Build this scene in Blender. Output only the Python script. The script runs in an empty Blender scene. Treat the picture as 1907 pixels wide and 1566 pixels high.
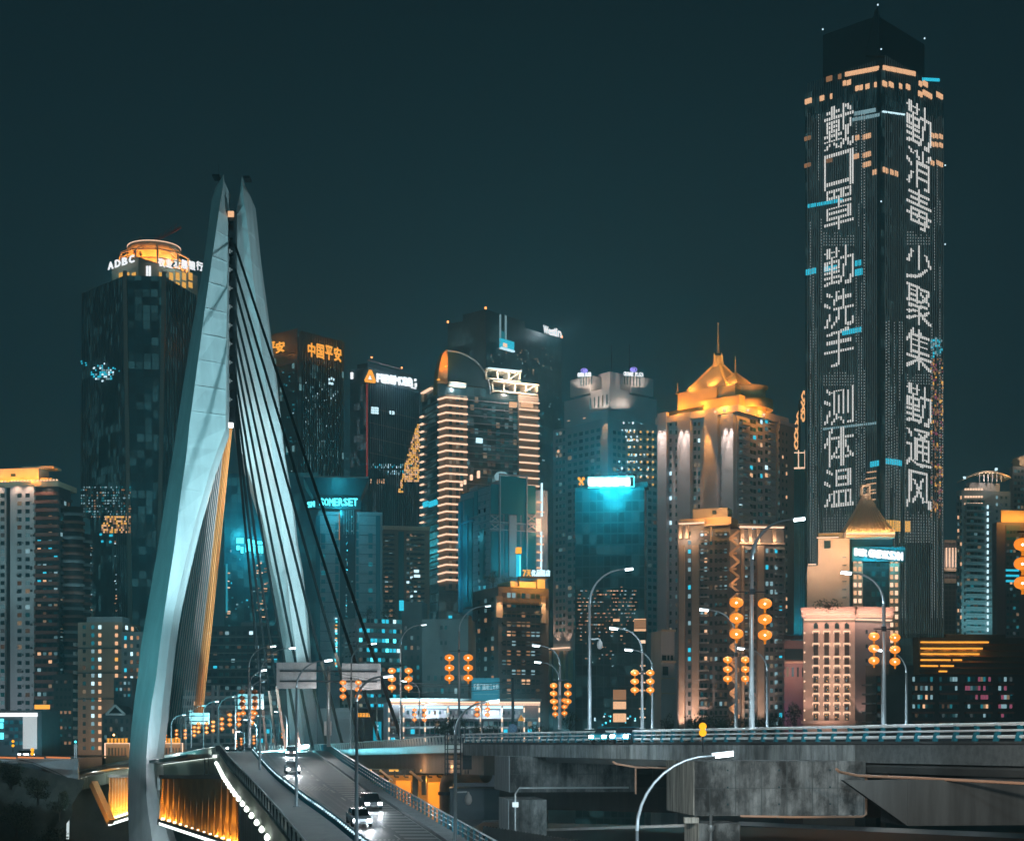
import bpy, math, random
from mathutils import Vector, Matrix
random.seed(7)
sc = bpy.context.scene
C = sc.collection
R = math.radians
HAZE = .0005
F = 3000.0; CX = 953.5; HZ = 1385.0; CZ = 30.0
# ---------------------------------------------------------------- camera, sky, exposure
cam = bpy.data.objects.new('camera', bpy.data.cameras.new('camera')); C.objects.link(cam)
cam.location = (0, 0, CZ); cam.rotation_euler = (R(90), 0, 0)
cam.data.sensor_width = 36; cam.data.lens = F/1907*36
cam.data.shift_y = (HZ-783)/1907; cam.data.clip_start = .5; cam.data.clip_end = 12000
sc.camera = cam
sc.view_settings.view_transform = 'Standard'; sc.view_settings.look = 'None'
sc.view_settings.exposure = 0; sc.view_settings.gamma = 1
sc.cycles.use_denoising = True; sc.cycles.max_bounces = 4; sc.cycles.diffuse_bounces = 2
sc.cycles.glossy_bounces = 2; sc.cycles.transparent_max_bounces = 8; sc.cycles.sample_clamp_indirect = 4
sc.cycles.sample_clamp_direct = 0; sc.cycles.caustics_reflective = False; sc.cycles.caustics_refractive = False
W = bpy.data.worlds.new('World'); sc.world = W; W.use_nodes = True
nt = W.node_tree; bg = nt.nodes['Background']
# night: a Nishita sky with the sun far below the horizon adds almost nothing, the teal city glow does the rest
sky = nt.nodes.new('ShaderNodeTexSky'); sky.sky_type = 'NISHITA'; sky.sun_disc = False
sky.sun_elevation = R(-8); sky.sun_rotation = R(200)
bg2 = nt.nodes.new('ShaderNodeBackground'); nt.links.new(sky.outputs[0], bg2.inputs[0]); bg2.inputs[1].default_value = .05
tc = nt.nodes.new('ShaderNodeTexCoord'); sx = nt.nodes.new('ShaderNodeSeparateXYZ'); nt.links.new(tc.outputs['Generated'], sx.inputs[0])
rp = nt.nodes.new('ShaderNodeValToRGB'); nt.links.new(sx.outputs['Z'], rp.inputs[0])
el = rp.color_ramp.elements
el[0].position = 0; el[0].color = (.0095, .042, .054, 1); el[1].position = .46; el[1].color = (.0045, .0140, .0185, 1)
e = el.new(.2); e.color = (.0075, .026, .034, 1)
# glow added behind the camera to brighten the facades, as from an unseen far bank: low over the horizon in the -Y direction
mr = nt.nodes.new('ShaderNodeMapRange'); nt.links.new(sx.outputs['Y'], mr.inputs[0]); mr.inputs[1].default_value = .1; mr.inputs[2].default_value = -.7
mr2 = nt.nodes.new('ShaderNodeMapRange'); nt.links.new(sx.outputs['Z'], mr2.inputs[0]); mr2.inputs[1].default_value = .75; mr2.inputs[2].default_value = 0
mu = nt.nodes.new('ShaderNodeMath'); mu.operation = 'MULTIPLY'; nt.links.new(mr.outputs[0], mu.inputs[0]); nt.links.new(mr2.outputs[0], mu.inputs[1])
mx = nt.nodes.new('ShaderNodeMixRGB'); nt.links.new(mu.outputs[0], mx.inputs[0]); nt.links.new(rp.outputs[0], mx.inputs[1]); mx.inputs[2].default_value = (.115, .215, .25, 1)
nt.links.new(mx.outputs[0], bg.inputs[0]); bg.inputs[1].default_value = 1
ad = nt.nodes.new('ShaderNodeAddShader'); nt.links.new(bg.outputs[0], ad.inputs[0]); nt.links.new(bg2.outputs[0], ad.inputs[1])
nt.links.new(ad.outputs[0], nt.nodes['World Output'].inputs[0])

# ---------------------------------------------------------------- helpers
def P(px, py, Y): return Vector(((px-CX)/F*Y, Y, CZ+(HZ-py)/F*Y))
def px2(p): return (CX+p.x/p.y*F, HZ-(p.z-CZ)/p.y*F)
_m = {}
def mat(name, col=(.2, .2, .2), rough=.7, metal=0, noise=0, nscale=.3, streak=False, emit=None, es=1, bump=0, spec=.5):
    if name in _m: return _m[name]
    m = bpy.data.materials.new(name); m.use_nodes = True; n = m.node_tree; b = n.nodes['Principled BSDF']
    b.inputs['Base Color'].default_value = (*col, 1); b.inputs['Roughness'].default_value = rough; b.inputs['Metallic'].default_value = metal
    b.inputs['Specular IOR Level'].default_value = spec
    if noise:
        t = n.nodes.new('ShaderNodeTexCoord'); mp = n.nodes.new('ShaderNodeMapping'); n.links.new(t.outputs['Object'], mp.inputs[0])
        if streak: mp.inputs['Scale'].default_value = (1, 1, .08)
        nz = n.nodes.new('ShaderNodeTexNoise'); nz.inputs['Scale'].default_value = nscale; nz.inputs['Detail'].default_value = 6; nz.inputs['Roughness'].default_value = .65
        n.links.new(mp.outputs[0], nz.inputs[0])
        r = n.nodes.new('ShaderNodeValToRGB'); n.links.new(nz.outputs[0], r.inputs[0])
        r.color_ramp.elements[0].position = .3; r.color_ramp.elements[1].position = .7
        r.color_ramp.elements[0].color = (*[c*(1-noise) for c in col], 1); r.color_ramp.elements[1].color = (*[min(1, c*(1+noise)) for c in col], 1)
        n.links.new(r.outputs[0], b.inputs['Base Color'])
        if bump:
            bp = n.nodes.new('ShaderNodeBump'); bp.inputs['Strength'].default_value = bump; n.links.new(nz.outputs[0], bp.inputs['Height']); n.links.new(bp.outputs[0], b.inputs['Normal'])
    if emit:
        b.inputs['Emission Color'].default_value = (*emit, 1); b.inputs['Emission Strength'].default_value = es
    _m[name] = m; return m
def facade(name, glass, line, pw, ph, lw=.12, lh=.25, rough=.2, lit=0, litcol=(.1, .7, .8), es=1, var=.3, metal=0, spec=.5, cl=.5):
    """glass panes in a grid of mullions (UV in metres), panes vary, a share of them lit from inside"""
    if name in _m: return _m[name]
    m = bpy.data.materials.new(name); m.use_nodes = True; n = m.node_tree; N = n.nodes; L = n.links; b = N['Principled BSDF']
    def M(op, a, bb=None, c=None):
        q = N.new('ShaderNodeMath'); q.operation = op
        for i, v in enumerate((a, bb, c)):
            if v is None: continue
            if isinstance(v, (int, float)): q.inputs[i].default_value = v
            else: L.new(v, q.inputs[i])
        return q.outputs[0]
    uv = N.new('ShaderNodeUVMap'); s = N.new('ShaderNodeSeparateXYZ'); L.new(uv.outputs[0], s.inputs[0])
    u = M('DIVIDE', s.outputs[0], pw); v = M('DIVIDE', s.outputs[1], ph)
    fu = M('FRACT', u); fv = M('FRACT', v); iu = M('FLOOR', u); iv = M('FLOOR', v)
    line_ = M('MAXIMUM', M('LESS_THAN', fu, lw/pw), M('LESS_THAN', fv, lh/ph))
    cb = N.new('ShaderNodeCombineXYZ'); L.new(iu, cb.inputs[0]); L.new(iv, cb.inputs[1])
    wn = N.new('ShaderNodeTexWhiteNoise'); wn.noise_dimensions = '3D'; L.new(cb.outputs[0], wn.inputs[0])
    g = N.new('ShaderNodeMixRGB'); L.new(wn.outputs[0], g.inputs[0])
    g.inputs[1].default_value = (*[c*(1-var) for c in glass], 1); g.inputs[2].default_value = (*[c*(1+var) for c in glass], 1)
    mx = N.new('ShaderNodeMixRGB'); L.new(line_, mx.inputs[0]); L.new(g.outputs[0], mx.inputs[1]); mx.inputs[2].default_value = (*line, 1)
    L.new(mx.outputs[0], b.inputs['Base Color'])
    ro = N.new('ShaderNodeMapRange'); L.new(line_, ro.inputs[0]); ro.inputs[3].default_value = rough; ro.inputs[4].default_value = .6; L.new(ro.outputs[0], b.inputs['Roughness'])
    b.inputs['Metallic'].default_value = metal; b.inputs['Specular IOR Level'].default_value = spec
    if lit:
        # rooms light up in groups: low frequency noise times a random draw per pane
        nz = N.new('ShaderNodeTexNoise'); nz.inputs['Scale'].default_value = .13; mp = N.new('ShaderNodeVectorMath'); mp.operation = 'MULTIPLY'; L.new(cb.outputs[0], mp.inputs[0]); mp.inputs[1].default_value = (1, 2.2, 1); L.new(mp.outputs[0], nz.inputs[0])
        k = M('MULTIPLY', M('SUBTRACT', nz.outputs[0], cl), 4)
        wn2 = N.new('ShaderNodeTexWhiteNoise'); wn2.noise_dimensions = '3D'
        of = N.new('ShaderNodeVectorMath'); of.operation = 'ADD'; L.new(cb.outputs[0], of.inputs[0]); of.inputs[1].default_value = (17, 31, 5); L.new(of.outputs[0], wn2.inputs[0])
        on = M('LESS_THAN', wn2.outputs[0], M('MULTIPLY', M('ADD', k, .12), lit))
        on = M('MULTIPLY', on, M('SUBTRACT', 1, line_))
        b.inputs['Emission Color'].default_value = (*litcol, 1)
        L.new(M('MULTIPLY', M('MULTIPLY', on, es), M('ADD', wn.outputs[0], .25)), b.inputs['Emission Strength'])
    _m[name] = m; return m
def emi(name, col=(1, 1, 1), s=1):
    if name in _m: return _m[name]
    m = bpy.data.materials.new(name); m.use_nodes = True; n = m.node_tree
    for x in list(n.nodes): n.nodes.remove(x)
    o = n.nodes.new('ShaderNodeOutputMaterial'); e = n.nodes.new('ShaderNodeEmission'); e.inputs[0].default_value = (*col, 1); e.inputs[1].default_value = s
    n.links.new(e.outputs[0], o.inputs[0]); _m[name] = m; return m

class MB:
    def __init__(s): s.v = []; s.f = []; s.mi = []; s.uv = []; s.sm = []; s.cut = []
    def face(s, pts, mi=0, uv=None, sm=False):
        k = len(s.v); s.v += [Vector(p) for p in pts]; s.f.append(tuple(range(k, k+len(pts)))); s.mi.append(mi); s.sm.append(sm)
        s.uv.append(uv or [(0, 0)]*len(pts)); return s
    def hexa(s, b, t, mi=0):
        """closed solid between two rings of equal length (bottom b, top t)"""
        s.cut.append((len(s.v), len(s.f)))
        n = len(b); s.face(list(reversed(b)), mi); s.face(t, mi)
        for i in range(n):
            j = (i+1) % n; w = (Vector(b[j])-Vector(b[i])).length; h0 = Vector(b[i]).z; h1 = Vector(t[i]).z
            s.face([b[i], b[j], t[j], t[i]], mi, [(0, h0), (w, h0), (w, h1), (0, h1)])
        return s
    def box(s, c, sx, sy, sz, mi=0, rz=0):
        """centre of the base c, sizes"""
        c = Vector(c); q = Matrix.Rotation(rz, 3, 'Z')
        b = [c+q @ Vector((x*sx/2, y*sy/2, 0)) for x, y in ((-1, -1), (1, -1), (1, 1), (-1, 1))]
        return s.hexa(b, [p+Vector((0, 0, sz)) for p in b], mi)
    def bar(s, a, b, w, h=None, mi=0):
        a = Vector(a); b = Vector(b); h = h or w; d = (b-a).normalized(); up = Vector((0, 0, 1)) if abs(d.z) < .95 else Vector((0, 1, 0))
        x = d.cross(up).normalized()*w/2; y = x.cross(d).normalized()*h/2
        return s.hexa([a-x-y, a+x-y, a+x+y, a-x+y], [b-x-y, b+x-y, b+x+y, b-x+y], mi)
    def tube(s, pts, r, n=8, mi=0, caps=True):
        pts = [Vector(p) for p in pts]; rs = r if isinstance(r, (list, tuple)) else [r]*len(pts); rings = []
        ref = Vector((.3, .9, .2))
        for i, p in enumerate(pts):
            d = (pts[min(i+1, len(pts)-1)]-pts[max(i-1, 0)]).normalized()
            x = d.cross(ref).normalized(); y = d.cross(x)
            rings.append([p+(x*math.cos(2*math.pi*k/n)+y*math.sin(2*math.pi*k/n))*rs[i] for k in range(n)])
        for i in range(len(rings)-1):
            for k in range(n):
                j = (k+1) % n; s.face([rings[i][k], rings[i][j], rings[i+1][j], rings[i+1][k]], mi, sm=True)
        if caps: s.face(rings[0], mi); s.face(list(reversed(rings[-1])), mi)
        return s
    def lathe(s, c, prof, n=16, mi=0, a0=0, a1=2*math.pi, ex=1, ey=1):
        c = Vector(c); full = abs(a1-a0-2*math.pi) < 1e-6
        an = [a0+(a1-a0)*k/n for k in range(n+1)]
        for (r0, z0), (r1, z1) in zip(prof, prof[1:]):
            for k in range(n):
                p = [c+Vector((r*math.cos(a)*ex, r*math.sin(a)*ey, z)) for r, z, a in ((r0, z0, an[k]), (r0, z0, an[k+1]), (r1, z1, an[k+1]), (r1, z1, an[k]))]
                s.face(p, mi, sm=True)
        return s
    def build(s, name, mats, parent=None, base=None):
        me = bpy.data.meshes.new(name)
        o = bpy.data.objects.new(name, me)
        off = Vector(base) if base is not None else (rootof(parent).location if parent else Vector())
        me.from_pydata([v-off for v in s.v], [], s.f)
        for m in (mats if isinstance(mats, (list, tuple)) else [mats]): me.materials.append(m)
        me.polygons.foreach_set('material_index', s.mi); me.polygons.foreach_set('use_smooth', s.sm)
        ul = me.uv_layers.new(name='UVMap'); ul.data.foreach_set('uv', [c for f in s.uv for q in f for c in q])
        if any(s.sm):
            import bmesh
            bm = bmesh.new(); bm.from_mesh(me); bmesh.ops.remove_doubles(bm, verts=bm.verts, dist=1e-4); bm.to_mesh(me); bm.free()
        me.update(); C.objects.link(o)
        if parent: o.parent = parent
        elif base is not None: o.location = base
        return o
def build_each(mb, name, m, parent, cap=100):
    """every separate solid of mb becomes a part of its own; past cap the farthest ones stay together"""
    c = mb.cut+[(len(mb.v), len(mb.f))]; P_ = sorted(((mb.v[v0].y, v0, v1, f0, f1) for (v0, f0), (v1, f1) in zip(c, c[1:])))
    def sub(q, v0, v1, f0, f1):
        k = len(q.v)-v0; q.v += mb.v[v0:v1]; q.f += [tuple(i+k for i in f) for f in mb.f[f0:f1]]; q.mi += mb.mi[f0:f1]; q.uv += mb.uv[f0:f1]; q.sm += mb.sm[f0:f1]
    for _, *r in P_[:cap]: q = MB(); sub(q, *r); q.build(name, m, parent)
    if P_[cap:]:
        q = MB(); [sub(q, *r) for _, *r in P_[cap:]]; q.build(name, m, parent)['kind'] = 'stuff'
def rootof(o):
    while o.parent: o = o.parent
    return o
def tag(o, label=None, cat=None, group=None, kind=None):
    for k, v in (('label', label), ('category', cat), ('group', group), ('kind', kind)):
        if v: o[k] = v
    return o
def thing(name, label, cat, loc, group=None, rz=0):
    o = bpy.data.objects.new(name, None); C.objects.link(o); o.location = loc; o.rotation_euler.z = rz; o.empty_display_size = .5
    return tag(o, label, cat, group)
def copy_tree(o, parent=None):
    c = o.copy(); C.objects.link(c); c.parent = parent
    for ch in o.children: copy_tree(ch, c)
    return c
def light(kind, loc, col, power, parent=None, target=None, angle=60, blend=.6, size=.3):
    d = bpy.data.lights.new('flood_or_fill_lamp', kind); d.color = col; d.energy = power  # name shared by real lamps and lights added only as fill
    if kind != 'SUN': d.shadow_soft_size = size
    if kind == 'SPOT': d.spot_size = R(angle); d.spot_blend = blend
    if kind == 'AREA': d.size = size
    o = bpy.data.objects.new('flood_or_fill_lamp', d); C.objects.link(o)
    loc = Vector(loc)
    if target is not None: o.rotation_euler = (Vector(target)-loc).to_track_quat('-Z', 'Y').to_euler()
    if parent: o.parent = parent; loc = loc-rootof(parent).location
    o.location = loc; return o
_gl = {}
def glyph(ch):
    """outline triangles of a string in a unit-height box, x right, y up"""
    if ch in _gl: return _gl[ch]
    c = bpy.data.curves.new('t', 'FONT'); c.body = ch; c.resolution_u = 2; o = bpy.data.objects.new('t', c); C.objects.link(o)
    dg = bpy.context.evaluated_depsgraph_get(); dg.update(); me = o.evaluated_get(dg).to_mesh(); me.calc_loop_triangles()
    vs = [(v.co.x, v.co.y) for v in me.vertices]; fs = [tuple(p.vertices) for p in me.polygons]; tr = [tuple(t.vertices) for t in me.loop_triangles]
    x0 = min(v[0] for v in vs); x1 = max(v[0] for v in vs); y0 = min(v[1] for v in vs); y1 = max(v[1] for v in vs)
    vs = [((x-x0)/(x1-x0), (y-y0)/(y1-y0)) for x, y in vs]
    o.evaluated_get(dg).to_mesh_clear(); bpy.data.objects.remove(o); bpy.data.curves.remove(c)
    _gl[ch] = (vs, fs, tr, (x1-x0)/(y1-y0)); return _gl[ch]

class Face:
    """a vertical wall plane seen by the camera: origin o at its left end, unit direction d (to the right), normal n to the viewer"""
    def __init__(s, o, d): s.o = Vector((o[0], o[1], 0)); s.d = Vector((d[0], d[1], 0)).normalized(); s.n = Vector((s.d.y, -s.d.x, 0))
    def u(s, px):
        k = (px-CX)/F; return (k*s.o.y-s.o.x)/(s.d.x-k*s.d.y)
    def pt(s, px, py, out=0):
        p = s.o+s.d*s.u(px); return Vector((p.x, p.y, CZ+(HZ-py)/F*p.y))+s.n*out
    def w(s, u, z, out=0): p = s.o+s.d*u+s.n*out; return Vector((p.x, p.y, z))
    def rect(s, x0, y0, x1, y1):
        """pixel box -> u0,u1,z0,z1 (z taken at mid)"""
        u0 = s.u(x0); u1 = s.u(x1); Ym = (s.o+s.d*(u0+u1)/2).y
        return u0, u1, CZ+(HZ-y1)/F*Ym, CZ+(HZ-y0)/F*Ym
    def slab(s, mb, u0, u1, z0, z1, out=.3, back=0, mi=0):
        if z1 < z0: z0, z1 = z1, z0
        b = [s.w(u0, z0, out), s.w(u1, z0, out), s.w(u1, z0, -back), s.w(u0, z0, -back)]
        t = [s.w(u0, z1, out), s.w(u1, z1, out), s.w(u1, z1, -back), s.w(u0, z1, -back)]
        return mb.hexa(b, t, mi)
    def pslab(s, mb, x0, y0, x1, y1, out=.3, back=0, mi=0): return s.slab(mb, *s.rect(x0, y0, x1, y1), out, back, mi)

_wm = {}
class Bld:
    """building: nearest corner at pixel column xc and depth Y; left wall runs to xl, right wall to xr; a = angle the left wall recedes"""
    def __init__(s, name, label, cat, Y, xl, xc, xr, ytop, a, m, group=None, ybot=None, wall=True, back=None, pname='wall'):
        s.Y = Y; k = (xc-CX)/F; c = Vector((k*Y, Y, 0)); s.c = c
        zb = 0 if ybot is None else CZ+(HZ-ybot)/F*Y
        s.zt = CZ+(HZ-ytop)/F*Y; s.zb = zb
        a = R(a); dl = Vector((-math.cos(a), math.sin(a), 0)); dr = Vector((math.sin(a), math.cos(a), 0))
        def solve(px, d): k = (px-CX)/F; return (k*c.y-c.x)/(d.x-k*d.y)
        s.wl = solve(xl, dl); s.wr = solve(xr, dr)
        s.wl0, s.wr0 = s.wl, s.wr   # a wall that turns away from the viewer, or nearly so, gets a plain depth
        if not .5 < s.wl < 75: print('left', name, s.wl); s.wl = 14
        if not .5 < s.wr < 90: print('right', name, s.wr); s.wr = 12
        s.L = Face(c+dl*s.wl, -dl); s.Rf = Face(c, dr); s.dl = dl; s.dr = dr
        s.root = thing(name, label, cat, (c.x, c.y, zb), group)
        s.win = []; s.grp = group
        if wall: s.shell(0, s.wl, 0, s.wr, zb, s.zt, m, pname)
    def q(s, a, b, z): p = s.c+s.dl*a+s.dr*b; return Vector((p.x, p.y, z))
    def shell(s, a0, a1, b0, b1, z0, z1, m, name='wall', sub=None):
        """box part: a along the left wall from the corner, b along the right wall"""
        mb = MB(); r = [(a1, b0), (a0, b0), (a0, b1), (a1, b1)]
        mb.hexa([s.q(*p, z0) for p in r], [s.q(*p, z1) for p in r])
        return mb.build(name, m, sub or s.root)
    def z(s, py, Y=None): return CZ+(HZ-py)/F*(Y or s.Y)
    def W(s, f, x0, y0, x1, y1, m, out=.12):
        u0, u1, z0, z1 = f.rect(x0, y0, x1, y1); s.Wu(f, u0, u1, z0, z1, m, out)
    def Wu(s, f, u0, u1, z0, z1, m, out=.12):
        s.win.append((abs((u1-u0)*(z1-z0)), f, u0, u1, z0, z1, m, out))
    def grid(s, f, x0, x1, y0, y1, nx, ny, fw, fh, mats, wts=None, skip=0, rnd=0):
        """regular windows in pixel extent (rows levelled in 3-D)"""
        u0, u1, z0, z1 = f.rect(x0, y0, x1, y1)
        if u1 < u0: u0, u1 = u1, u0
        pw = (u1-u0)/nx; ph = (z1-z0)/ny; ms = mats if isinstance(mats, list) else [mats]
        for j in range(ny):
            for i in range(nx):
                if skip and random.random() < skip: continue
                m = random.choices(ms, wts)[0]
                if m is DARKW and random.random() < .3: m = random.choice(DIM)
                w = pw*fw*(1-rnd*random.random())
                a = u0+pw*(i+.5)-w/2; b = z0+ph*(j+.5)-ph*fh/2
                s.Wu(f, a, a+w, b, b+ph*fh, m)
    def finish(s, name='window', cap=100):
        s.win.sort(key=lambda t: -t[0]); base = s.root.location
        for (ar, f, u0, u1, z0, z1, m, out) in s.win[:cap]:
            w = round(abs(u1-u0), 1) or .1; h = round(z1-z0, 1) or .1; key = (w, h, m.name, out)
            if key not in _wm:
                mb = MB(); mb.hexa([(-w/2, -out, 0), (w/2, -out, 0), (w/2, .05, 0), (-w/2, .05, 0)], [(-w/2, -out, h), (w/2, -out, h), (w/2, .05, h), (-w/2, .05, h)])
                o = mb.build(name, m); _wm[key] = o.data; bpy.data.objects.remove(o)
            o = bpy.data.objects.new(name, _wm[key]); C.objects.link(o); o.parent = s.root
            o.location = f.w((u0+u1)/2, z0)-base; o.rotation_euler.z = math.atan2(f.d.y, f.d.x)
        rest = s.win[cap:]
        if rest:
            mb = MB(); ms = []
            for (ar, f, u0, u1, z0, z1, m, out) in rest:
                if m not in ms: ms.append(m)
                f.slab(mb, u0, u1, z0, z1, out, -.0, ms.index(m))
            tag(mb.build(name, ms, s.root), kind='stuff')
        s.win = []
    def part(s, name, m, fn, sub=None):
        mb = MB(); fn(mb); return mb.build(name, m, sub or s.root)
    def text(s, name, txt, f, x0, y0, x1, y1, m, out=.5, th=.3, back=None, bold=0, sub=None):
        """letters standing off wall f, filling the pixel box (top edge y given at x0 and x1 mid)"""
        vs, fs, tr, asp = glyph(txt); u0, u1, z0, z1 = f.rect(x0, y0, x1, y1); mb = MB()
        offs = [(0, 0)]
        if bold: offs = [(bold*math.cos(t), bold*math.sin(t)) for t in [k*math.pi/3 for k in range(6)]]+[(0, 0)]
        for k, (dx, dz) in enumerate(offs):
            for fc in fs:
                p = [(u0+(u1-u0)*vs[i][0]+dx, z0+(z1-z0)*vs[i][1]+dz) for i in fc]
                mb.face([f.w(a, b, out+k*.004) for a, b in p])
                if not k:
                    mb.face([f.w(a, b, out-th) for a, b in reversed(p)])
                    for i in range(len(p)):
                        j = (i+1) % len(p); mb.face([f.w(*p[i], out-th), f.w(*p[j], out-th), f.w(*p[j], out), f.w(*p[i], out)])
        if back: f.slab(MBX(mb), u0-.6, u1+.6, z0-.6, z1+.6, out-th-.1, 0, 1)
        return mb.build(name, [m, back] if back else m, sub or s.root)
def MBX(m): return m
# ---------------------------------------------------------------- palette
CYAN = emi('cyan_light', (.03, .55, .75), 1.3); CYB = emi('bright_cyan_sign', (.10, .85, 1), 2.6); ICE = emi('ice_white_light', (.62, .9, 1), 1.6)
WARM = emi('warm_window_light', (1, .55, .3), 1.1); WARMD = emi('dim_warm_light', (1, .5, .25), .35); ORG = emi('orange_light', (1, .40, .05), 1.5)
PINK = emi('pink_white_line_light', (1, .63, .42), 1.6); WHT = emi('white_sign_light', (.93, .97, 1), 1.6); CYD = emi('dim_cyan_light', (.03, .4, .5), .45)
ICED = emi('dim_ice_light', (.5, .85, .95), .5); GOLD = emi('gold_light', (1, .50, .10), 1.2); REDL = emi('red_beacon_light', (1, .3, .08), 5); PURP = emi('violet_light', (.35, .3, 1), 1.6)
MAG = emi('magenta_window_light', (.8, .2, .35), .35)
DARKW = mat('dark_window_glass', (.022, .05, .058), .15, spec=.6); TEALW = mat('teal_window_glass', (.01, .17, .20), .3)
DIM = [emi('curtained_room_grey', (.6, .8, .85), .07), emi('curtained_room_warm', (1, .6, .4), .07), emi('curtained_room_teal', (.1, .6, .7), .09), emi('lamp_lit_room', (1, .7, .45), .22), emi('screen_lit_room', (.4, .8, .9), .2)]
conc = mat('concrete', (.2, .21, .21), .85, noise=.3, nscale=.25, streak=True); cream = mat('cream_render', (.62, .5, .36), .8, noise=.12, nscale=.15)
white_r = mat('white_render', (.5, .5, .5), .8, noise=.2, nscale=.2, streak=True); grey_r = mat('grey_render', (.24, .26, .27), .8, noise=.2, nscale=.2, streak=True)
dark_r = mat('dark_cladding', (.05, .06, .065), .7, noise=.3, nscale=.2); red_r = mat('brick_red_balcony', (.22, .11, .09), .8, noise=.2, nscale=.3)
metal_d = mat('dark_steel', (.03, .035, .04), .45, .6); roofd = mat('dark_roof_felt', (.03, .035, .04), .9, noise=.3, nscale=.3)
beige = mat('beige_tile', (.30, .23, .18), .8, noise=.15, nscale=.2, streak=True); pinkst = mat('rose_stone', (.5, .42, .38), .8, noise=.15, nscale=.2, streak=True)

def bands(B, f, x0, x1, y0, y1, n, hpx, out, m, name='balcony', sub=None):
    u0, u1, z0, z1 = f.rect(x0, y0, x1, y1); h = hpx/F*(f.o+f.d*(u0+u1)/2).y
    for i in range(n):
        z = z0+(z1-z0)*i/max(1, n-1); mb = MB(); f.slab(mb, u0, u1, z-h/2, z+h/2, out); mb.build(name, m, sub or B.root)
def fins(B, f, x0, x1, y0, y1, n, wm, out, m, name='facade_fin'):
    """vertical ribs: surface pattern of the wall, one mesh"""
    u0, u1, z0, z1 = f.rect(x0, y0, x1, y1); mb = MB()
    for i in range(n):
        u = u0+(u1-u0)*(i+.5)/n; f.slab(mb, u-wm/2, u+wm/2, z0, z1, out)
    return mb.build(name, m, B.root)
def strip(B, name, f, boxes, m, out=.4, each=True):
    """lit or plain bars, pixel boxes"""
    if each:
        for b in boxes: mb = MB(); f.pslab(mb, *b, out); mb.build(name, m, B.root)
    else:
        mb = MB()
        for b in boxes: f.pslab(mb, *b, out)
        mb.build(name, m, B.root)
def scatter(B, f, x0, x1, y0, y1, n, mats, wts=None, w=(1.5, 4), h=(1.5, 4), px=1):
    """single lit panes scattered in a pixel box, snapped to a floor grid"""
    for _ in range(n):
        x = random.uniform(x0, x1); y = round(random.uniform(y0, y1)/4)*4
        B.W(f, x, y, x+random.uniform(*w), y+random.uniform(*h), random.choices(mats, wts)[0])

# ---------------------------------------------------------------- left: apartment tower with orange lit roof rooms
B = Bld('apartment_tower', 'white and brick red apartment tower at the left edge with orange lit roof rooms', 'building', 520, -70, 110, 132, 906, 8, dark_r)
f = B.L
for x0, x1 in ((-40, 12), (22, 66)):
    B.part('pilaster', white_r, lambda mb: f.slab(mb, f.u(x0), f.u(x1), 0, B.zt+.4, 1.2))
fw = Face(f.o+f.n*1.2, f.d)
B.grid(fw, 29, 59, 915, 1390, 2, 32, .5, .5, [DARKW, DARKW, DARKW, ICED, TEALW], [10, 10, 6, .5, 1]); B.grid(fw, -30, 12, 915, 1390, 3, 32, .5, .5, DARKW)
B.grid(f, 68, 109, 912, 1390, 4, 32, .6, .55, [DARKW, ICED, CYAN, WARM, TEALW, WARMD], [16, .8, .6, .6, 3, 1])
bands(B, f, 67, 110, 920, 1390, 32, 6, 1.4, red_r)
B.grid(B.Rf, 111, 131, 930, 1390, 3, 31, .5, .5, [DARKW, ICED, WARM], [12, .7, .6]); bands(B, B.Rf, 111, 131, 930, 1390, 31, 5, .8, dark_r)
for _ in range(70):
    x = random.choice((41, 58, 33, 63)); y = 915+14.84*random.randint(0, 31)+random.uniform(4, 9); mb = MB(); fw.pslab(mb, x, y, x+2.6, y+3.6, .7); mb.build('air_conditioner', random.choice((white_r, grey_r, dark_r)), B.root)
# rounded corner bays
for k, (a, b) in enumerate(((0, 4), (6, 10))):
    c = B.q(-2+0*a, 2+b, 0); mb = MB(); mb.lathe((c.x, c.y, 0), [(3.5, 0), (3.5, B.zt-6-8*k), (0, B.zt-6-8*k)], 12); mb.build('bay', dark_r, B.root)
    for j in range(30):
        z = B.zt-9-8*k-j*2.55; mb = MB(); mb.lathe((c.x, c.y, z), [(4, 0), (4.1, 1), (3.6, 1)], 12); mb.build('balcony', red_r if j % 3 else grey_r, B.root)
B.part('parapet', cream, lambda mb: f.slab(mb, 0, f.u(110), B.zt, B.zt+1.7, 1.2, 14))
mb = MB(); [mb.box(f.w(f.u(x), B.zt+1.7, .9), .5, .5, .5) for x in list(range(-30, 14, 6))+list(range(24, 110, 6))]; build_each(mb, 'roof_light', PINK, B.root)
bx = B.shell(B.wl-f.u(62), B.wl, 4, 12, B.zt+1.8, B.z(866), cream, 'roof_room'); B.shell(-6+10, 15, 5, 11, B.z(866), B.z(862), cream, 'roof_room')
f2 = Face(B.q(B.wl, 4, 0), -B.dl)
strip(B, 'roof_room_window', f2, [(20, 882, 29, 887)], DARKW, .1)
B.shell(B.wl-f.u(84), B.wl-f.u(62)-.1, 5, 11, B.zt+.5, B.z(884), cream, 'roof_room')
for x in (-20, 2, 22, 42, 60, 75): light('POINT', f2.pt(x, 899, 4.2), (1, .35, .04), 1500, B.root, size=.4)
light('POINT', f2.pt(78, 893, 6), (1, .38, .05), 1500, B.root)
for x in (0, 35, 58, 90): light('SPOT', f.pt(x, 903, 3.5), (1, .62, .45), 1100, B.root, f.pt(x, 935, 0), 90)
for x in (-5, 40): light('SPOT', f.pt(x, 1400, 30), (.75, .85, 1), 6000, B.root, f.pt(x+10, 1180, 0), 95)
B.finish()
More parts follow.
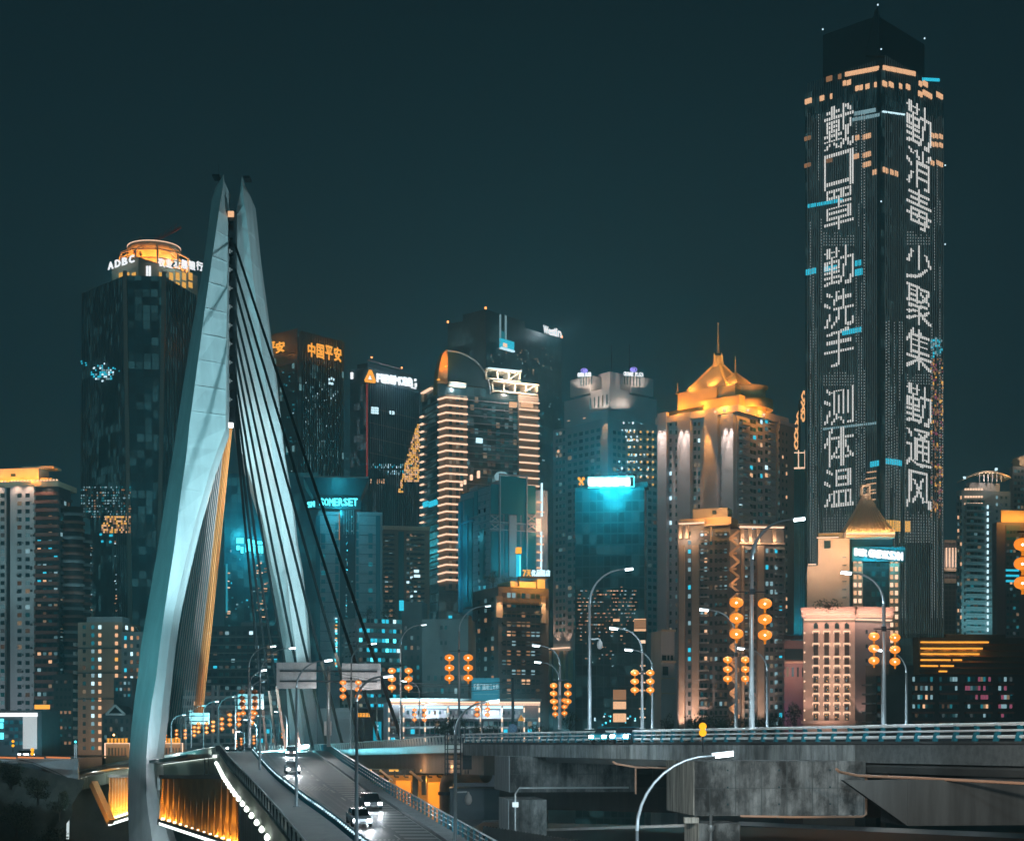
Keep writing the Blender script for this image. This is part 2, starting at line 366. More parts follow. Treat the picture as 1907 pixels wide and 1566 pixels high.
B = Bld('small_tower', 'slim pale tower with a lit top just right of the brick red apartment tower', 'building', 760, 128, 150, 168, 962, 10, grey_r)
strip(B, 'roof_light_line', B.L, [(129, 965, 150, 968)], PINK); B.grid(B.L, 129, 149, 975, 1150, 3, 18, .5, .5, [DARKW, ICED], [12, 1]); B.part('roof_cap', cream, lambda mb: mb.hexa([B.q(a, b, B.zt) for a, b in ((7, 2), (2, 2), (2, 6), (7, 6))], [B.q(a, b, B.zt+4) for a, b in ((6, 3), (3, 3), (3, 5), (6, 5))]))
light('POINT', B.L.pt(140, 972, 5), (1, .6, .4), 2500, B.root); B.finish()
# ---------------------------------------------------------------- billboard building bottom left
B = Bld('billboard_building', 'low building with a big white lit frame at the lower left', 'building', 400, -60, 78, 100, 1322, 6, dark_r)
strip(B, 'light_frame', B.L, [(-40, 1327, 70, 1334)], WHT, .8); strip(B, 'light_panel', B.L, [(45, 1334, 69, 1394)], emi('pale_panel_light', (.62, .68, .7), .9), .8)
strip(B, 'neon_letter', B.L, [(1, 1338, 7, 1344), (1, 1346, 6, 1356), (2, 1364, 7, 1376)], CYB, .6)
B.grid(B.L, 8, 44, 1338, 1390, 4, 4, .7, .5, [DARKW, TEALW]); light('SPOT', B.L.pt(20, 1400, 14), (.4, .8, 1), 5000, B.root, B.L.pt(20, 1350), 110); B.finish()
B = Bld('shop_sign_kiosk', 'dark block with a glowing orange sign above its roof, left of the beige block', 'building', 440, 62, 96, 112, 1322, 8, dark_r)
strip(B, 'lit_sign', B.L, [(66, 1312, 93, 1320)], ORG, .6); strip(B, 'green_lamp', B.L, [(88, 1328, 92, 1333)], CYB, .8)
B.grid(B.L, 64, 96, 1330, 1390, 3, 4, .6, .5, DARKW); B.finish()

# ---------------------------------------------------------------- dark faceted glass tower
ft = facade('dark_teal_curtain_wall', (.016, .085, .10), (.035, .09, .105), 2.2, 4, .35, .25, .3, var=.4, lit=.9, litcol=(.2, .62, .7), es=.07, cl=.42)
Y = 800; ring0 = [P(147, 1385, Y+25), P(249, 1385, Y), P(289, 1385, Y), P(385, 1385, Y+45), P(300, 1385, Y+80), P(160, 1385, Y+75)]
tops = [(152, 547), (233, 513), (306, 515), (366, 551)]
ring1 = [P(152, 547, Y+25), P(233, 513, Y), P(306, 515, Y), P(366, 551, Y+45)]; ring1 += [Vector((ring1[3].x-10, Y+80, ring1[3].z+2)), Vector((ring1[0].x+10, Y+75, ring1[0].z+2))]
for v in ring0: v.z = 0
t = thing('faceted_glass_tower', 'dark faceted glass skyscraper with slanting corner ribs left of the bridge tower', 'building', (ring0[1].x, Y, 0))
mb = MB(); mb.hexa(ring0, ring1); mb.build('curtain_wall', ft, t)
for i in (1, 2): mb = MB(); mb.bar(ring0[i]-Vector((0, .6, 0)), ring1[i]-Vector((0, .6, -2)), 1.9, 1.2); mb.build('corner_rib', mat('rib_bronze', (.32, .24, .2), .5, .3), t)
mb = MB()
for k in range(26):
    a = ring0[0].lerp(ring0[1], (k+.5)/26); b = ring1[0].lerp(ring1[1], (k+.5)/26); o = Vector((-.12, -.35, 0)); mb.bar(a+o, b+o, .35)
for k in range(14):
    a = ring0[2].lerp(ring0[3], (k+.5)/14); b = ring1[2].lerp(ring1[3], (k+.5)/14); o = Vector((.2, -.3, 0)); mb.bar(a+o, b+o, .5)
mb.build('facade_fin', mat('fin_grey', (.12, .12, .13), .5, .3), t)
class Sk: pass
def facepoly(a, b): return Face((a.x, a.y), (b.x-a.x, b.y-a.y))
S = Bld.__new__(Bld); S.root = t; S.win = []; S.Y = Y; f = facepoly(ring0[0].lerp(ring1[0], .35), ring0[1].lerp(ring1[1], .35)); f.o += f.n*1.2
def cluster(S, f, pts, m, w=2.2, h=2): [S.W(f, x, y, x+w, y+h, m, .3) for x, y in pts]
for y in range(668, 709, 4):
    for x in range(166, 226, 4):
        p = math.exp(-((x-190)/16)**2-((y-692)/14)**2)
        if random.random() < p*1.0: S.W(f, x, y, x+random.choice((1.5, 2.5, 3)), y+3, random.choice((CYAN, ICE, CYAN, ICED)), .3)
cluster(S, f, [(151, 672), (152, 676), (159, 675), (160, 679), (214, 686), (222, 690)], CYAN)
for y in range(906, 962, 5):  # reflections of other windows put in as glowing panes
    for x in range(150, 242, 5):
        if random.random() < .55: S.W(f, x+random.random()*3, y, x+random.random()*3+1.2, y+2.6, random.choice((ICED, ICED, CYD, WARMD)), .3)
for y in range(961, 990, 4):
    for x in range(190, 243, 3):
        if random.random() < .6 and not (y < 972 and 196 > x): S.W(f, x, y, x+2.2, y+3.2, random.choice((WARM, WARMD, GOLD)), .3)
cluster(S, f, [(186, 993), (189, 1006), (204, 995), (204, 1007), (206, 995)], CYAN, 3.5, 4)
for _ in range(60):
    S.W(f, *(lambda x, y: (x, y, x+1.6, y+1.8))(random.choice((151, 153, 163, 166, 170, 214, 216, 168)), random.uniform(1000, 1150)), random.choice((WARM, ICE, ICED, WARMD)), .3)
S.finish('lit_or_reflected_window', 100)
# crown of the bank building behind it
B = Bld('ring_crowned_bank_tower', 'bank tower with an orange lit ring crown and white letters behind the faceted tower', 'building', 920, 208, 258, 368, 479, 35, mat('crown_stone', (.36, .27, .2), .8))
zc = B.zt; cc = P(287, 1385, 950); rr = 15.4
for fa, xs in ((B.L, (222, 234, 246)), (B.Rf, (296, 315, 327, 339, 351))):
    for x in xs:
        for yy, hh in ((508, 14), (526, 10)): B.W(fa, x, yy, x+7, yy+hh, GOLD, .3)
mb = MB(); mb.lathe((cc.x, cc.y, 0), [(rr*.45, zc), (rr*.48, zc+5.5), (rr*.8, zc+8), (rr*.98, zc+11.5), (rr, zc+13), (rr, zc+13.8), (rr*.9, zc+13.8)], 32); mb.build('ring_crown', cream, B.root)
mb = MB()
for k in range(10):
    a = k*math.pi/5; p = Vector((cc.x+math.cos(a)*rr*1.33, cc.y+math.sin(a)*rr*1.33, zc)); q = Vector((cc.x+math.cos(a)*rr*.95, cc.y+math.sin(a)*rr*.95, zc))
    mb.bar(p, p+Vector((0, 0, 8.4)), .9); mb.bar(p+Vector((0, 0, 8)), q+Vector((0, 0, 11)), .8); mb.bar(p+Vector((0, 0, 2)), q+Vector((0, 0, 8)), .5); mb.bar(p+Vector((0, 0, 5)), q+Vector((0, 0, 5)), .5)
    a2 = a+math.pi/5; p2 = Vector((cc.x+math.cos(a2)*rr*1.33, cc.y+math.sin(a2)*rr*1.33, zc)); mb.bar(p+Vector((0, 0, 8)), p2+Vector((0, 0, 8)), .7); mb.bar(p+Vector((0, 0, 3)), p2+Vector((0, 0, 3)), .5)
mb.build('crown_frame', cream, B.root)
mb = MB(); mb.lathe((cc.x, cc.y, zc+13.9), [(rr*1.01, 0), (rr*1.01, .6), (rr*.95, .6)], 32); mb.build('ring_light', PINK, B.root)
for k in range(8):
    a = k*math.pi/4+.3; light('POINT', (cc.x+math.cos(a)*rr*.95, cc.y+math.sin(a)*rr*.95, zc+2.5), (1, .36, .045), 8000, B.root, size=.6)
for n_, x0, x1, ys in (('农业发展银行', 284, 369, (481, 502)),):
    w = (x1-x0)/6
    for i, ch in enumerate(n_): B.text('letter', ch, B.Rf, x0+i*w+1, ys[0]+3+i*1.3, x0+i*w+w-1.5, ys[0]+18+i*1.4, WHT, 4.5, .4, bold=.3)
for i, ch in enumerate('ADBC'): B.text('letter', ch, B.L, 210+i*13, 491-i*4, 219+i*13, 504-i*4, WHT, 3.5, .4, bold=.3)
strip(B, 'light_bar', B.Rf, [(272, 496, 274, 517), (277, 496, 279, 517)], WHT, 1)
light('POINT', B.Rf.pt(325, 510, 9), (.3, .85, 1), 3500, B.root); light('POINT', B.L.pt(230, 515, 9), (.3, .85, 1), 2000, B.root)
B.finish()
c = B.q(B.wl*.62, B.wr*.3, zc+6); t = thing('tower_crane', 'small dark luffing crane on top of the orange ring crown', 'crane', c); mb = MB()
mb.bar(c, c+Vector((0, 0, 12)), 1.2); mb.build('mast', metal_d, t); mb = MB(); mb.bar(c+Vector((-4, 0, 2)), c+Vector((24, 0, 17)), .7); mb.bar(c+Vector((-4, 0, 3.2)), c+Vector((24, 0, 18)), .4)
for k in range(9): mb.bar(c+Vector((-4+3*k, 0, 2+1.9*k)), c+Vector((-2.5+3*k, 0, 4.2+1.9*k)), .3)
mb.build('jib', mat('crane_red', (.2, .04, .03), .6), t); mb = MB(); mb.bar(c+Vector((0, 0, 12)), c+Vector((14, 0, 12.5)), .15); mb.bar(c+Vector((0, 0, 12)), c+Vector((-4, 0, 3)), .15); build_each(mb, 'stay', metal_d, t)

# ---------------------------------------------------------------- beige block and dark neighbours, left centre
B = Bld('beige_block', 'beige apartment block with two columns of lit windows below the dark faceted tower', 'building', 480, 145, 228, 262, 1158, 6, beige)
f = B.L
for x, mats, w in ((157, [DARKW], None), (173, [ICED, ICE, CYD], None), (186, [WARM, WARM, WARM, ICE], None), (217, [WARM, WARM, GOLD], None)):
    B.grid(f, x-3, x+3, 1160, 1400, 1, 16, .9, .45, mats, w)
B.shell(0, 11, 0, 6, B.zt, B.z(1148), grey_r, 'roof_room'); strip(B, 'cornice', f, [(145, 1206, 228, 1208), (145, 1252, 228, 1254), (145, 1300, 228, 1302)], dark_r, .3)
B.grid(B.Rf, 230, 262, 1163, 1400, 3, 15, .4, .45, [DARKW, ICE, CYAN, WARM], [6, 1, 1, 1]); light('SPOT', f.pt(180, 1420, 22), (1, .7, .5), 9000, B.root, f.pt(185, 1280), 110); B.finish()
B = Bld('grey_block', 'plain grey block with scattered lit windows between the beige block and the bridge tower', 'building', 470, 226, 276, 300, 1176, 6, grey_r)
B.grid(B.L, 228, 274, 1180, 1300, 4, 8, .35, .45, [DARKW, ICE, CYAN, WARM, WARMD], [5, 1, 1.2, 1, 1]); B.finish()
B = Bld('gabled_house', 'dark low house with a small pale triangular gable under the beige block', 'building', 420, 190, 244, 262, 1330, 6, dark_r)
mb = MB(); f = B.L
a, b, c = f.pt(199, 1330, .6), f.pt(234, 1330, .6), f.pt(216, 1313, .6)
for p, q in ((a, b), (b, c), (c, a)): mb.bar(p, q, .5)
build_each(mb, 'gable', white_r, B.root); mb = MB(); mb.hexa([B.q(B.wl, 0, B.zt), B.q(0, 0, B.zt), B.q(0, 8, B.zt), B.q(B.wl, 8, B.zt)], [B.q(B.wl*.7, 3, B.zt+2.2), B.q(B.wl*.3, 3, B.zt+2.2), B.q(B.wl*.3, 5, B.zt+2.2), B.q(B.wl*.7, 5, B.zt+2.2)]); mb.build('roof', roofd, B.root)
B.grid(f, 192, 242, 1335, 1395, 5, 4, .4, .5, DARKW); B.finish()
B = Bld('dark_block', 'narrow dark block beside the left base of the bridge tower', 'building', 430, 212, 246, 262, 1262, 6, dark_r)
B.grid(B.L, 214, 244, 1266, 1300, 4, 3, .5, .5, [DARKW, ICED, CYD], [5, 1, 1]); B.finish()
B = Bld('narrow_block', 'narrow dark block left of the beige block with a line of white bay windows', 'building', 500, 100, 136, 144, 1255, 6, dark_r)
B.grid(B.L, 102, 134, 1262, 1390, 4, 9, .5, .4, [DARKW, WARMD], [7, 1]); bands(B, B.Rf, 136, 143, 1200, 1390, 12, 6, .8, white_r); B.finish()

# ---------------------------------------------------------------- between the legs of the bridge tower
fg = facade('teal_grid_wall', (.008, .075, .095), (.02, .10, .12), 3, 4, .4, .35, .3, var=.35, lit=.9, litcol=(.1, .6, .7), es=.10, cl=.42)
B = Bld('neon_glass_tower', 'teal glass tower with bright cyan neon letters seen between the bridge tower legs', 'building', 760, 418, 592, 640, 880, 4, fg)
f = B.L
for x0, y0, x1, y1 in ((441, 1002, 447, 1012), (448, 1002, 454, 1012), (441, 1016, 447, 1024), (449, 1018, 453, 1030), (458, 1002, 461, 1028), (462, 1004, 467, 1026), (470, 1006, 476, 1012), (471, 1014, 479, 1018), (470, 1020, 475, 1030), (480, 1008, 489, 1013), (481, 1016, 485, 1030), (487, 1016, 490, 1030)): strip(B, 'neon_letter', f, [(x0, y0, x1, y1)], CYB, 1)
light('POINT', f.pt(466, 1018, 9), (.05, .8, 1), 22000, B.root, size=2); light('POINT', f.pt(430, 990, 14), (.05, .8, 1), 9000, B.root, size=2)
for _ in range(46):
    x = random.choice((421, 423, 488, 492, 496, 478, 484)); y = random.uniform(1035, 1200); B.W(f, x, y, x+random.uniform(2, 6), y+2, random.choice((WARM, WARM, WARMD, PINK)), .3)
strip(B, 'light_bar', f, [(421, 1050, 424, 1140)], emi('teal_edge_light', (.03, .45, .6), .8), .5)
scatter(B, f, 424, 530, 990, 1190, 40, [CYD, CYAN, ICED], [5, 1, 2]); B.finish()
B = Bld('stepped_office_block', 'dark office block with a few cyan windows behind the stay cable fan', 'building', 560, 378, 520, 560, 1165, 5, mat('teal_grey_cladding', (.07, .10, .11), .7, noise=.2))
B.grid(B.L, 384, 518, 1172, 1300, 12, 10, .6, .5, [DARKW, TEALW, ICED, CYAN, ICE], [16, 6, .8, .5, .4]); bands(B, B.L, 380, 520, 1186, 1290, 8, 2.5, .5, grey_r, 'floor_band'); B.shell(6, 14, 2, 9, B.zt, B.z(1157), grey_r, 'roof_room'); B.finish()
B = Bld('balcony_block', 'grey balcony apartment block with pilasters behind the left lamp posts', 'building', 470, 340, 520, 540, 1284, 4, grey_r)
bands(B, B.L, 342, 518, 1298, 1385, 6, 5, 1, white_r); B.grid(B.L, 346, 516, 1284, 1388, 14, 6, .65, .5, [DARKW, TEALW, CYAN, WARM, ICED], [10, 6, 1, .7, .6])
for x in (398, 408, 455, 465): strip(B, 'pilaster', B.L, [(x-2, 1276, x+2, 1390)], white_r, 1.4)
B.finish()
# ---------------------------------------------------------------- orange lettered office tower (two lit signs)
fp = facade('ribbed_dark_wall', (.02, .055, .065), (.05, .065, .075), 2.4, 4, .5, .6, .3, lit=.55, litcol=(.35, .75, .8), es=.35, cl=.47)
B = Bld('ribbed_office_tower', 'dark ribbed office tower with glowing orange Chinese letters on two faces', 'building', 850, 470, 556, 640, 622, 40, fp)
strip(B, 'crown_band', B.Rf, [(557, 628, 640, 681)], dark_r, .4); strip(B, 'crown_band', B.L, [(470, 622, 555, 665)], dark_r, .4)
fins(B, B.Rf, 560, 636, 626, 1150, 18, .5, .9, metal_d)
for i, ch in enumerate('中国平安'): B.text('letter', ch, B.Rf, 570+i*16.2, 640+i*2.8, 583+i*16.2, 665+i*2.8, ORG, 1.6, .4, bold=.3)
for i, ch in enumerate('平安'): B.text('letter', ch, B.L, 501+i*17, 639-i*1, 516+i*17, 658-i*1, ORG, 1.6, .4, bold=.3)
light('POINT', B.Rf.pt(602, 652, 9), (1, .3, .04), 9000, B.root, size=2); light('POINT', B.L.pt(518, 646, 9), (1, .3, .04), 6000, B.root, size=2)
strip(B, 'corner_pier', B.L, [(552, 628, 556, 1100)], metal_d, .8)
for x, y in ((610, 705), (614, 703), (618, 705), (611, 712), (616, 713)): strip(B, 'lit_or_reflected_window', B.Rf, [(x, y, x+2.4, y+4)], ICE, 1)
scatter(B, B.Rf, 566, 632, 712, 745, 34, [ICE, ICED], [1, 2]); scatter(B, B.Rf, 560, 632, 750, 880, 150, [ICED, CYD, ICE], [6, 5, .5], (1, 2.2), (1.5, 3)); scatter(B, B.L, 505, 550, 690, 890, 40, [CYD, ICED], [4, 1])
bands(B, B.L, 500, 552, 680, 900, 14, 2, .3, dark_r, 'floor_band'); B.finish()
mb = MB(); a = B.q(B.wl*.35, 3, B.zt); mb.bar(a, a+Vector((0, 0, 4)), .8); mb.bar(a+Vector((0, 0, 4)), a+Vector((10, 3, 1.5)), .5); mb.build('window_cleaning_crane', grey_r, B.root)
# ---------------------------------------------------------------- triangle-logo tower
fa2 = facade('violet_grey_wall', (.045, .07, .085), (.09, .095, .11), 2.2, 4, .45, .5, .35, var=.35, lit=.8, litcol=(.5, .65, .75), es=.08, cl=.42)
B = Bld('triangle_logo_tower', 'office tower with an orange triangle logo and glowing white letters at its top', 'building', 800, 652, 685, 782, 683, 38, fa2)
strip(B, 'edge_light', B.L, [(683.5, 715, 685, 900)], emi('dim_red_edge', (.5, .06, .05), .5), .6)
mb = MB(); f = B.Rf; cx, cy = 686, 703
tri = [(676.5, 710), (693.5, 712), (685.5, 691)]; tin = [(682, 706.5), (689, 707.5), (685.5, 699)]
for i in range(3):
    j = (i+1) % 3; mb.bar(f.pt(*tri[i], 1.6), f.pt(*tri[j], 1.6), 1.1)
build_each(mb, 'logo', ORG, B.root); mb = MB(); mb.hexa([f.pt(x, y, .9) for x, y in tin], [f.pt(x, y, 1.3) for x, y in tin]); mb.build('logo_centre', WHT, B.root)
for i, ch in enumerate('FIBIMOBB'): B.text('letter', ch, f, 698+i*8.4, 698+i*1.1, 706.2+i*8.4, 712+i*1.1, WHT, 1.4, .4, bold=.45)
strip(B, 'light_bar', f, [(771, 706, 773, 710), (772, 714, 774, 721), (765, 722, 773, 723.5)], WHT, 1); strip(B, 'light_bar', B.L, [(655, 694, 658, 706)], WHT, 1)
light('POINT', f.pt(732, 712, 9), (.5, .85, 1), 8000, B.root, size=2)
bands(B, f, 687, 779, 770, 880, 5, .8, .5, mat('rose_line', (.4, .22, .18), .6), 'floor_band')
fins(B, f, 686, 780, 720, 980, 24, .45, .5, metal_d)
for y in (862, 868, 876, 881): scatter(B, f, 690 if y < 870 else 720, 776, y, y, 34, [ICE, CYAN, ICED], None, (1.2, 2), (3, 4))
scatter(B, f, 688, 720, 892, 896, 16, [WARM, WARMD], None, (1.4, 2.4), (3, 5))
for y in range(790, 916, 4):  # warm tree-shaped reflection put in as glowing panes
    k = (y-790)/126; x0 = 777-k**.8*36
    for x in [x0+i*3 for i in range(int((779-x0)/3)+1)]:
        if y > 895 and x > 748: continue
        if random.random() < .8: B.W(f, x, y, x+random.uniform(1.6, 2.6), y+3.2, random.choice((GOLD, GOLD, WARM, WARMD)), .6)
strip(B, 'lit_or_reflected_window', f, [(691+i*2.6, 758+j*4.4+i*.2, 693+i*2.6, 761.5+j*4.4+i*.2) for i in range(5) for j in range(3)]+[(724, 765, 727, 771), (730, 766, 733, 772)], ICE, .6)
B.shell(3, B.wl-2, 3, B.wr-2, B.zt, B.zt+3, dark_r, 'roof_room'); mb = MB(); a = f.w(2, B.zt, -2); b_ = f.w(B.wr*.7, B.zt+1, -2); mb.bar(a+Vector((0, 0, 4)), b_+Vector((0, 0, 3)), .5); mb.build('roof_rail', mat('rose_metal', (.3, .15, .15), .5), B.root)
mb = MB(); [mb.box(p, .7, .7, .7) for p in (a+Vector((2, 0, 5)), b_+Vector((0, 0, 3.5)))]; build_each(mb, 'beacon', REDL, B.root); B.finish()
# ---------------------------------------------------------------- cyan lettered hotel with the overhanging roof
B = Bld('overhanging_roof_hotel', 'hotel of pale tiles with a dark overhanging roof and the cyan letters SOMERSET', 'building', 560, 586, 592, 712, 952, 84, mat('hotel_tile', (.30, .29, .31), .8, noise=.15))
f = B.Rf
mb = MB(); u0, u1, z0, z1 = f.rect(566, 896, 686, 926)
mb.hexa([f.w(f.u(583), z0, 1), f.w(f.u(672), z0, 1), f.w(f.u(672), z0, -14), f.w(f.u(583), z0, -14)], [f.w(u0, z1, 7), f.w(u1, z1, 7), f.w(u1, z1, -16), f.w(u0, z1, -16)]); mb.build('overhanging_roof', mat('dark_teal_metal', (.012, .05, .06), .5), B.root)
mb = MB(); mb.bar(f.w(u0, z1+.3, 7), f.w(u1, z1+.3, 7), .6); mb.build('eaves_trim', grey_r, B.root)
strip(B, 'sign_band', f, [(588, 925, 672, 949)], mat('sign_band_dark', (.01, .05, .06), .5), 2)
for i, ch in enumerate('SOMERSET'): B.text('letter', ch, f, 595.5+i*8.9, 930.5, 603+i*8.9, 943.5, CYB, 2.8, .5, bold=.12)
fl = Face(f.w(f.u(572), 0, 6)+Vector((0, 8, 0)), (1, -.55)); B.part('side_sign_band', mat('sign_band_dark', (.01, .05, .06), .5), lambda mb: fl.pslab(mb, 571, 930, 589, 949, .1, 1))
for i, ch in enumerate('SM'): B.text('side_letter', ch, fl, 574+i*7, 935-i, 580+i*7, 945-i, CYB, .6, .3, bold=.1)
light('POINT', f.pt(630, 950, 7), (.04, .75, 1), 5000, B.root, size=1)
strip(B, 'glass_shaft', f, [(633, 950, 662, 1330)], mat('shaft_glass', (.008, .035, .045), .25), .5)
TL = [TEALW]
for x0, x1 in ((624, 631), (663, 668)): B.grid(f, x0, x1, 972, 1260, 1, 18, .95, .8, TEALW)
for x in (602, 690): B.grid(f, x-4, x+4, 1010, 1140, 1, 8, .95, .45, [TEALW, TEALW, TEALW, CYD], None); strip(B, 'window', f, [(x-4, 993, x+4, 1011)], TEALW, .2)
for x in (592, 704): strip(B, 'corner_glass', f, [(x-4, 960, x+4, 1240)], mat('teal_corner_glass', (.01, .14, .17), .25), .3)
mb = MB()
for k in range(16): z = f.rect(600, 0, 700, 960+k*18)[2]; f.slab(mb, f.u(594), f.u(632), z, z+.15, .16); f.slab(mb, f.u(669), f.u(700), z, z+.15, .16)
mb.build('tile_joint', dark_r, B.root)
for _ in range(70):
    x = random.choice((644, 646, 655, 644.5)); y = random.uniform(960, 1240); B.W(f, x, y, x+1.2, y+random.uniform(1, 3), random.choice((CYAN, CYD, CYB, ICED)), .8)
for _ in range(40): y = random.uniform(1150, 1240); B.W(f, 623+random.random()*3, y, 628, y+2, random.choice((CYAN, CYB, ORG, ICE, CYAN)), .8)
strip(B, 'light_bar', f, [(631, 955, 633, 1005)], WARMD, .9); strip(B, 'light_bar', f, [(640+i*4.5, 950, 641.2+i*4.5, 995) for i in range(5)], grey_r, .9); B.finish()
B = Bld('balcony_apartments', 'yellowish grey apartment block with rows of balconies right of the hotel with the overhanging roof', 'building', 620, 640, 708, 800, 984, 80, beige)
f = B.Rf; B.grid(f, 716, 732, 992, 1150, 2, 18, .7, .5, [DARKW, ICED, WARMD], [9, 1, 1]); B.grid(f, 756, 784, 992, 1150, 4, 18, .7, .5, [DARKW, WARMD, ICE], [9, 1, .5])
bands(B, f, 714, 734, 996, 1150, 18, 3, 1.2, dark_r); bands(B, f, 766, 790, 996, 1150, 18, 3, 1, dark_r); strip(B, 'glass_strip', f, [(742, 990, 752, 1160)], TEALW, .4); strip(B, 'lit_or_reflected_window', f, [(771, 1058, 780, 1066), (771, 1068, 782, 1075)], ICE, .5)
strip(B, 'cornice', f, [(708, 980, 800, 987)], cream, .8); B.finish()
B = Bld('cyan_window_hotel', 'low stepped hotel full of cyan lit windows behind the two blank road signs', 'building', 470, 640, 664, 754, 1150, 60, grey_r)
f = B.Rf
for j, y in enumerate((1152, 1170, 1188, 1206, 1224, 1242, 1290, 1308)):
    B.grid(f, 668, 752, y, y+9, 12, 1, .75, .8, [CYAN, CYB, DARKW, DARKW, CYD, ICE], [3, .8, 3, 2, 2, .5])
bands(B, f, 664, 754, 1344, 1164, 11, 5, .9, mat('hotel_band', (.26, .23, .23), .8)); B.grid(B.L, 642, 663, 1172, 1340, 3, 9, .6, .5, [DARKW, CYD], [4, 1]); bands(B, B.L, 640, 663, 1344, 1164, 11, 5, .6, grey_r)
B.finish()
B = Bld('led_sign_building', 'low dark building with an orange LED text board left of the lit colonnade', 'building', 380, 590, 660, 720, 1318, 10, dark_r)
f = B.L; strip(B, 'led_board', f, [(634, 1325, 659.5, 1336)], metal_d, .8); B.finish()
# ---------------------------------------------------------------- line-lit tower with the sail crown
fb = facade('slate_glass_wall', (.018, .048, .058), (.04, .07, .08), 3, 3.6, .25, .3, .25, var=.3, lit=.8, litcol=(.3, .65, .7), es=.08, cl=.42)
B = Bld('line_lit_tower', 'tower wrapped in warm horizontal light lines with a curved sail crown', 'building', 640, 786, 817, 1002, 714, 66, fb)
f = B.Rf; warmwall = mat('warm_tile', (.32, .23, .17), .7)
strip(B, 'lit_bay', f, [(826, 738, 866, 1100)], warmwall, 2.2); strip(B, 'lit_bay', f, [(964, 738, 1000, 1100)], warmwall, 1.4)
mb = MB(); a0 = f.w(f.u(817), 0, 0); a1 = f.w(f.u(826), 0, 2.2); z1 = f.rect(817, 738, 826, 740)[3]; z0 = f.rect(817, 738, 826, 1092)[2]
mb.hexa([Vector((a0.x, a0.y, z0)), Vector((a1.x, a1.y, z0)), Vector((a1.x, a1.y+3, z0)), Vector((a0.x, a0.y+3, z0))], [Vector((a0.x, a0.y, z1)), Vector((a1.x, a1.y, z1)), Vector((a1.x, a1.y+3, z1)), Vector((a0.x, a0.y+3, z1))]); mb.build('lit_bay', warmwall, B.root)
H = 14.05
for k in range(25):
    y = 744+k*H
    if k == 20: pass
    mb = MB(); z = f.rect(826, y-1.3, 866, y+1.3); e = 866 if k < 11 else 857
    mb.bar(f.w(f.u(817)-.6, z[2]-.5, .4), f.w(f.u(827), z[2]+.3, 2.9), .5, .6); f.slab(mb, f.u(826.5), f.u(e), z[2], z[3], 2.9, -2.1); mb.build('light_line', PINK, B.root)
    if k < 12: mb = MB(); f.pslab(mb, 964, y+5.7-.03*k*0, 1001, y+8, 2.1, -1.4); mb.build('light_line', PINK, B.root)
    mb = MB(); f.pslab(mb, 866, y+4, 964, y+6, .35); mb.build('floor_band', mat('band_grey', (.22, .22, .24), .6), B.root)
    mb = MB(); B.L.pslab(mb, 788, y+8, 817, y+10, .35); mb.build('floor_band', mat('band_grey'), B.root) if False else mb.build('floor_band', mat('band_grey', (.22, .22, .24), .6), B.root)
    if k > 0: mb = MB(); B.L.pslab(mb, 785, y+17, 790, y+19.3, .9); mb.build('light_line', PINK, B.root)
for px_ in (832, 845, 853): B.grid(f, px_, px_+6, 738, 1100, 1, 25, .9, .6, DARKW)
for w_ in B.win: pass
B.win = [(a, Face(f.o+f.n*2.2, f.d), *r) for (a, _, *r) in B.win]
B.grid(f, 867, 963, 740, 900, 12, 11, .8, .7, [DARKW, TEALW], [3, .4]); strip(B, 'lit_or_reflected_window', f, [(948, 750, 960, 759), (967, 751, 990, 760)], WARM, 1.6); strip(B, 'lit_or_reflected_window', f, [(886, 816, 898, 825)], ICE, .5); strip(B, 'cyan_window', B.L, [(789, 934, 798, 944), (800, 932, 815, 942)], CYAN, .5)
strip(B, 'corner_pier', f, [(863, 1100, 866, 1180)], grey_r, 1)
# sail: quarter-ellipse glass fin plus the orange lit leading edge
def sail(x0, x1, yb, yt, out, back, name, m, side):
    mb = MB(); n = 14; pts = []
    for k in range(n+1):
        a = k/n*math.pi/2
        if side > 0: x = x0+(x1-x0)*math.sin(a); y = yb+(yt-yb)*math.cos(a)
        else: x = x1-(x1-x0)*math.sin(math.pi/2-a); y = yb+(yt-yb)*math.sin(a)
        pts.append((x, y))
    for (xa, ya), (xb, yb_) in zip(pts, pts[1:]):
        A = [f.pt(xa, yb, out), f.pt(xb, yb, out), f.pt(xb, yb, -back), f.pt(xa, yb, -back)]
        Z = [f.pt(xa, ya, out), f.pt(xb, yb_, out), f.pt(xb, yb_, -back), f.pt(xa, ya, -back)]
        for i in range(4):
            Z[i] = Vector((A[i].x, A[i].y, Z[0 if i in (0, 3) else 1].z)); A[i] = Vector((A[i].x, A[i].y, B.zt))
        mb.hexa(A, Z)
    mb.build(name, m, B.root); return [f.pt(x, y, out+.2) for x, y in pts]
e = sail(832, 912, 735, 654, .6, 9, 'sail_crown', mat('sail_glass', (.02, .045, .052), .35), 1)
mb = MB(); mb.tube(e, .35, 5); mb.build('sail_edge', mat('sail_edge_metal', (.4, .45, .45), .4), B.root)
e = sail(812, 831.6, 735, 652, 1.2, 3, 'sail_leading_edge', mat('copper_sail', (.5, .25, .08), .6), -1)
light('SPOT', f.pt(818, 700, 9), (1, .4, .06), 11000, B.root, f.pt(826, 675, 1), 55); light('POINT', f.pt(825, 672, 5), (1, .36, .05), 900, B.root)
for x, y in ((826, 683), (813, 707)): strip(B, 'lamp', f, [(x, y, x+2.5, y+3)], ORG, 2)
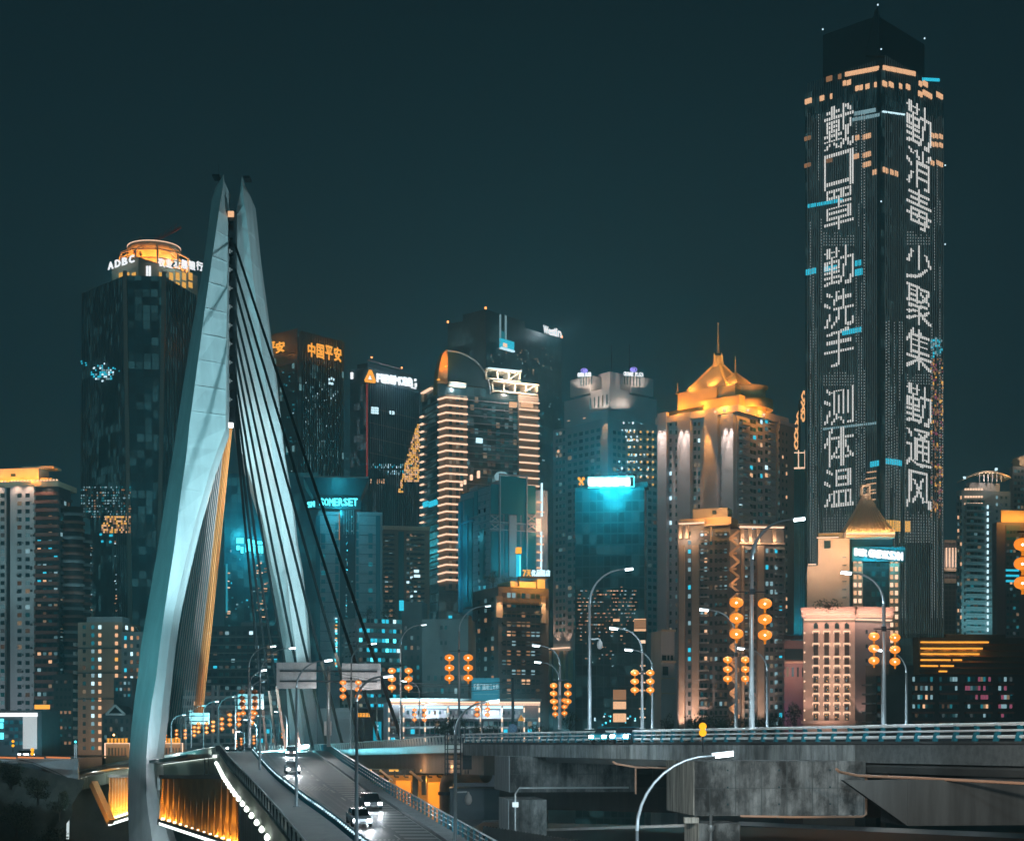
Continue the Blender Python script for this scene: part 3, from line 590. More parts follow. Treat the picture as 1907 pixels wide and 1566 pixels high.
def frame(x0, x1, y0, y1, nb, out=1.5, m=cream):
    mb = MB(); f.pslab(mb, x0, y0, x1, y0+3, out+1, 6); f.pslab(mb, x0, y1-2.5, x1, y1, out, 6)
    for k in range(nb+1): x = x0+(x1-x0-2.5)*k/nb; f.pslab(mb, x, y0+3, x+2.5, y1-2.5, out, 4)
    mb.bar(f.pt(x0+(x1-x0)*.7, y1-3, out), f.pt(x1-2, y0+4, out), .5)
    mb.build('terrace_frame', m, B.root)
frame(902, 967, 691, 710, 3); frame(914, 999, 714, 734, 4); frame(833, 865, 714, 722, 2)
light('POINT', f.pt(935, 700, 6), (.85, .95, 1), 6000, B.root); light('POINT', f.pt(985, 722, 6), (1, .8, .65), 6000, B.root); light('POINT', f.pt(950, 728, 6), (1, .8, .65), 6000, B.root); light('POINT', f.pt(848, 722, 4), (.8, .95, 1), 2500, B.root)
strip(B, 'terrace_light', f, [(835, 718, 864, 720)], ICE, 2.4); strip(B, 'terrace_light', f, [(905, 690, 966, 691.5)], ICE, 3)
mb = MB(); B.L.pslab(mb, 788, 724, 808, 727, 1, 3); B.L.pslab(mb, 788, 727, 790, 748, 1, 2); mb.build('terrace_frame', cream, B.root); strip(B, 'terrace_light', B.L, [(789, 727, 807, 729)], PINK, 1.4)
B.finish()
# ---------------------------------------------------------------- very dark tower behind
B = Bld('dark_hotel_tower', 'very dark tall hotel tower far behind with a tilted white sign and red beacons', 'building', 1000, 834, 905, 1046, 588, 40, facade('near_black_wall', (.014, .05, .058), (.022, .055, .065), 3, 4, .4, .4, .4, var=.3, lit=.8, litcol=(.3, .65, .7), es=.06, cl=.42))
f = B.Rf
for i, ch in enumerate('Westin'):
    x = (1009, 1018, 1023.5, 1028, 1031.5, 1036)[i]; w = (8.5, 5, 4.5, 3.2, 3, 6)[i]; dy = (x-1009)*.22; cap = ch in 'Wti'
    B.text('letter', ch, f, x, 608+dy+(0 if cap else 4), x+w, 622+dy, WHT, 1.5, .4, bold=.35)
light('POINT', f.pt(1026, 616, 10), (.7, .9, 1), 9000, B.root, size=2)
mb = MB(); [mb.box(p, 1.1, 1.1, 1.1) for p in (B.q(B.wl, 0, B.zt+1), B.q(2, 2, B.zt+5), f.w(B.wr, B.zt+1, 0))]; build_each(mb, 'beacon', REDL, B.root)
B.shell(0, B.wl*.6, 0, B.wr*.5, B.zt, B.zt+4, dark_r, 'roof_room')
strip(B, 'lift_shaft_light', f, [(930, 586, 931.2, 640), (940, 588, 941.5, 640)], ICED, 1); strip(B, 'lift_shaft_light', f, [(931.5, 617, 939, 636)], CYD, .6); strip(B, 'sky_lobby', f, [(930, 634, 955, 652)], CYAN, 1.2); strip(B, 'sky_lobby_floor', f, [(930, 650, 955, 653)], ICE, 1.6)
strip(B, 'lit_or_reflected_window', f, [(934, 640, 941, 647)], PINK, 1.6)
scatter(B, B.Rf, 912, 1030, 645, 700, 46, [WARMD, WARM, ICED], [5, 1, 2], (1, 1.8), (1.2, 3)); scatter(B, f, 930, 1040, 720, 860, 25, [CYD, ICED]); B.finish()
# ---------------------------------------------------------------- teal deco building
tg = mat('teal_deep_glass', (.008, .20, .235), .45)
B = Bld('teal_glass_deco_tower', 'blocky tower of teal glass panels framed in grey stone below the line lit tower', 'building', 540, 857, 912, 1020, 905, 62, mat('deco_stone', (.26, .27, .30), .75, noise=.12))
f = B.Rf; B.shell(1, 12, 6, B.wr-12, B.zt, B.z(888), mat('deco_stone', (.15, .16, .175)), 'upper_block')
strip(B, 'glass_panel', f, [(931, 888, 979, 958), (914, 902, 928, 957), (982, 904, 997, 957), (914, 990, 928, 1075), (982, 990, 997, 1075), (932, 958, 936, 975), (940, 958, 946, 975), (962, 958, 968, 975), (972, 958, 979, 975), (932, 990, 936, 1070), (940, 978, 946, 1066), (962, 978, 968, 1066), (972, 990, 979, 1070), (914, 961, 928, 972), (914, 976, 928, 986), (982, 961, 997, 972), (982, 976, 997, 986)], tg, .25)
mb = MB()
for x in (914, 982):
    for y in (961, 976): mb.bar(f.pt(x, y, .5), f.pt(x+14, y+10, .5), .35); mb.bar(f.pt(x+14, y, .5), f.pt(x, y+10, .5), .35)
f.pslab(mb, 929, 886, 931, 1075, .7); f.pslab(mb, 979, 886, 981, 1075, .7); f.pslab(mb, 911, 973, 998, 975, .6); f.pslab(mb, 911, 987, 998, 989, .6); f.pslab(mb, 929, 884.5, 981, 887, 1); f.pslab(mb, 947, 960, 961, 1075, .5)
mb.build('stone_frame', mat('deco_frame_stone', (.42, .40, .42), .8), B.root)
strip(B, 'glass_panel', B.L, [(884, 915, 890, 960), (894, 985, 902, 1080), (866, 930, 882, 965), (864, 975, 880, 1130)], tg, .25)
mb = MB(); B.L.pslab(mb, 858, 935, 862, 1140, 1); B.L.pslab(mb, 871, 960, 873, 1120, .6); B.L.pslab(mb, 861, 970, 884, 973, .8); mb.build('lit_frame', mat('blue_frame', (.05, .3, .4), .6), B.root)
light('POINT', B.L.pt(866, 1000, 6), (.1, .75, 1), 1300, B.root); light('POINT', B.L.pt(868, 1090, 6), (.1, .75, 1), 1300, B.root); light('POINT', f.pt(960, 1045, 10), (.05, .6, .8), 4000, B.root)
mb = MB()
for k in range(20): z = B.z(905+k*13); f.slab(mb, .2, f.u(929), z, z+.12, .1); B.L.slab(mb, .2, B.wl-.2, z, z+.12, .1)
mb.build('tile_joint', dark_r, B.root); B.grid(B.L, 888, 908, 930, 1130, 2, 14, .3, .5, [DARKW, TEALW])
strip(B, 'roof_lamp', B.L, [(860, 900, 862, 906), (866, 894, 868.5, 902), (878, 884, 880.5, 894), (891, 877, 894, 890)], PINK, .6)
B.shell(13, B.wl-3, 2, 10, B.zt, B.z(893), mat('deco_stone', (.15, .16, .175)), 'upper_block')
strip(B, 'warm_panel', f, [(998, 966, 1006, 990)], PINK, .7); strip(B, 'warm_panel', f, [(999, y, 1006+random.random()*6, y+3) for y in (934, 952, 997, 1012, 1027, 1042, 1056)], WARM, .8); strip(B, 'light_bar', f, [(1007, 900, 1008.2, 962), (1006, 990, 1007, 1070)], ICE, 1)
light('POINT', f.pt(1008, 980, 5), (1, .55, .3), 2500, B.root); light('POINT', f.pt(1010, 935, 5), (1, .55, .3), 1200, B.root)
mb = MB(); mb.lathe(f.w(f.u(944), B.z(887), -4), [(2.2, 0), (2.4, 1.4), (1.6, 2.4), (0, 2.8)], 10); mb.build('roof_dome', ICED, B.root); B.finish()
# ---------------------------------------------------------------- budget hotel sign building
B = Bld('orange_sign_hotel', 'dark apartment block with a glowing hotel sign over an orange lit roof room', 'building', 430, 880, 928, 1022, 1092, 66, mat('dusky_tile', (.12, .105, .105), .8, noise=.3, nscale=.2, streak=True))
f = B.Rf
strip(B, 'bay_pier', f, [(922, 1110, 934, 1150), (1006, 1110, 1014, 1160)], beige, .8); bands(B, f, 934, 1008, 1125, 1380, 15, 3, 1, dark_r)
B.grid(f, 934, 1006, 1100, 1385, 8, 16, .7, .5, [DARKW, WARM, WARMD, ICED], [10, 1.2, 1.6, .8]); B.grid(B.L, 886, 924, 1110, 1380, 3, 15, .3, .4, [DARKW, WARMD], [9, 1])
for x in (927, 1010): light('SPOT', f.pt(x, 1108, 3), (1, .6, .3), 5000, B.root, f.pt(x, 1160, .5), 60)
B.shell(1, 10, 12, B.wr-.6, B.zt, B.z(1074), cream, 'roof_room'); B.shell(1, 10, 4, 11.5, B.zt, B.z(1080), cream, 'roof_room')
for x in (985, 1003, 962): light('POINT', f.pt(x, 1084, 3.2), (1, .4, .04), 1400, B.root)
B.part('sign_frame', metal_d, lambda mb: f.pslab(mb, 968, 1074, 1020, 1076, .8, 1))
for i, ch in enumerate('7天优品酒店'):
    w = 6.6 if i == 0 else 8.4; x = 969 if i == 0 else 976+(i-1)*8.9
    B.text('letter', ch, f, x+.4, 1062.5, x+w-.6, 1073.5, GOLD if i < 2 else CYB if False else (GOLD if i < 2 else ICE), 1.6, .4, bold=.12)
strip(B, 'blade_sign', f, [(961, 1033, 966, 1074)], CYAN, 1.5); strip(B, 'blade_sign_top', f, [(960, 1020, 967, 1031)], ORG, 1.5); strip(B, 'blade_sign_line', f, [(963, 1036, 964.4, 1072)], CYB, 1.8)
B.part('blade_sign_post', metal_d, lambda mb: f.pslab(mb, 962.5, 1030, 964.5, 1092, 1.2, -.5)); B.finish()
B = Bld('plain_annex', 'plain dark blank-walled block under the line lit tower', 'building', 420, 786, 872, 886, 1152, 8, mat('blank_wall', (.11, .135, .14), .85, noise=.2, nscale=.15))
B.grid(B.L, 818, 834, 1154, 1240, 2, 3, .5, .25, DARKW); B.grid(B.L, 792, 868, 1250, 1370, 6, 5, .4, .4, [DARKW, CYD, CYAN, ICED], [9, 1.4, .8, .4]); strip(B, 'roof_lamp', B.L, [(836, 1146, 842, 1151)], CYAN, .6); B.shell(0, 5, 1, 6, B.zt, B.z(1144), dark_r, 'roof_room'); B.finish()
B = Bld('small_dark_block', 'dark block with a cyan lit panel on its roof edge beside the blank-walled block', 'building', 450, 748, 786, 796, 1120, 8, dark_r)
strip(B, 'lit_panel', B.L, [(744.5, 1118, 752, 1137)], CYAN, .8); B.grid(B.L, 750, 784, 1160, 1380, 3, 12, .4, .4, [DARKW, CYD], [5, 1]); B.finish()
# ---------------------------------------------------------------- colonnade building
B = Bld('colonnade_building', 'long low building with a pink lit eaves line and glowing columns behind the road sign', 'building', 330, 714, 722, 1006, 1306, 82, mat('mauve_wall', (.32, .29, .33), .8))
f = B.Rf; strip(B, 'eaves_light', f, [(726, 1306.5, 1004, 1309), (726, 1311, 1004, 1312.2)], PINK, 1.6); B.part('eaves', white_r, lambda mb: f.pslab(mb, 722, 1301, 1006, 1306, 1.8))
cols = (724, 751, 791, 833, 894, 934, 975, 1003)
for x in cols:
    strip(B, 'column', f, [(x-1.5, 1313, x+1.5, 1385)], white_r, .9)
    for y in (1322, 1340, 1358, 1376): strip(B, 'column_light', f, [(x-1.2, y-4, x+1.2, y+4)], PINK, 1)
strip(B, 'lit_gallery', f, [(755, 1314.5, 789, 1319), (795, 1314.5, 831, 1319), (837, 1314.5, 892, 1319), (898, 1314.5, 932, 1319), (937, 1314.5, 973, 1319)], ICE, .6)
light('SPOT', f.pt(800, 1308, 2.5), (.7, .9, 1), 3500, B.root, f.pt(800, 1330), 140); light('SPOT', f.pt(910, 1308, 2.5), (.7, .9, 1), 3500, B.root, f.pt(910, 1330), 140)
B.grid(f, 755, 972, 1322, 1331, 22, 1, .35, .7, [DARKW, white_r], [2, 1]); B.grid(f, 727, 1000, 1340, 1384, 30, 3, .75, .6, [DARKW, TEALW, CYAN, ICED], [12, 6, 1, .5]); bands(B, f, 727, 1000, 1337, 1372, 3, 2.2, .8, white_r, 'floor_band'); B.finish()
# ---------------------------------------------------------------- crown hotel tower
st = mat('pale_grey_stone', (.36, .385, .41), .8, noise=.1, nscale=.1)
B = Bld('crown_lettered_hotel_tower', 'pale stepped stone hotel tower with two lit blue and white crown signs on top', 'building', 760, 1030, 1135, 1226, 778, 50, st)
B.shell(-.5, B.wl*.78, -.5, B.wr*.95, B.zt, B.z(728), st, 'upper_tier'); B.shell(5, B.wl*.62, 5, B.wr*.72, B.z(728), B.z(718), st, 'upper_tier')
s2 = mat('crown_panels', (.40, .40, .42), .6)
B.shell(-1, 12, -1, 12, B.z(763), B.z(722), s2, 'corner_drum')
for (b0, b1, a0, a1) in ((-1, 9, 12, B.wl*.66), (13, B.wr*.86, -1, 8)): B.shell(a0, a1, b0, b1, B.z(724), B.z(691), s2, 'crown_block')
B.shell(6, 14, 6, 16, B.z(720), B.z(684), s2, 'crown_block')
fl = Face(B.L.o+B.L.n*1.1, B.L.d); fr = Face(B.Rf.o+B.Rf.n*1.1, B.Rf.d)
for f_, x0, x1, yt in ((fl, 1078, 1103, 689), (fr, 1159, 1196, 687)):
    n = 11; w = (x1-x0)/n
    for i, ch in enumerate('CROWNE PLAZA'.replace(' ', ' ')):
        if ch != ' ': B.text('letter', ch, f_, x0+i*(x1-x0)/12+.2, yt+6+i*(.15 if f_ is fr else -.1), x0+(i+.86)*(x1-x0)/12, yt+13+i*(.15 if f_ is fr else -.1), WHT, .9, .3, bold=.1)
    mb = MB(); cx = (x0+x1)/2+ (0 if f_ is fr else 0); pts = [f_.pt(cx+6*math.cos(a), yt+2+4*math.sin(a), .9) for a in [k*math.pi/8 for k in range(17)]]; mb.tube(pts, .17, 5); f_.pslab(mb, cx-3, yt, cx-1, yt+4, .9); f_.pslab(mb, cx+1, yt, cx+3, yt+4, .9); mb.build('sign_emblem', PURP, B.root)
for f_, xs, y in ((B.L, (1082, 1092, 1102, 1112, 1122), 724), (B.Rf, (1160, 1170, 1180, 1190), 723), (B.L, (1112, 1124, 1132), 762), (B.Rf, (1140, 1152, 1162), 762)):
    for x in xs: light('SPOT', f_.pt(x, y, 5.5), (1, .78, .62), 1500, B.root, f_.pt(x, y-26, 0), 110)
light('POINT', B.L.pt(1110, 716, 4), (1, .7, .5), 2500, B.root)
for f_, x0, x1 in ((B.L, 1056, 1092), (B.Rf, 1168, 1216)): B.grid(f_, x0, x1, 742, 765, 7, 1, .35, 1, DARKW)
B.grid(Face(B.L.o+B.L.n*1.05, B.L.d), 1080, 1104, 700, 718, 5, 1, .35, 1, DARKW); B.grid(Face(B.Rf.o+B.Rf.n*1.05, B.Rf.d), 1160, 1194, 700, 718, 6, 1, .35, 1, DARKW); B.grid(Face(B.L.o+B.L.n*1.05, B.L.d), 1096, 1134, 738, 758, 5, 1, .3, 1, DARKW); B.grid(B.Rf, 1136, 1162, 742, 760, 3, 1, .3, 1, DARKW)
for f_, x0, x1, n in ((B.L, 1034, 1054, 3), (B.L, 1056, 1120, 6), (B.Rf, 1140, 1166, 3), (B.Rf, 1167, 1224, 6)): B.grid(f_, x0, x1, 800, 1180, n, 28, .62, .48, [DARKW, TEALW, TEALW], [2, 2, 1])
B.win = [w if random.random() > 0 else w for w in B.win]
strip(B, 'corner_shaft', B.L, [(1124, 762, 1135, 890)], s2, 1); light('SPOT', B.L.pt(1130, 766, 6), (1, .55, .25), 9000, B.root, B.L.pt(1131, 830, 0), 45)
mb = MB(); [mb.box(B.Rf.pt(x+ (0), y+i*1.0, .4), .8, .8, .8) for x in (1170, 1180, 1192, 1205, 1215) for i, y in enumerate(range(806, 905, 13))]; build_each(mb, 'facade_lamp', GOLD, B.root)
for _ in range(60): x = random.gauss(1176, 14); y = random.choice((786, 800, 812, 818, 830, 845, 858, 870, 885)); B.W(B.Rf, x, y, x+random.uniform(1, 2.4), y+random.uniform(1.5, 5), random.choice((WHT, ICED, ICE)), .3)
strip(B, 'lit_corner_frame', B.Rf, [(1206, 714, 1207.2, 730), (1210, 714, 1211.2, 730), (1206, 713, 1211, 714.2)], WHT, .6)
strip(B, 'lamp', B.L, [(1058, 783, 1063, 784.5), (1087, 778, 1092, 780), (1039, 838, 1042, 843)], WARM, .5)
strip(B, 'podium_column', B.L, [(x, 1212, x+5, 1270) for x in (1022, 1036, 1048, 1062)], cream, 1.5)
for x in (1023, 1040, 1058): light('SPOT', B.L.pt(x, 1210, 5), (1, .55, .35), 6000, B.root, B.L.pt(x, 1170, 0), 50)
strip(B, 'podium_light', B.L, [(1021, 1206, 1062, 1208)], PINK, 2); B.finish()
mb = MB()
for x in (1122, 1155): a = B.L.pt(x, 690, -6); mb.tube([a, a+Vector((0, 0, 13))], .25, 5)
mb.build('antenna', metal_d, B.root)
# ---------------------------------------------------------------- glow sign tower
fd = facade('deep_teal_wall', (.008, .055, .065), (.010, .065, .075), 2.2, 3.4, .3, .5, .25, lit=.7, litcol=(.2, .6, .65), es=.05, cl=.42, var=.35)
B = Bld('glow_sign_tower', 'dark teal glass tower with a blown-out white and cyan rooftop sign beside an orange emblem', 'building', 500, 1071, 1200, 1231, 905, 8, fd)
f = B.L
mb = MB()
for cx, cy, r in ((1079, 892, 2.8), (1087, 892, 2.8), (1083, 897, 3.2), (1080, 902, 2), (1086, 902, 2)): mb.hexa([f.pt(cx+r*math.cos(a), cy+r*math.sin(a), .5) for a in [k*math.pi/5 for k in range(10)]], [f.pt(cx+r*math.cos(a), cy+r*math.sin(a), 1.1) for a in [k*math.pi/5 for k in range(10)]])
mb.build('sign_emblem', ORG, B.root)
x = 1095.5
for i, w in enumerate((15, 16, 15, 14, 12, 10)):
    mb = MB(); n = 12; cx = x+w/2; dy = random.uniform(-.5, .5); h = 8.5 if i != 4 else 7.5
    ring = [(cx+(w/2+.7)*math.copysign(abs(math.cos(a))**.45, math.cos(a)), 898+dy+h*math.copysign(abs(math.sin(a))**.45, math.sin(a))*(1+random.uniform(-.06, .06))) for a in [2*math.pi*k/n for k in range(n)]]
    mb.hexa([f.pt(a, b, .5+i*.02) for a, b in ring], [f.pt(a, b, 1.2+i*.02) for a, b in ring]); mb.build('glowing_character', WHT, B.root); x += w-.7
light('POINT', f.pt(1125, 900, 7), (.03, .8, 1), 16000, B.root, size=2); light('POINT', f.pt(1160, 900, 7), (.03, .8, 1), 14000, B.root, size=2); light('POINT', f.pt(1140, 925, 10), (.03, .7, .9), 9000, B.root, size=3); light('POINT', P(1135, 880, 705), (.03, .75, 1), 30000, B.root, size=3)  # last light added beside the hotel tower to imitate the sign's halo
strip(B, 'sign_outline', f, [(1095, 888, 1181, 889), (1095, 907, 1181, 908.2), (1180, 889, 1181.5, 907)], CYB, .9)
B.shell(-1, 5, 2, 8, B.zt, B.z(896), dark_r, 'roof_room')
for _ in range(230):
    y = 1095+abs(random.gauss(0, 1))*55; x = random.uniform(1074, 1182) if y < 1210 else random.uniform(1074, 1140)
    if y < 1240: B.W(f, x, round(y/7)*7, x+random.uniform(1, 4.5), round(y/7)*7+1.8, random.choice((WARMD, WARMD, WARM, WARMD, ICED)), .2)
strip(B, 'lit_hall', f, [(1142, 1306, 1166, 1320), (1142, 1328, 1166, 1344), (1142, 1152, 1154, 1157)], WARM, .3); strip(B, 'lit_hall', f, [(1142, 1284, 1166, 1303)], WARMD, .3)
strip(B, 'lit_atrium', f, [(1181, 1152, 1203, 1154), (1181, 1171, 1203, 1175)], WARM, .4); strip(B, 'atrium_glass', f, [(1181, 1155, 1203, 1170)], WARMD, .3)
for y in (1192, 1195, 1238, 1252, 1269, 1284, 1318, 1334): B.W(f, 1190+random.random()*4, y, 1202, y+2.5, random.choice((WARM, PINK)), .4)
strip(B, 'shop_light', f, [(1107, 1336, 1109, 1342)], ICE, .6); scatter(B, f, 1120, 1200, 1325, 1350, 16, [CYAN, CYB, ICE]); B.finish()
# ---------------------------------------------------------------- small white building at its right
B = Bld('small_white_building', 'small white stepped building between the dark teal tower and the golden roofed tower', 'building', 440, 1212, 1231, 1256, 1174, 72, white_r)
strip(B, 'cornice', B.Rf, [(1231, 1172, 1257, 1176), (1231, 1230, 1257, 1234), (1231, 1262, 1257, 1264), (1231, 1290, 1257, 1292)], cream, .8); strip(B, 'window', B.Rf, [(1233, 1220, 1240, 1230), (1243, 1220, 1246, 1229), (1249, 1220, 1253, 1229), (1234, 1241, 1244, 1257)], DARKW, .2); B.finish()
# ---------------------------------------------------------------- golden roofed tower
gs = mat('golden_tower_stone', (.44, .43, .47), .75, noise=.1, nscale=.15)
B = Bld('golden_roof_tower', 'broad stone tower with a floodlit golden pyramid roof and spire', 'building', 560, 1229, 1372, 1472, 768, 42, gs)
zt = B.zt; B.shell(-1.5, B.wl+1, -1.5, B.wr*.9, zt, zt+2.4, mat('cornice_stone', (.55, .5, .48), .7), 'cornice')
fl, fr = B.L, B.Rf; sg = mat('golden_stone', (.58, .42, .22), .7, noise=.12, nscale=.3)
for f_, x0, x1 in ((fl, 1229, 1246), (fl, 1266, 1290), (fl, 1316, 1341), (fr, 1352-0, 1372)):
    if x0 < 1340: strip(B, 'pier', f_, [(x0, 770, x1, 1180)], gs, 1.6)
strip(B, 'pier', fl, [(1349, 772, 1371, 1180)], gs, 1.8)
for x in (1234, 1242, 1274, 1284, 1357, 1368): light('SPOT', fl.pt(x, 771, 3.6), (1, .75, .6), 42000, B.root, fl.pt(x, 930, .3), 26, size=.2)
light('SPOT', fl.pt(1322, 771, 4), (1, .38, .07), 60000, B.root, fl.pt(1324, 940, .4), 26, size=.2); light('SPOT', fl.pt(1316, 771, 3.6), (1, .45, .1), 4000, B.root, fl.pt(1314, 840, .5), 34)
for x0, x1 in ((1247, 1251), (1258, 1263), (1292, 1297), (1300, 1304), (1343, 1347)): B.grid(fl, x0, x1, 782, 1180, 1, 26, .9, .45, [DARKW, ICE], [14, 1])
f = fr
for x0, x1 in ((1376, 1390), (1396, 1408), (1411, 1420), (1424, 1436)): B.grid(f, x0, x1, 778, 1180, 2, 28, .75, .5, [DARKW, TEALW, WARM, ICE, CYAN], [16, 3, 1, .5, .5])
bands(B, f, 1376, 1392, 790, 1170, 28, 5, 1.6, mat('balcony_stone', (.34, .33, .34), .7)); bands(B, f, 1430, 1440, 790, 1170, 28, 4, 1, mat('balcony_stone', (.34, .33, .34), .7))
strip(B, 'side_wing', f, [(1445, 794, 1472, 1180)], mat('wing_stone', (.27, .24, .24), .8), 1.5); strip(B, 'side_wing_cornice', f, [(1444, 788, 1474, 794)], gs, 2)
ff = Face(f.o+f.n*1.5, f.d); B.grid(ff, 1447, 1468, 800, 1180, 3, 26, .3, .4, [DARKW, WARM], [12, 1])
# golden upper tiers
z = lambda y: B.z(y)
u2 = B.shell(-1, 14, 0, 17, zt+2.4, z(735), sg, 'gold_tier')
B.shell(9, 26, 1, 11, z(744), z(711), sg, 'gold_tier'); B.shell(2, 12, 2, 12, z(735), z(711), sg, 'gold_tier'); B.shell(12, 31, 2, 14, zt+2.4, z(742), dark_r, 'terrace')
c0 = B.q(2, 11, 0); mb = MB(); mb.lathe((c0.x, c0.y, 0), [(8.2, zt+2.4), (8.2, z(737)), (5.6, z(737)), (5.6, z(714)), (6.6, z(713)), (6.6, z(711)), (0, z(709))], 20); mb.build('drum', sg, B.root)
fl2 = Face(fl.o, fl.d)
for f_, b in ((fr, [(1394, 745, 1402, 754), (1412, 747, 1418, 757)]),): strip(B, 'dark_opening', f_, b, DARKW, 1.2)
def pyr(ca, cb, ha, hb, z0, z1, name='gold_roof', t_=.16):
    mb = MB(); r = [(ca+ha, cb-hb), (ca-ha, cb-hb), (ca-ha, cb+hb), (ca+ha, cb+hb)]; t = t_
    mb.hexa([B.q(*p, z0) for p in r], [B.q(ca+(p[0]-ca)*t, cb+(p[1]-cb)*t, z1) for p in r])
    mb.build(name, mat('golden_roof_metal', (.55, .42, .28), .55), B.root)
    for p in r[:3]:
        mb = MB(); mb.bar(B.q(*p, z0+.2), B.q(ca+(p[0]-ca)*t, cb+(p[1]-cb)*t, z1+.2), .8); mb.build('roof_hip', sg, B.root)
pyr(14, 9, 8.6, 7.2, z(711), z(662)); pyr(6, 8, 4.6, 5, z(710), z(685), t_=.05)
c1 = B.q(14, 9, 0); zz = z(664)
mb = MB(); mb.lathe((c1.x, c1.y, 0), [(1.9, zz-3), (1.5, zz+2), (1.8, zz+4), (0, zz+4)], 10); mb.build('spire_base', sg, B.root)
mb = MB()
for a in range(4): p = Vector((c1.x+1.9*math.cos(a*math.pi/2+.7), c1.y+1.9*math.sin(a*math.pi/2+.7), zz)); mb.hexa([p+Vector(v) for v in ((-.5, -.5, 0), (.5, -.5, 0), (.5, .5, 0), (-.5, .5, 0))], [p+Vector(v) for v in ((-.3, -.3, 5), (.1, -.3, 4.4), (.1, .3, 4.4), (-.3, .3, 5))])
build_each(mb, 'spire_horn', sg, B.root); mb = MB(); mb.tube([(c1.x, c1.y, zz+5), (c1.x, c1.y, zz+9), (c1.x, c1.y, z(583)), (c1.x, c1.y, z(579))], [.6, .35, .2, .35], 8); mb.build('spire', sg, B.root)
for (p, h) in ((B.q(6, 8, z(688)), 7), (B.q(26, 1, z(713)), 4)): mb = MB(); mb.tube([p, p+Vector((0, 0, 1.5)), p+Vector((0, 0, h))], [.9, .3, .1], 6); mb.build('finial', sg, B.root)
for a, b, zz_, w in ((24, -3, z(732), 3600), (14, -3, z(735), 3600), (4, -4, z(745), 3600), (-5, 2, z(745), 3600), (-5, 12, z(745), 3600)):
    light('POINT', B.q(a, b, zz_-2), (1, .34, .04), w, B.root, size=.5)
for a, b, zz_, ta in ((22, -1, z(705), (16, 6, z(690))), (12, 0, z(705), (12, 6, z(685))), (3, 0, z(705), (7, 6, z(695))), (-3, 12, z(703), (6, 10, z(695)))):
    light('SPOT', B.q(a, b, zz_), (1, .40, .07), 3800, B.root, B.q(*ta), 110, size=.4)
light('POINT', B.q(9, 4, z(652)), (1, .5, .12), 1500, B.root)
for k, (a, b) in enumerate(((20, -.9), (8, -1.5), (4, -1.6), (-2, 4), (-2, 14))): mb = MB(); mb.box(B.q(a, b, z(764)), .8, .8, .6); mb.build('flood_or_fill_lamp', PINK, B.root)
B.finish()
# ---------------------------------------------------------------- zigzag lit residential tower in front
bt = mat('dusk_tile', (.22, .21, .22), .8, noise=.2, nscale=.2, streak=True); lt = mat('lit_pier_tile', (.42, .33, .27), .75, noise=.1)
B = Bld('zigzag_lit_tower', 'apartment tower with a lit zigzag lattice between its wings before the golden roofed tower', 'building', 420, 1262, 1360, 1462, 975, 22, bt)
f, g = B.L, B.Rf
g = Face(B.c+B.n if False else B.c, (1, .12)); mb = MB(); u1 = g.u(1460); g.slab(mb, 0, u1, 0, B.z(985), 0, 12); mb.build('right_wing', bt, B.root)
strip(B, 'cornice', f, [(1264, 970, 1314, 974), (1314, 976, 1360, 979)], lt, 1); strip(B, 'cornice_light', f, [(1266, 974, 1312, 976)], PINK, 1.2); strip(B, 'cornice', g, [(1374, 977, 1460, 981)], lt, 1.2); strip(B, 'cornice_light', g, [(1377, 981, 1458, 983.5)], PINK, 1.2); strip(B, 'cornice', g, [(1376, 1011, 1460, 1014)], lt, .8)
strip(B, 'pier', f, [(x, 977, x+5, 1003) for x in (1266, 1278)]+[(1324, 982, 1326, 1008)], lt, .9); strip(B, 'pier', g, [(x, 984, x+6, 1010) for x in (1378, 1393, 1408, 1438)], lt, .9)
for f_, xs, y in ((f, (1269, 1281, 1292), 1001), (g, (1381, 1396, 1411, 1441), 1008)):
    for x in xs: light('POINT', f_.pt(x, y, 2), (1, .6, .35), 350, B.root)
for f_, x0, x1 in ((f, 1266, 1276), (f, 1290, 1303), (g, 1380, 1385), (g, 1410, 1422)): strip(B, 'pier', f_, [(x0, 1016, x1, 1385)], lt, .7)
for x, f_ in ((1270, f), (1297, f)): light('SPOT', f_.pt(x, 1372, 5), (1, .62, .45), 9000, B.root, f_.pt(x, 1300, .5), 60)
for x in (1384, 1416): light('SPOT', g.pt(x, 1372, 6), (1, .7, .55), 5000, B.root, g.pt(x, 1260, .5), 60)
B.grid(f, 1280, 1288, 985, 1385, 1, 24, .6, .45, [DARKW, ICED, CYAN], [7, 1, 1]); B.grid(f, 1304, 1318, 985, 1385, 2, 24, .7, .5, [DARKW, ICED, WARM, ICE], [12, 1, 1, 1]); B.grid(f, 1320, 1356, 985, 1385, 4, 24, .5, .45, [DARKW, WARM, ICED, ICE], [26, 1, 1, .6])
bands(B, f, 1303, 1320, 992, 1385, 24, 3, 1.2, mat('balcony_stone', (.34, .33, .34))); bands(B, f, 1334, 1356, 992, 1385, 24, 3, .8, dark_r)
B.grid(g, 1386, 1408, 1018, 1385, 3, 24, .6, .5, [DARKW, ICED, WARMD], [14, 1, 1]); B.grid(g, 1424, 1458, 1018, 1385, 4, 24, .6, .5, [DARKW, CYAN, ICED], [14, 1, 1]); bands(B, g, 1386, 1396, 1022, 1385, 24, 4, 1, grey_r); bands(B, g, 1444, 1460, 1022, 1385, 24, 4, 1, grey_r)
mb = MB(); n = 25; gg = Face(g.o+Vector((0, -1.6, 0)), (1, 0)); x0, x1 = 1359, 1376
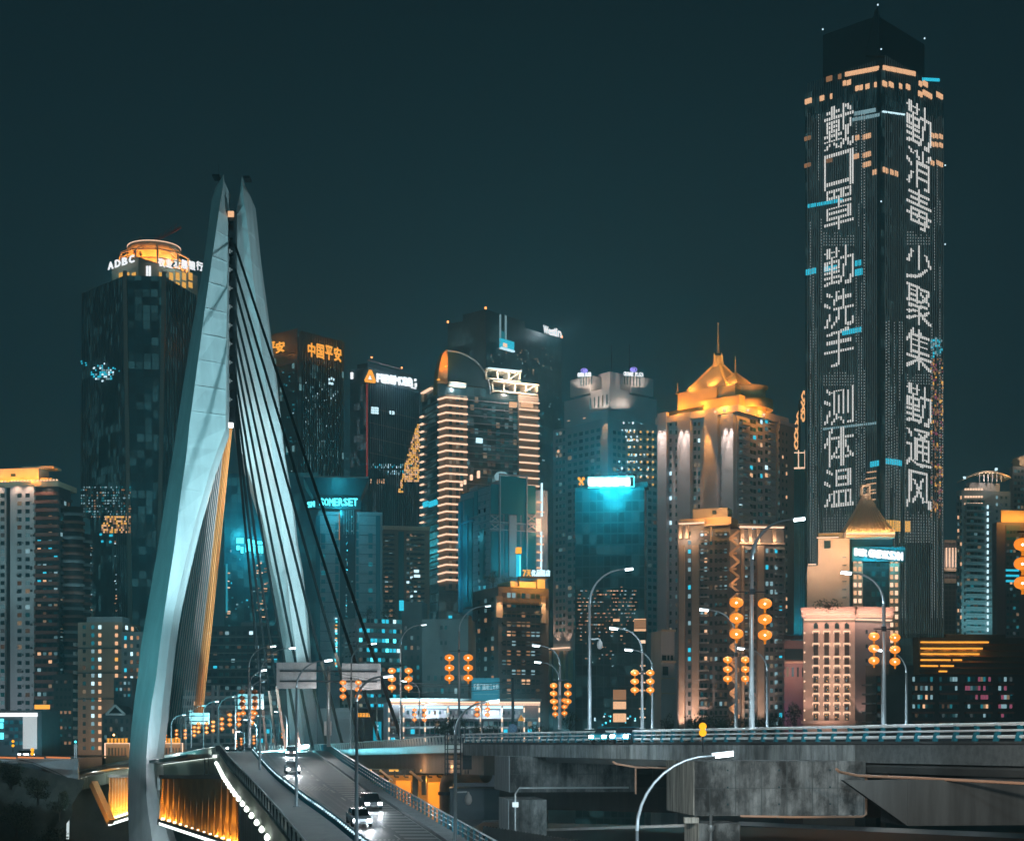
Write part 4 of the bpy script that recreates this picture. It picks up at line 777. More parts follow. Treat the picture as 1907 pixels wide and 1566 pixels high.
for k in range(n):
    ya = 988+k*14.4; yb = ya+14.4; mb.bar(gg.pt(x0 if k % 2 else x1, ya), gg.pt(x1 if k % 2 else x0, yb), .75, .6)
    if k % 2 == 0: mb.bar(gg.pt(x0, yb), gg.pt(x1-4, yb-1), .5, .5)
mb.build('zigzag_lattice', mat('zigzag_paint', (.7, .48, .32), .6), B.root)
for k in range(9): light('POINT', gg.pt(1367, 1005+k*40, 2.5), (1, .5, .22), 170, B.root)
B.shell(0, 14, 1, 8, B.z(980), B.z(961), mat('roof_room_gold', (.6, .42, .25), .7), 'roof_room'); B.shell(1.5, 11, 3, 8, B.z(961), B.z(941), cream, 'roof_room')
mb = MB(); [mb.box(B.L.pt(x, 956, -1.9+.2), 1, .4, 1) for x in (1327, 1361-4)]; build_each(mb, 'round_opening', DARKW, B.root)
for x in (1312, 1330, 1348): light('POINT', f.pt(x, 967, 3.5), (1, .45, .1), 700, B.root)
light('POINT', f.pt(1340, 952, 3.5), (1, .6, .4), 900, B.root); B.finish()
# ---------------------------------------------------------------- lattice spire tower
B = Bld('diamond_lattice_tower', 'slim teal tower topped by a warm lit diamond lattice spire left of the tallest skyscraper', 'building', 900, 1473, 1490, 1512, 838, 60, facade('teal_cable_wall', (.006, .09, .11), (.05, .17, .19), 1.6, 3.4, .5, .3, .35, var=.3))
f = Face(B.c+Vector((-8, -2, 0)), (1, 0)); mb = MB()
def dia(cx, cy, w, h):
    p = [(cx, cy-h), (cx+w, cy), (cx, cy+h), (cx-w, cy)]
    for i in range(4): mb.bar(f.pt(*p[i]), f.pt(*p[(i+1) % 4]), .75)
for cx, cy in ((1497, 738), (1492, 757), (1500, 757), (1488, 775), (1496, 775), (1503, 776), (1484, 793), (1483, 811), (1483, 827)): dia(cx, cy, 4, 10)
mb.build('diamond_lattice', emi('lattice_light', (1, .48, .18), 1.5), B.root); mb = MB(); mb.bar(f.pt(1502, 728), f.pt(1502, 714), .6); mb.build('spire', metal_d, B.root)
mb = MB(); [mb.bar(f.pt(x, 838), f.pt(x, 870), .5) for x in (1475, 1487, 1499)]; mb.bar(f.pt(1474, 843), f.pt(1500, 843), .5); mb.bar(f.pt(1472, 872), f.pt(1502, 871), .8); build_each(mb, 'lit_balustrade', PINK, B.root)
mb = MB(); [mb.box(f.pt(1472, y, 1), .9, .9, .9) for y in range(888, 1180, 14)]; build_each(mb, 'edge_lamp', PINK, B.root); light('POINT', f.pt(1486, 1165, 12), (.05, .8, 1), 9000, B.root, size=2)
mb = MB(); [mb.bar(f.pt(x, 1180, .6), f.pt(x, 880, .6), .35) for x in range(1476, 1504, 4)]; mb.build('facade_fin', mat('teal_fin', (.08, .3, .34), .5), B.root)
mb = MB(); mb.bar(f.pt(1488, 838), f.pt(1489, 745), 1.2); mb.build('lattice_mast', metal_d, B.root); B.finish()
# ---------------------------------------------------------------- tallest skyscraper with LED characters
fs_ = facade('tall_tower_glass', (.035, .085, .10), (.07, .11, .12), 1.45, 4.2, .3, .35, .22, var=.3, lit=.8, litcol=(.3, .65, .7), es=.07, cl=.42)
B = Bld('tallest_skyscraper', 'tallest dark glass skyscraper with white LED Chinese characters running down both faces', 'building', 800, 1499, 1640, 1757, 128, 44, fs_)
f, g = B.L, B.Rf; ms = mat('black_crown', (.02, .04, .045), .5)
B.shell(5, B.wl*.83, 5, B.wr*.83, B.zt, B.z(28, 806), ms, 'crown')
mb = MB(); zc = B.z(28); p = B.q(1, 1, 0)
mb.hexa([B.q(10, -.2+2, B.z(90)), B.q(2, 2, B.z(100)), B.q(2, 10, B.z(90)), B.q(12, 12, B.z(90))], [B.q(6.5, 5, B.z(8)), B.q(4, 4, B.z(2)), B.q(5, 6.5, B.z(8)), B.q(7, 7, B.z(8))]); mb.build('crown_peak', ms, B.root)
mb = MB(); [mb.box(p, .6, .6, .6) for p in (B.q(4, 4, B.z(1)), B.q(5, B.wr*.83, B.z(27, 812)), B.q(B.wl*.83, 5, B.z(28, 812)), f.w(B.wl, B.z(95), .5)*0+B.q(-.8, -.8, B.z(95)), B.q(-.8, -.8, B.z(378)), B.q(-1, B.wr, B.z(250)), B.q(-1, B.wr, B.z(405)))]; build_each(mb, 'beacon', ICE, B.root)
strip(B, 'corner_pier', f, [(1634, 128, 1640, 1190)], mat('corner_glass', (.008, .04, .05), .2), .5)
fins(B, f, 1503, 1632, 135, 1190, 30, .28, .5, mat('fin_light', (.22, .26, .27), .5)); fins(B, g, 1646, 1755, 135, 1190, 28, .28, .5, mat('fin_light'))
def row(f_, xs, y, slope, m, h=7): [B.W(f_, a, y+(a-1640)*slope, b, y+(a-1640)*slope+h, m, .7) for a, b in xs]
SL, SR = -.19, .14
row(f, [(x, x+2.4) for x in range(1575, 1636, 3)], 123, SL, WARM, 8); row(g, [(x, x+2.2) for x in range(1644, 1704, 3)], 122, SR+.06, WARM, 8); row(f, [(1540, 1550), (1562, 1568)], 124, SL, WARMD, 9); row(g, [(x, x+1.8) for x in range(1716, 1748, 3)], 142, .05, CYAN, 5)
row(f, [(1571, 1576), (1578, 1586)], 138, SL, WARM, 9); row(g, [(1711, 1715), (1718, 1726)], 148, .06, WARM, 9); row(f, [(1629, 1633), (1594, 1600), (1602, 1608), (1613, 1620)], 152, SL, WARM, 9); row(g, [(1643, 1650), (1655, 1662), (1673, 1678), (1687, 1693)], 152, SR, WARM, 9); row(f, [(1500, 1512), (1528, 1535), (1547, 1551)], 158, SL, WARM, 9); row(g, [(1709, 1716), (1718, 1734), (1742, 1754)], 166, .08, WARM, 9)
row(f, [(x, x+3) for x in range(1592, 1632, 4)], 200, SL, ICED, 7); row(g, [(x, x+1.5) for x in range(1643, 1684, 3)], 207, SR, ICE, 2.5); row(f, [(x, x+3) for x in range(1588, 1640, 4)], 211, SL, ICED, 6)
row(f, [(1594, 1601), (1608, 1622)], 244, SL, WARM, 9); row(f, [(1591, 1600), (1608, 1622)], 278, SL, WARM, 9); row(f, [(1608, 1622)], 296, SL, WARM, 9); row(f, [(1626, 1634)], 314, SL, WARM, 9); row(g, [(1644, 1652), (1656, 1662), (1665, 1671)], 312, .3, WARM, 9)
row(g, [(1732, 1738), (1740, 1745), (1748, 1754)], 236, SR, WARM, 8); row(g, [(1732, 1738), (1740, 1745), (1748, 1754)], 252, SR, WARM, 8); row(g, [(1732, 1738), (1742, 1754)], 287, SR, WARM, 8); row(f, [(1499, 1510)], 228, SL, WARMD, 7); row(f, [(1499, 1510)], 278, SL, WARMD, 7); row(f, [(x, x+3) for x in range(1536, 1552, 4)], 278, SL, WARMD, 7)
row(f, [(x, x+4.5) for x in range(1505, 1568, 6)], 357, SL+.01, CYAN, 6); row(f, [(1502, 1510), (1512, 1520)], 476, SL, CYAN, 10); row(f, [(x, x+5) for x in range(1536, 1556, 6)], 478, SL, CYAN, 9); row(f, [(1593, 1598), (1600, 1604)], 477, SL, CYAN, 10); row(f, [(1593, 1600), (1601, 1607)], 493, SL, CYAN, 12); row(f, [(x, x+5) for x in range(1570, 1606, 6)], 602, SL, CYAN, 9)
row(f, [(1621, 1628), (1629, 1638)], 856, SL, CYAN, 10); row(g, [(1648, 1655), (1656, 1665), (1666, 1677)], 853, SR, CYAN, 10); row(f, [(x, x+2) for x in range(1534, 1634, 4)], 785, SL*.6, ICED, 4)
# reflections of neighbours put in as glowing panes: scattered warm ones low on the left face, coloured light column on the right edge
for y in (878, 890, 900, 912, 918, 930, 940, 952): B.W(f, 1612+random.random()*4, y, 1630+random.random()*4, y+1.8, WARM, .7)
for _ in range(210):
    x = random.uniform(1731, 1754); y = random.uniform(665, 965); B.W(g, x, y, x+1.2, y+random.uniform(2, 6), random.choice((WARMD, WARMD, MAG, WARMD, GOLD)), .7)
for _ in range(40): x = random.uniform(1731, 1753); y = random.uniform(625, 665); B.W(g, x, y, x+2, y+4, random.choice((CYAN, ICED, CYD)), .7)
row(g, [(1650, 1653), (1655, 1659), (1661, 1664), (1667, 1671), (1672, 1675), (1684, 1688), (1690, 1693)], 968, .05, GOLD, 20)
# LED character display: dots on vertical rods, lit where the glyph has ink
LED = emi('led_white', (.93, .92, .88), 1.05)
def ledchar(f_, ch, x0, x1, y0, y1, slope):
    vs, fs2, tr, asp = glyph(ch); u0, u1, z0, z1 = f_.rect(x0, y0, x1, y1); ncol = 13; nrow = 30; mb = MB()
    T = [tuple(vs[i] for i in t) for t in tr]
    def ink(x, y):
        for (ax, ay), (bx, by), (cx, cy) in T:
            d = (by-cy)*(ax-cx)+(cx-bx)*(ay-cy)
            if abs(d) < 1e-12: continue
            p = ((by-cy)*(x-cx)+(cx-bx)*(y-cy))/d; q = ((cy-ay)*(x-cx)+(ax-cx)*(y-cy))/d
            if p >= 0 and q >= 0 and p+q <= 1: return True
        return False
    cw = (u1-u0)/ncol; rh = (z1-z0)/nrow
    for c in range(ncol):
        for r in range(nrow):
            X = (c+.5)/ncol; Yy = (r+.5)/nrow
            if ink(X, Yy) or ink(X+.015, Yy):
                a = u0+cw*(c+.5); zb = z0+rh*r; f_.slab(mb, a-cw*.25, a+cw*.25, zb+rh*.06, zb+rh*.9, 1.0, -.7)
    mb.build('led_character', LED, B.root)
for i, (ch, y0, y1) in enumerate((('戴', 196, 278), ('口', 284, 350), ('罩', 352, 428), ('勤', 460, 532), ('洗', 540, 610), ('手', 612, 682), ('测', 722, 790), ('体', 796, 868), ('温', 872, 944))): ledchar(f, ch, 1536, 1592, y0, y1, 0)
for i, (ch, y0, y1) in enumerate((('勤', 196, 276), ('消', 280, 352), ('毒', 354, 428), ('少', 458, 526), ('聚', 534, 606), ('集', 614, 690), ('勤', 718, 792), ('通', 800, 870), ('风', 878, 948))): ledchar(g, ch, 1685, 1732, y0, y1, 0)
mb = MB()
def rod(f_, x, ya, yb):
    u = f_.u(x); z0, z1 = f_.rect(x, yb, x+1, ya)[0:0] or (f_.pt(x, yb).z, f_.pt(x, ya).z); z = z0
    while z < z1: f_.slab(mb, u-.13, u+.13, z, z+.55, .9, -.6); z += 1.5
random.seed(3)
for x in range(1511, 1614, 5):
    if 1534 < x < 1594:
        for a, b in ((430, 458), (690, 718), (948, 1010)): rod(f, x, a+random.random()*15, b)
    else:
        y = 215
        while y < 1120: h = random.uniform(40, 200); (random.random() < (.8 if y > 700 else .5)) and rod(f, x, y, min(1150, y+h)); y += h+10
for x in range(1648, 1756, 5):
    if 1684 < x < 1733:
        for a, b in ((432, 456), (694, 716), (952, 1010)): rod(g, x, a+random.random()*15, b)
    else:
        y = 300 if x > 1733 else 600
        while y < 1120: h = random.uniform(40, 200); (random.random() < (.7 if y > 560 else .35)) and rod(g, x, y, min(1150, y+h)); y += h+10
mb.build('led_rods', emi('led_dim', (.75, .85, .85), .5), B.root)
mb = MB()
for f_, xs in ((f, range(1505, 1634, 4)), (g, range(1646, 1756, 4))):
    for x in xs: u = f_.u(x+.5); f_.slab(mb, u-.1, u+.1, f_.pt(x, 1180).z, f_.pt(x, 206+random.random()*20).z, .75, -.6)
mb.build('mullion_light', emi('mullion_glow', (.6, .8, .82), .10), B.root)
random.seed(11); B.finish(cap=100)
# ---------------------------------------------------------------- limestone building with pyramid roof and cyan sign
ls = mat('floodlit_limestone', (.5, .40, .31), .75, noise=.1, nscale=.2)
B = Bld('pyramid_roof_hotel', 'limestone and glass hotel with a small ribbed pyramid roof and a glowing cyan-white sign', 'building', 520, 1503, 1582, 1664, 1052, 12, ls)
f = B.L; B.shell(0, B.wl*.74, 0, 12, B.zt, B.z(1002), ls, 'stepped_block'); B.shell(-.2, 4.5, 1, 12, B.z(1002), B.z(1028), ls, 'stepped_block') if False else None
g = Face(B.c+Vector((0, 2, 0)), (1, .1)); mb = MB(); g.slab(mb, 0, g.u(1662), 0, B.z(1000), 0, 12); mb.build('glass_wing', facade('hotel_glass_wall', (.012, .05, .06), (.03, .07, .08), 2.5, 3, .3, .5, .3, var=.4), B.root)
strip(B, 'coping_light', f, [(1505, 1050, 1520, 1052), (1521, 1000, 1562, 1002)], PINK, .6)
B.grid(f, 1567, 1578, 1030, 1120, 1, 6, .7, .12, DARKW); strip(B, 'window', f, [(1535, 1007, 1547, 1021)], DARKW, .3)
for x0, x1 in ((1588, 1606), (1656, 1674)): strip(B, 'window_bay', g, [(x0, 1035, x1, 1215)], ls, .6); B.grid(Face(g.o+g.n*.6, g.d), x0, x1, 1037, 1215, 2, 12, .6, .55, [PINK, WARM, WARMD], [1, 2, 1])
B.grid(g, 1612, 1650, 1040, 1210, 4, 9, .7, .5, [DARKW, TEALW], [2, 1])
B.shell(-2, 10, 2, 12, B.z(1001), B.z(990), mat('golden_stone', (.58, .42, .22)), 'gold_tier'); strip(B, 'lattice_window', Face(B.q(10, 2, 0), -B.dl), [(1568, 1004, 1586, 1018)], DARKW, .1)
gc = (B.q(-4, 6, 0)); zz = B.z(992)
mb = MB(); hw = 44*520/F*1.02; prof = [(hw, zz), (hw*.66, zz+4.2), (hw*.36, zz+8.6), (hw*.14, zz+12.6)]
rings = [[Vector((gc.x+1+sx*r, gc.y+sy*r, z_)) for sx, sy in ((-1, -1), (1, -1), (1, 1), (-1, 1))] for r, z_ in prof]
rm = mat('ribbed_roof_metal', (.45, .36, .28), .5)
for a, b_ in zip(rings, rings[1:]): mb.hexa(a, b_)
mb.build('pyramid_roof', rm, B.root); mb = MB()
for i in range(13):
    t = i/12
    for a, b_ in zip(rings, rings[1:]): mb.bar(a[0].lerp(a[1], t)+Vector((0, -.15, .1)), b_[0].lerp(b_[1], t)+Vector((0, -.15, .1)), .28)
mb.build('roof_rib', rm, B.root)
mb = MB(); mb.box((gc.x+1, gc.y, zz-1.8), hw*2.02, hw*2.02, 1.8); mb.build('eaves', ls, B.root); mb = MB(); mb.box((gc.x+1, gc.y-hw*1.01, zz-.9), hw*2, .3, .5); mb.build('eaves_light', PINK, B.root)
mb = MB(); mb.box((gc.x+1, gc.y, zz+12.4), 3, 3, .6); [mb.box((gc.x+1+a, gc.y+b, zz+13), .5, .5, 2.6) for a in (-1.2, 1.2) for b in (-1.2, 1.2)]; mb.box((gc.x+1, gc.y, zz+15.6), 3, 3, .5); mb.build('lantern_turret', ls, B.root)
mb = MB(); mb.box((gc.x+1, gc.y+7, zz-9), hw*1.6, hw*1.2, 7.2); mb.build('roof_room', mat('teal_grid_wall'), B.root)
for i in range(7): light('POINT', (gc.x+1-hw+hw*2*i/6, gc.y-hw-1.2, zz+.4), (1, .5, .15), 450, B.root, size=.2)
light('POINT', (gc.x+1, gc.y-3, zz+14.5), (1, .7, .5), 350, B.root); light('POINT', (gc.x-6, gc.y-hw-2, zz-5), (1, .48, .12), 900, B.root); light('POINT', (gc.x-10, gc.y-hw-3, zz-3), (1, .48, .12), 900, B.root)
for x, y in ((1508, 1062), (1526, 1016), (1558, 1016), (1574, 1036), (1540, 1060)): light('POINT', f.pt(x, y, 6.5), (1, .62, .42), 1500, B.root, size=1)
x = 1588
for i, (ch, w) in enumerate(zip('Best GREYKSXN', (6, 5, 5, 4, 3, 7, 7, 7, 7, 7, 8, 8, 7))):
    if ch != ' ': B.text('letter', ch, g, x, 1023+(x-1588)*.09, x+w, 1035+(x-1588)*.11, WHT, 2.2, .4, bold=.3)
    x += w+.6
strip(B, 'sign_halo_panel', g, [(1586, 1019, 1684, 1046)], mat('halo_teal', (.02, .25, .32), .6), 1.0)  # teal panel colour stands in for the cyan halo round the letters
light('POINT', g.pt(1620, 1036, 5), (.03, .8, 1), 1800, B.root); light('POINT', g.pt(1660, 1038, 5), (.03, .8, 1), 1800, B.root); B.finish()
# ---------------------------------------------------------------- rose stone hotel with framed lit windows
B = Bld('rose_stone_hotel', 'rose floodlit stone hotel with four columns of light-framed windows above the elevated road', 'building', 400, 1496, 1592, 1660, 1150, 10, mat('rose_tile', (.5, .42, .38), .75, noise=.08, nscale=.4))
f = B.L; g = Face(B.c, (1, .35)); mb = MB(); g.slab(mb, 0, g.u(1658), 0, B.z(1150), 0, 10); mb.build('side_wing', mat('grey_tile', (.26, .27, .29), .75, noise=.08), B.root)
mb = MB()
for f_, a, b in ((f, 1493, 1592.5), (g, 1592, 1660)):
    f_.pslab(mb, a, 1146, b, 1150, .5); f_.pslab(mb, a-1, 1137, b, 1146, 1.1); f_.pslab(mb, a-2, 1131, b, 1137, 1.8, 1)
mb.build('cornice', pinkst, B.root)
strip(B, 'cornice_light', f, [(1498, 1152.5, 1591, 1154.5), (1501, 1142.5, 1592, 1143.6)], PINK, 1.4); strip(B, 'cornice_light', g, [(1593, 1153.5, 1656, 1155.5), (1593, 1143.5, 1656, 1144.5)], PINK, 1.4)
for x in (1505, 1530, 1555, 1580): light('POINT', f.pt(x, 1148, 3.4), (1, .5, .36), 650, B.root)
for x in (1600, 1622, 1645): light('POINT', g.pt(x, 1149, 3.4), (1, .5, .36), 700, B.root)
wx = (1519.5, 1539.5, 1558.5, 1577)
for x in wx: strip(B, 'arched_window', f, [(x-4, 1162, x+4, 1170)], DARKW, .15); mb = MB(); mb.lathe(f.pt(x, 1162, .0), [(4*400/F, 0), (0, .45)], 10, ey=.2); mb.build('arch', DARKW, B.root)
for r, (y0, y1) in enumerate(((1177, 1196), (1200, 1220), (1224, 1237), (1241, 1254), (1258, 1271), (1276, 1289), (1293, 1306), (1310, 1323), (1328, 1341))):
    for x in wx:
        mb = MB(); f.pslab(mb, x-6.3, y0-2.6, x+6.3, y0-.8, .55); f.pslab(mb, x-6.5, y0-.8, x-5.4, y0+3, .5); f.pslab(mb, x+5.4, y0-.8, x+6.5, y0+3, .5); fr_ = mb.build('light_frame', PINK, B.root)
        mb = MB(); f.pslab(mb, x-4.2, y0+1, x+4.2, y1, .12); mb.build('window', mat('amber_dark_glass', (.05, .04, .035), .3), B.root)
        if r > 3: 
            for _ in range(3): a = x+random.uniform(-3.5, 2.5); b = random.uniform(y0+2, y1-3); mb = MB(); f.pslab(mb, a, b, a+1.1, b+2, .2); mb.build('lit_pane', random.choice((GOLD, WARM, ICED)), B.root)
    light('POINT', f.pt(1529+r % 2*20, y0, 2.6), (1, .58, .4), 120, B.root); light('POINT', f.pt(1568-r % 2*10, y0, 2.6), (1, .58, .4), 120, B.root)
B.grid(g, 1605, 1640, 1163, 1350, 2, 7, .2, .25, DARKW); mb = MB(); [f.pslab(mb, 1497, y, 1499.5, y+3, .6) for y in range(1177, 1345, 18)]; build_each(mb, 'edge_lamp', PINK, B.root)
strip(B, 'base_cornice', f, [(1492, 1341.5, 1594, 1347)], pinkst, 1.4); strip(B, 'base_cornice', g, [(1592, 1342.5, 1625, 1348)], pinkst, 1.4); light('SPOT', g.pt(1604, 1345, 3), (1, .5, .38), 1600, B.root, g.pt(1604, 1300, 0), 50); light('SPOT', f.pt(1502, 1345, 5), (1, .5, .38), 1800, B.root, f.pt(1502, 1280, 0), 60); light('POINT', f.pt(1540, 1352, 5), (1, .55, .4), 700, B.root)
B.finish()
B = Bld('rose_low_block', 'low rose coloured block with a flat dark roof left of the rose stone hotel', 'building', 430, 1455, 1460, 1502, 1192, 84, mat('rose_low_wall', (.34, .24, .22), .8))
g = B.Rf; strip(B, 'roof_slab', g, [(1455, 1184, 1504, 1190)], dark_r, 1.2); strip(B, 'dark_gallery', g, [(1461, 1208, 1502, 1228)], DARKW, .15); strip(B, 'cornice', g, [(1460, 1231, 1502, 1235)], cream, .7); B.grid(g, 1462, 1500, 1240, 1262, 4, 1, .35, .8, DARKW); light('POINT', g.pt(1478, 1250, 6), (1, .5, .42), 1400, B.root); light('POINT', g.pt(1466, 1330, 4), (.7, .2, .9), 160, B.root); B.finish()
# ---------------------------------------------------------------- right edge
B = Bld('slim_lit_top_tower', 'slim far tower topped by white light columns just right of the tallest skyscraper', 'building', 980, 1752, 1758, 1800, 1010, 80, facade('mauve_grid_wall', (.08, .08, .09), (.2, .19, .2), 2.4, 3, .7, .7, .6))
g = B.Rf; strip(B, 'light_column', g, [(x, 1020, x+1.6, 1056) for x in (1761, 1767, 1773, 1779)], PINK, 1); strip(B, 'coping', g, [(1757, 1006, 1785, 1010), (1757, 1058, 1785, 1064), (1757, 1078, 1785, 1086)], cream, 1.4); light('POINT', g.pt(1770, 1045, 7), (1, .7, .6), 3500, B.root); B.finish()
B = Bld('arched_canopy_tower', 'pale blue-green apartment tower with a curved canopy roof on the right', 'building', 720, 1781, 1790, 1882, 912, 78, mat('pale_green_wall', (.28, .33, .34), .7))
g = B.Rf; B.shell(2, 5, 5, 20, B.zt, B.z(896), white_r, 'roof_room'); mb = MB(); n = 12
for k in range(n):
    xa = 1790+88*k/n; xb = 1790+88*(k+1)/n; ya = 895-14*math.sin(math.pi*(k+.15)/n*.92); yb = 895-14*math.sin(math.pi*(k+1.15)/n*.92)
    a, b = g.pt(xa, ya, 2), g.pt(xb, yb, 2); o = Vector((0, 10, 0)); mb.hexa([a, b, b+o, a+o], [a+Vector((0, 0, .8)), b+Vector((0, 0, .8)), b+o+Vector((0, 0, .8)), a+o+Vector((0, 0, .8))])
mb.build('curved_canopy', cream, B.root); mb = MB(); [mb.bar(g.pt(x, 898, 1), g.pt(x, 884, 1), .4) for x in (1822, 1830, 1838, 1846, 1854, 1862)]; build_each(mb, 'canopy_strut', white_r, B.root)
light('POINT', g.pt(1835, 893, 4), (1, .8, .7), 1500, B.root); light('POINT', g.pt(1868, 893, 4), (1, .55, .2), 900, B.root); mb = MB(); mb.box(g.pt(1851, 877, 2), 1, 1, 1); mb.box(g.pt(1792, 893, 2), 1, 1, 1); build_each(mb, 'beacon', ICE, B.root)
for j in range(21):
    y = 938+j*12; mb = MB(); g.pslab(mb, 1796, y, 1848, y+3.5, 1.1); mb.build('balcony', mat('pale_green_wall'), B.root)
B.grid(g, 1800, 1834, 928, 1184, 5, 21, .85, .5, [DARKW, TEALW, CYD], [5, 3, 1]); B.grid(g, 1782, 1792, 920, 1180, 2, 21, .6, .5, [DARKW, WARM, ICED], [9, 1, 1]); B.grid(g, 1852, 1878, 920, 1180, 3, 20, .4, .4, [DARKW, ICED], [6, 1])
mb = MB(); [mb.box(g.pt(1837, y, 1.2), .7, .6, 1.6) for y in range(948, 1184, 12)]; build_each(mb, 'edge_lamp', ICE, B.root); mb = MB(); [mb.box(g.pt(x, y, .6), .8, .5, .8) for x in range(1797, 1832, 5) for y in (913, 927, 940)]; build_each(mb, 'facade_lamp', PINK, B.root)
light('SPOT', g.pt(1815, 1190, 25), (.35, .9, 1), 26000, B.root, g.pt(1815, 1080, 0), 100); B.finish()
B = Bld('orange_crown_block', 'mauve apartment block with an orange lit roof band at the right edge', 'building', 680, 1848, 1856, 1960, 972, 84, mat('mauve_brick', (.2, .16, .18), .8))
g = B.Rf; B.shell(0, .9, 2, 26, B.zt, B.z(950), mat('roof_room_gold', (.6, .42, .25)), 'roof_room'); [light('POINT', g.pt(x, 966, 4), (1, .45, .08), 1500, B.root) for x in (1865, 1885, 1903)]
strip(B, 'light_panel', g, [(1873, 1060, 1897, 1064), (1873, 1070, 1897, 1074), (1873, 1080, 1897, 1084)], CYAN, .5); strip(B, 'glazed_strip', g, [(1873, 978, 1899, 1185)], mat('glazed_grey', (.12, .16, .18), .4), .3)
B.grid(Face(g.o+g.n*.3, g.d), 1874, 1898, 985, 1185, 4, 17, .7, .45, [DARKW, TEALW, CYD, WARM], [6, 4, 1, .5]); B.finish()
B = Bld('tall_edge_tower', 'tall grey apartment tower with a small lit roof blade at the far right edge', 'building', 820, 1880, 1886, 1990, 868, 84, grey_r)
g = B.Rf; B.grid(g, 1888, 1925, 872, 950, 6, 7, .6, .5, [DARKW, ICE, TEALW], [4, 1, 3]); mb = MB(); a, b = g.pt(1892, 858, 2), g.pt(1925, 842, 2); o = Vector((0, 10, 0)); v = Vector((0, 0, .8)); mb.hexa([a, b, b+o, a+o], [a+v, b+v, b+o+v, a+o+v]); g.pslab(mb, 1898, 850, 1925, 868, .5, 8); mb.build('roof_blade', cream, B.root); light('POINT', g.pt(1900, 862, 5), (1, .7, .5), 900, B.root); B.finish()
B = Bld('orange_strip_building', 'dark low building striped with orange light strips under the right hand towers', 'building', 460, 1700, 1712, 1960, 1186, 82, dark_r)
g = B.Rf
for k, (y, xe) in enumerate(((1196, 1840), (1207.5, 1828), (1218, 1822), (1229, 1795), (1240, 1778), (1250, 1762))):
    x = 1714+(k == 5)*34
    while x < xe-6: w = random.uniform(14, 34); mb = MB(); g.pslab(mb, x, y-1.6, min(xe, x+w), y+1.2, .8); mb.build('light_strip', ORG, B.root); x += w+random.choice((.8, 6 if k > 2 else 1))
    mb = MB(); g.pslab(mb, 1712, y+2.4, 1960, y+5, 1.1); mb.build('floor_band', mat('rust_band', (.10, .05, .04), .7), B.root)
B.shell(0, 1.5, 8, 26, B.zt, B.z(1180), dark_r, 'roof_room')
for x in (1730, 1760, 1790, 1815): light('POINT', g.pt(x, 1214, 2.4), (1, .36, .04), 500, B.root)
B.finish()
B = Bld('long_balcony_block', 'long dark apartment block with rows of balcony windows, some pink, behind the right guardrail', 'building', 370, 1640, 1650, 1990, 1256, 86, dark_r)
g = B.Rf
for x0, x1 in ((1698, 1738), (1748, 1784), (1796, 1846), (1858, 1886)):
    bands(B, g, x0, x1, 1274, 1362, 6, 4, 1, red_r); B.grid(g, x0+1, x1-1, 1256, 1356, int((x1-x0)/5), 6, .85, .5, [DARKW, CYD, MAG if x0 > 1790 else ICED, WARM, TEALW, ICED], [9, 1, 2.4 if x0 > 1790 else .6, .5, 3, .7])
strip(B, 'window', g, [(1882, 1290, 1884, 1294)], CYAN, .3); B.finish(cap=90)
B = Bld('stacked_balcony_block', 'dark balcony block right beside the rose stone hotel', 'building', 385, 1612, 1632, 1690, 1258, 60, dark_r)
g = B.Rf; bands(B, g, 1633, 1688, 1275, 1362, 6, 4, 1, red_r); B.grid(g, 1634, 1686, 1258, 1356, 8, 6, .85, .5, [DARKW, CYD, WARM, TEALW], [8, 2, .5, 3]); bands(B, B.L, 1612, 1631, 1275, 1362, 6, 3, 1.2, grey_r); strip(B, 'roof_room', g, [(1655, 1226, 1690, 1256)], dark_r, -2) if False else B.shell(0, 8, 4, 12, B.zt, B.z(1236), dark_r, 'roof_room'); B.finish()
# ================================================================ the cable-stayed bridge
tower_paint = mat('tower_concrete_paint', (.56, .60, .61), .6, noise=.07, nscale=.12, streak=True)
steel = mat('galvanised_steel', (.42, .45, .46), .35, .7); teal_paint = mat('teal_guard_paint', (.01, .15, .20), .45); rope = mat('black_cable_sheath', (.008, .009, .010), .9, spec=.1)
asph = mat('asphalt', (.04, .043, .046), .55, noise=.25, nscale=1.2, bump=.1); pave = mat('walkway_paving', (.22, .225, .22), .6, noise=.2, nscale=.8); wornc = mat('stained_concrete', (.135, .145, .145), .9, noise=.8, nscale=1.3, streak=True, bump=.25)
bridge = thing('cable_stayed_bridge', 'cable-stayed bridge with a pale split concrete tower floodlit cyan and black stay cables', 'bridge', P(430, 1395, 365))
LLEG = [(325, 400, 416.6, 418), (348, 394, 415, 416.5), (393, 389, 408, 425), (434, 383.5, 402, 424), (498, 374, 392.6, 423), (587, 358.5, 380, 422), (674, 345, 368.6, 421), (757, 332.5, 357.5, 420), (790, 328, 353, 420), (831, 322, 349, 405), (864, 317, 345, 393), (912, 309, 338, 379.5), (957, 302, 332, 366), (1017, 293, 325, 351), (1074, 283, 316, 337.5), (1134, 273, 307, 324.5), (1200, 262, 298, 314.6), (1260, 256, 291, 308), (1305, 250, 283, 303), (1350, 245, 277, 299), (1395, 241, 273.5, 293), (1440, 239, 272, 291), (1480, 238, 272.5, 293), (1510, 238, 275.6, 298), (1566, 240, 284, 315), (1630, 247, 298, 342), (1760, 270, 330, 380)]
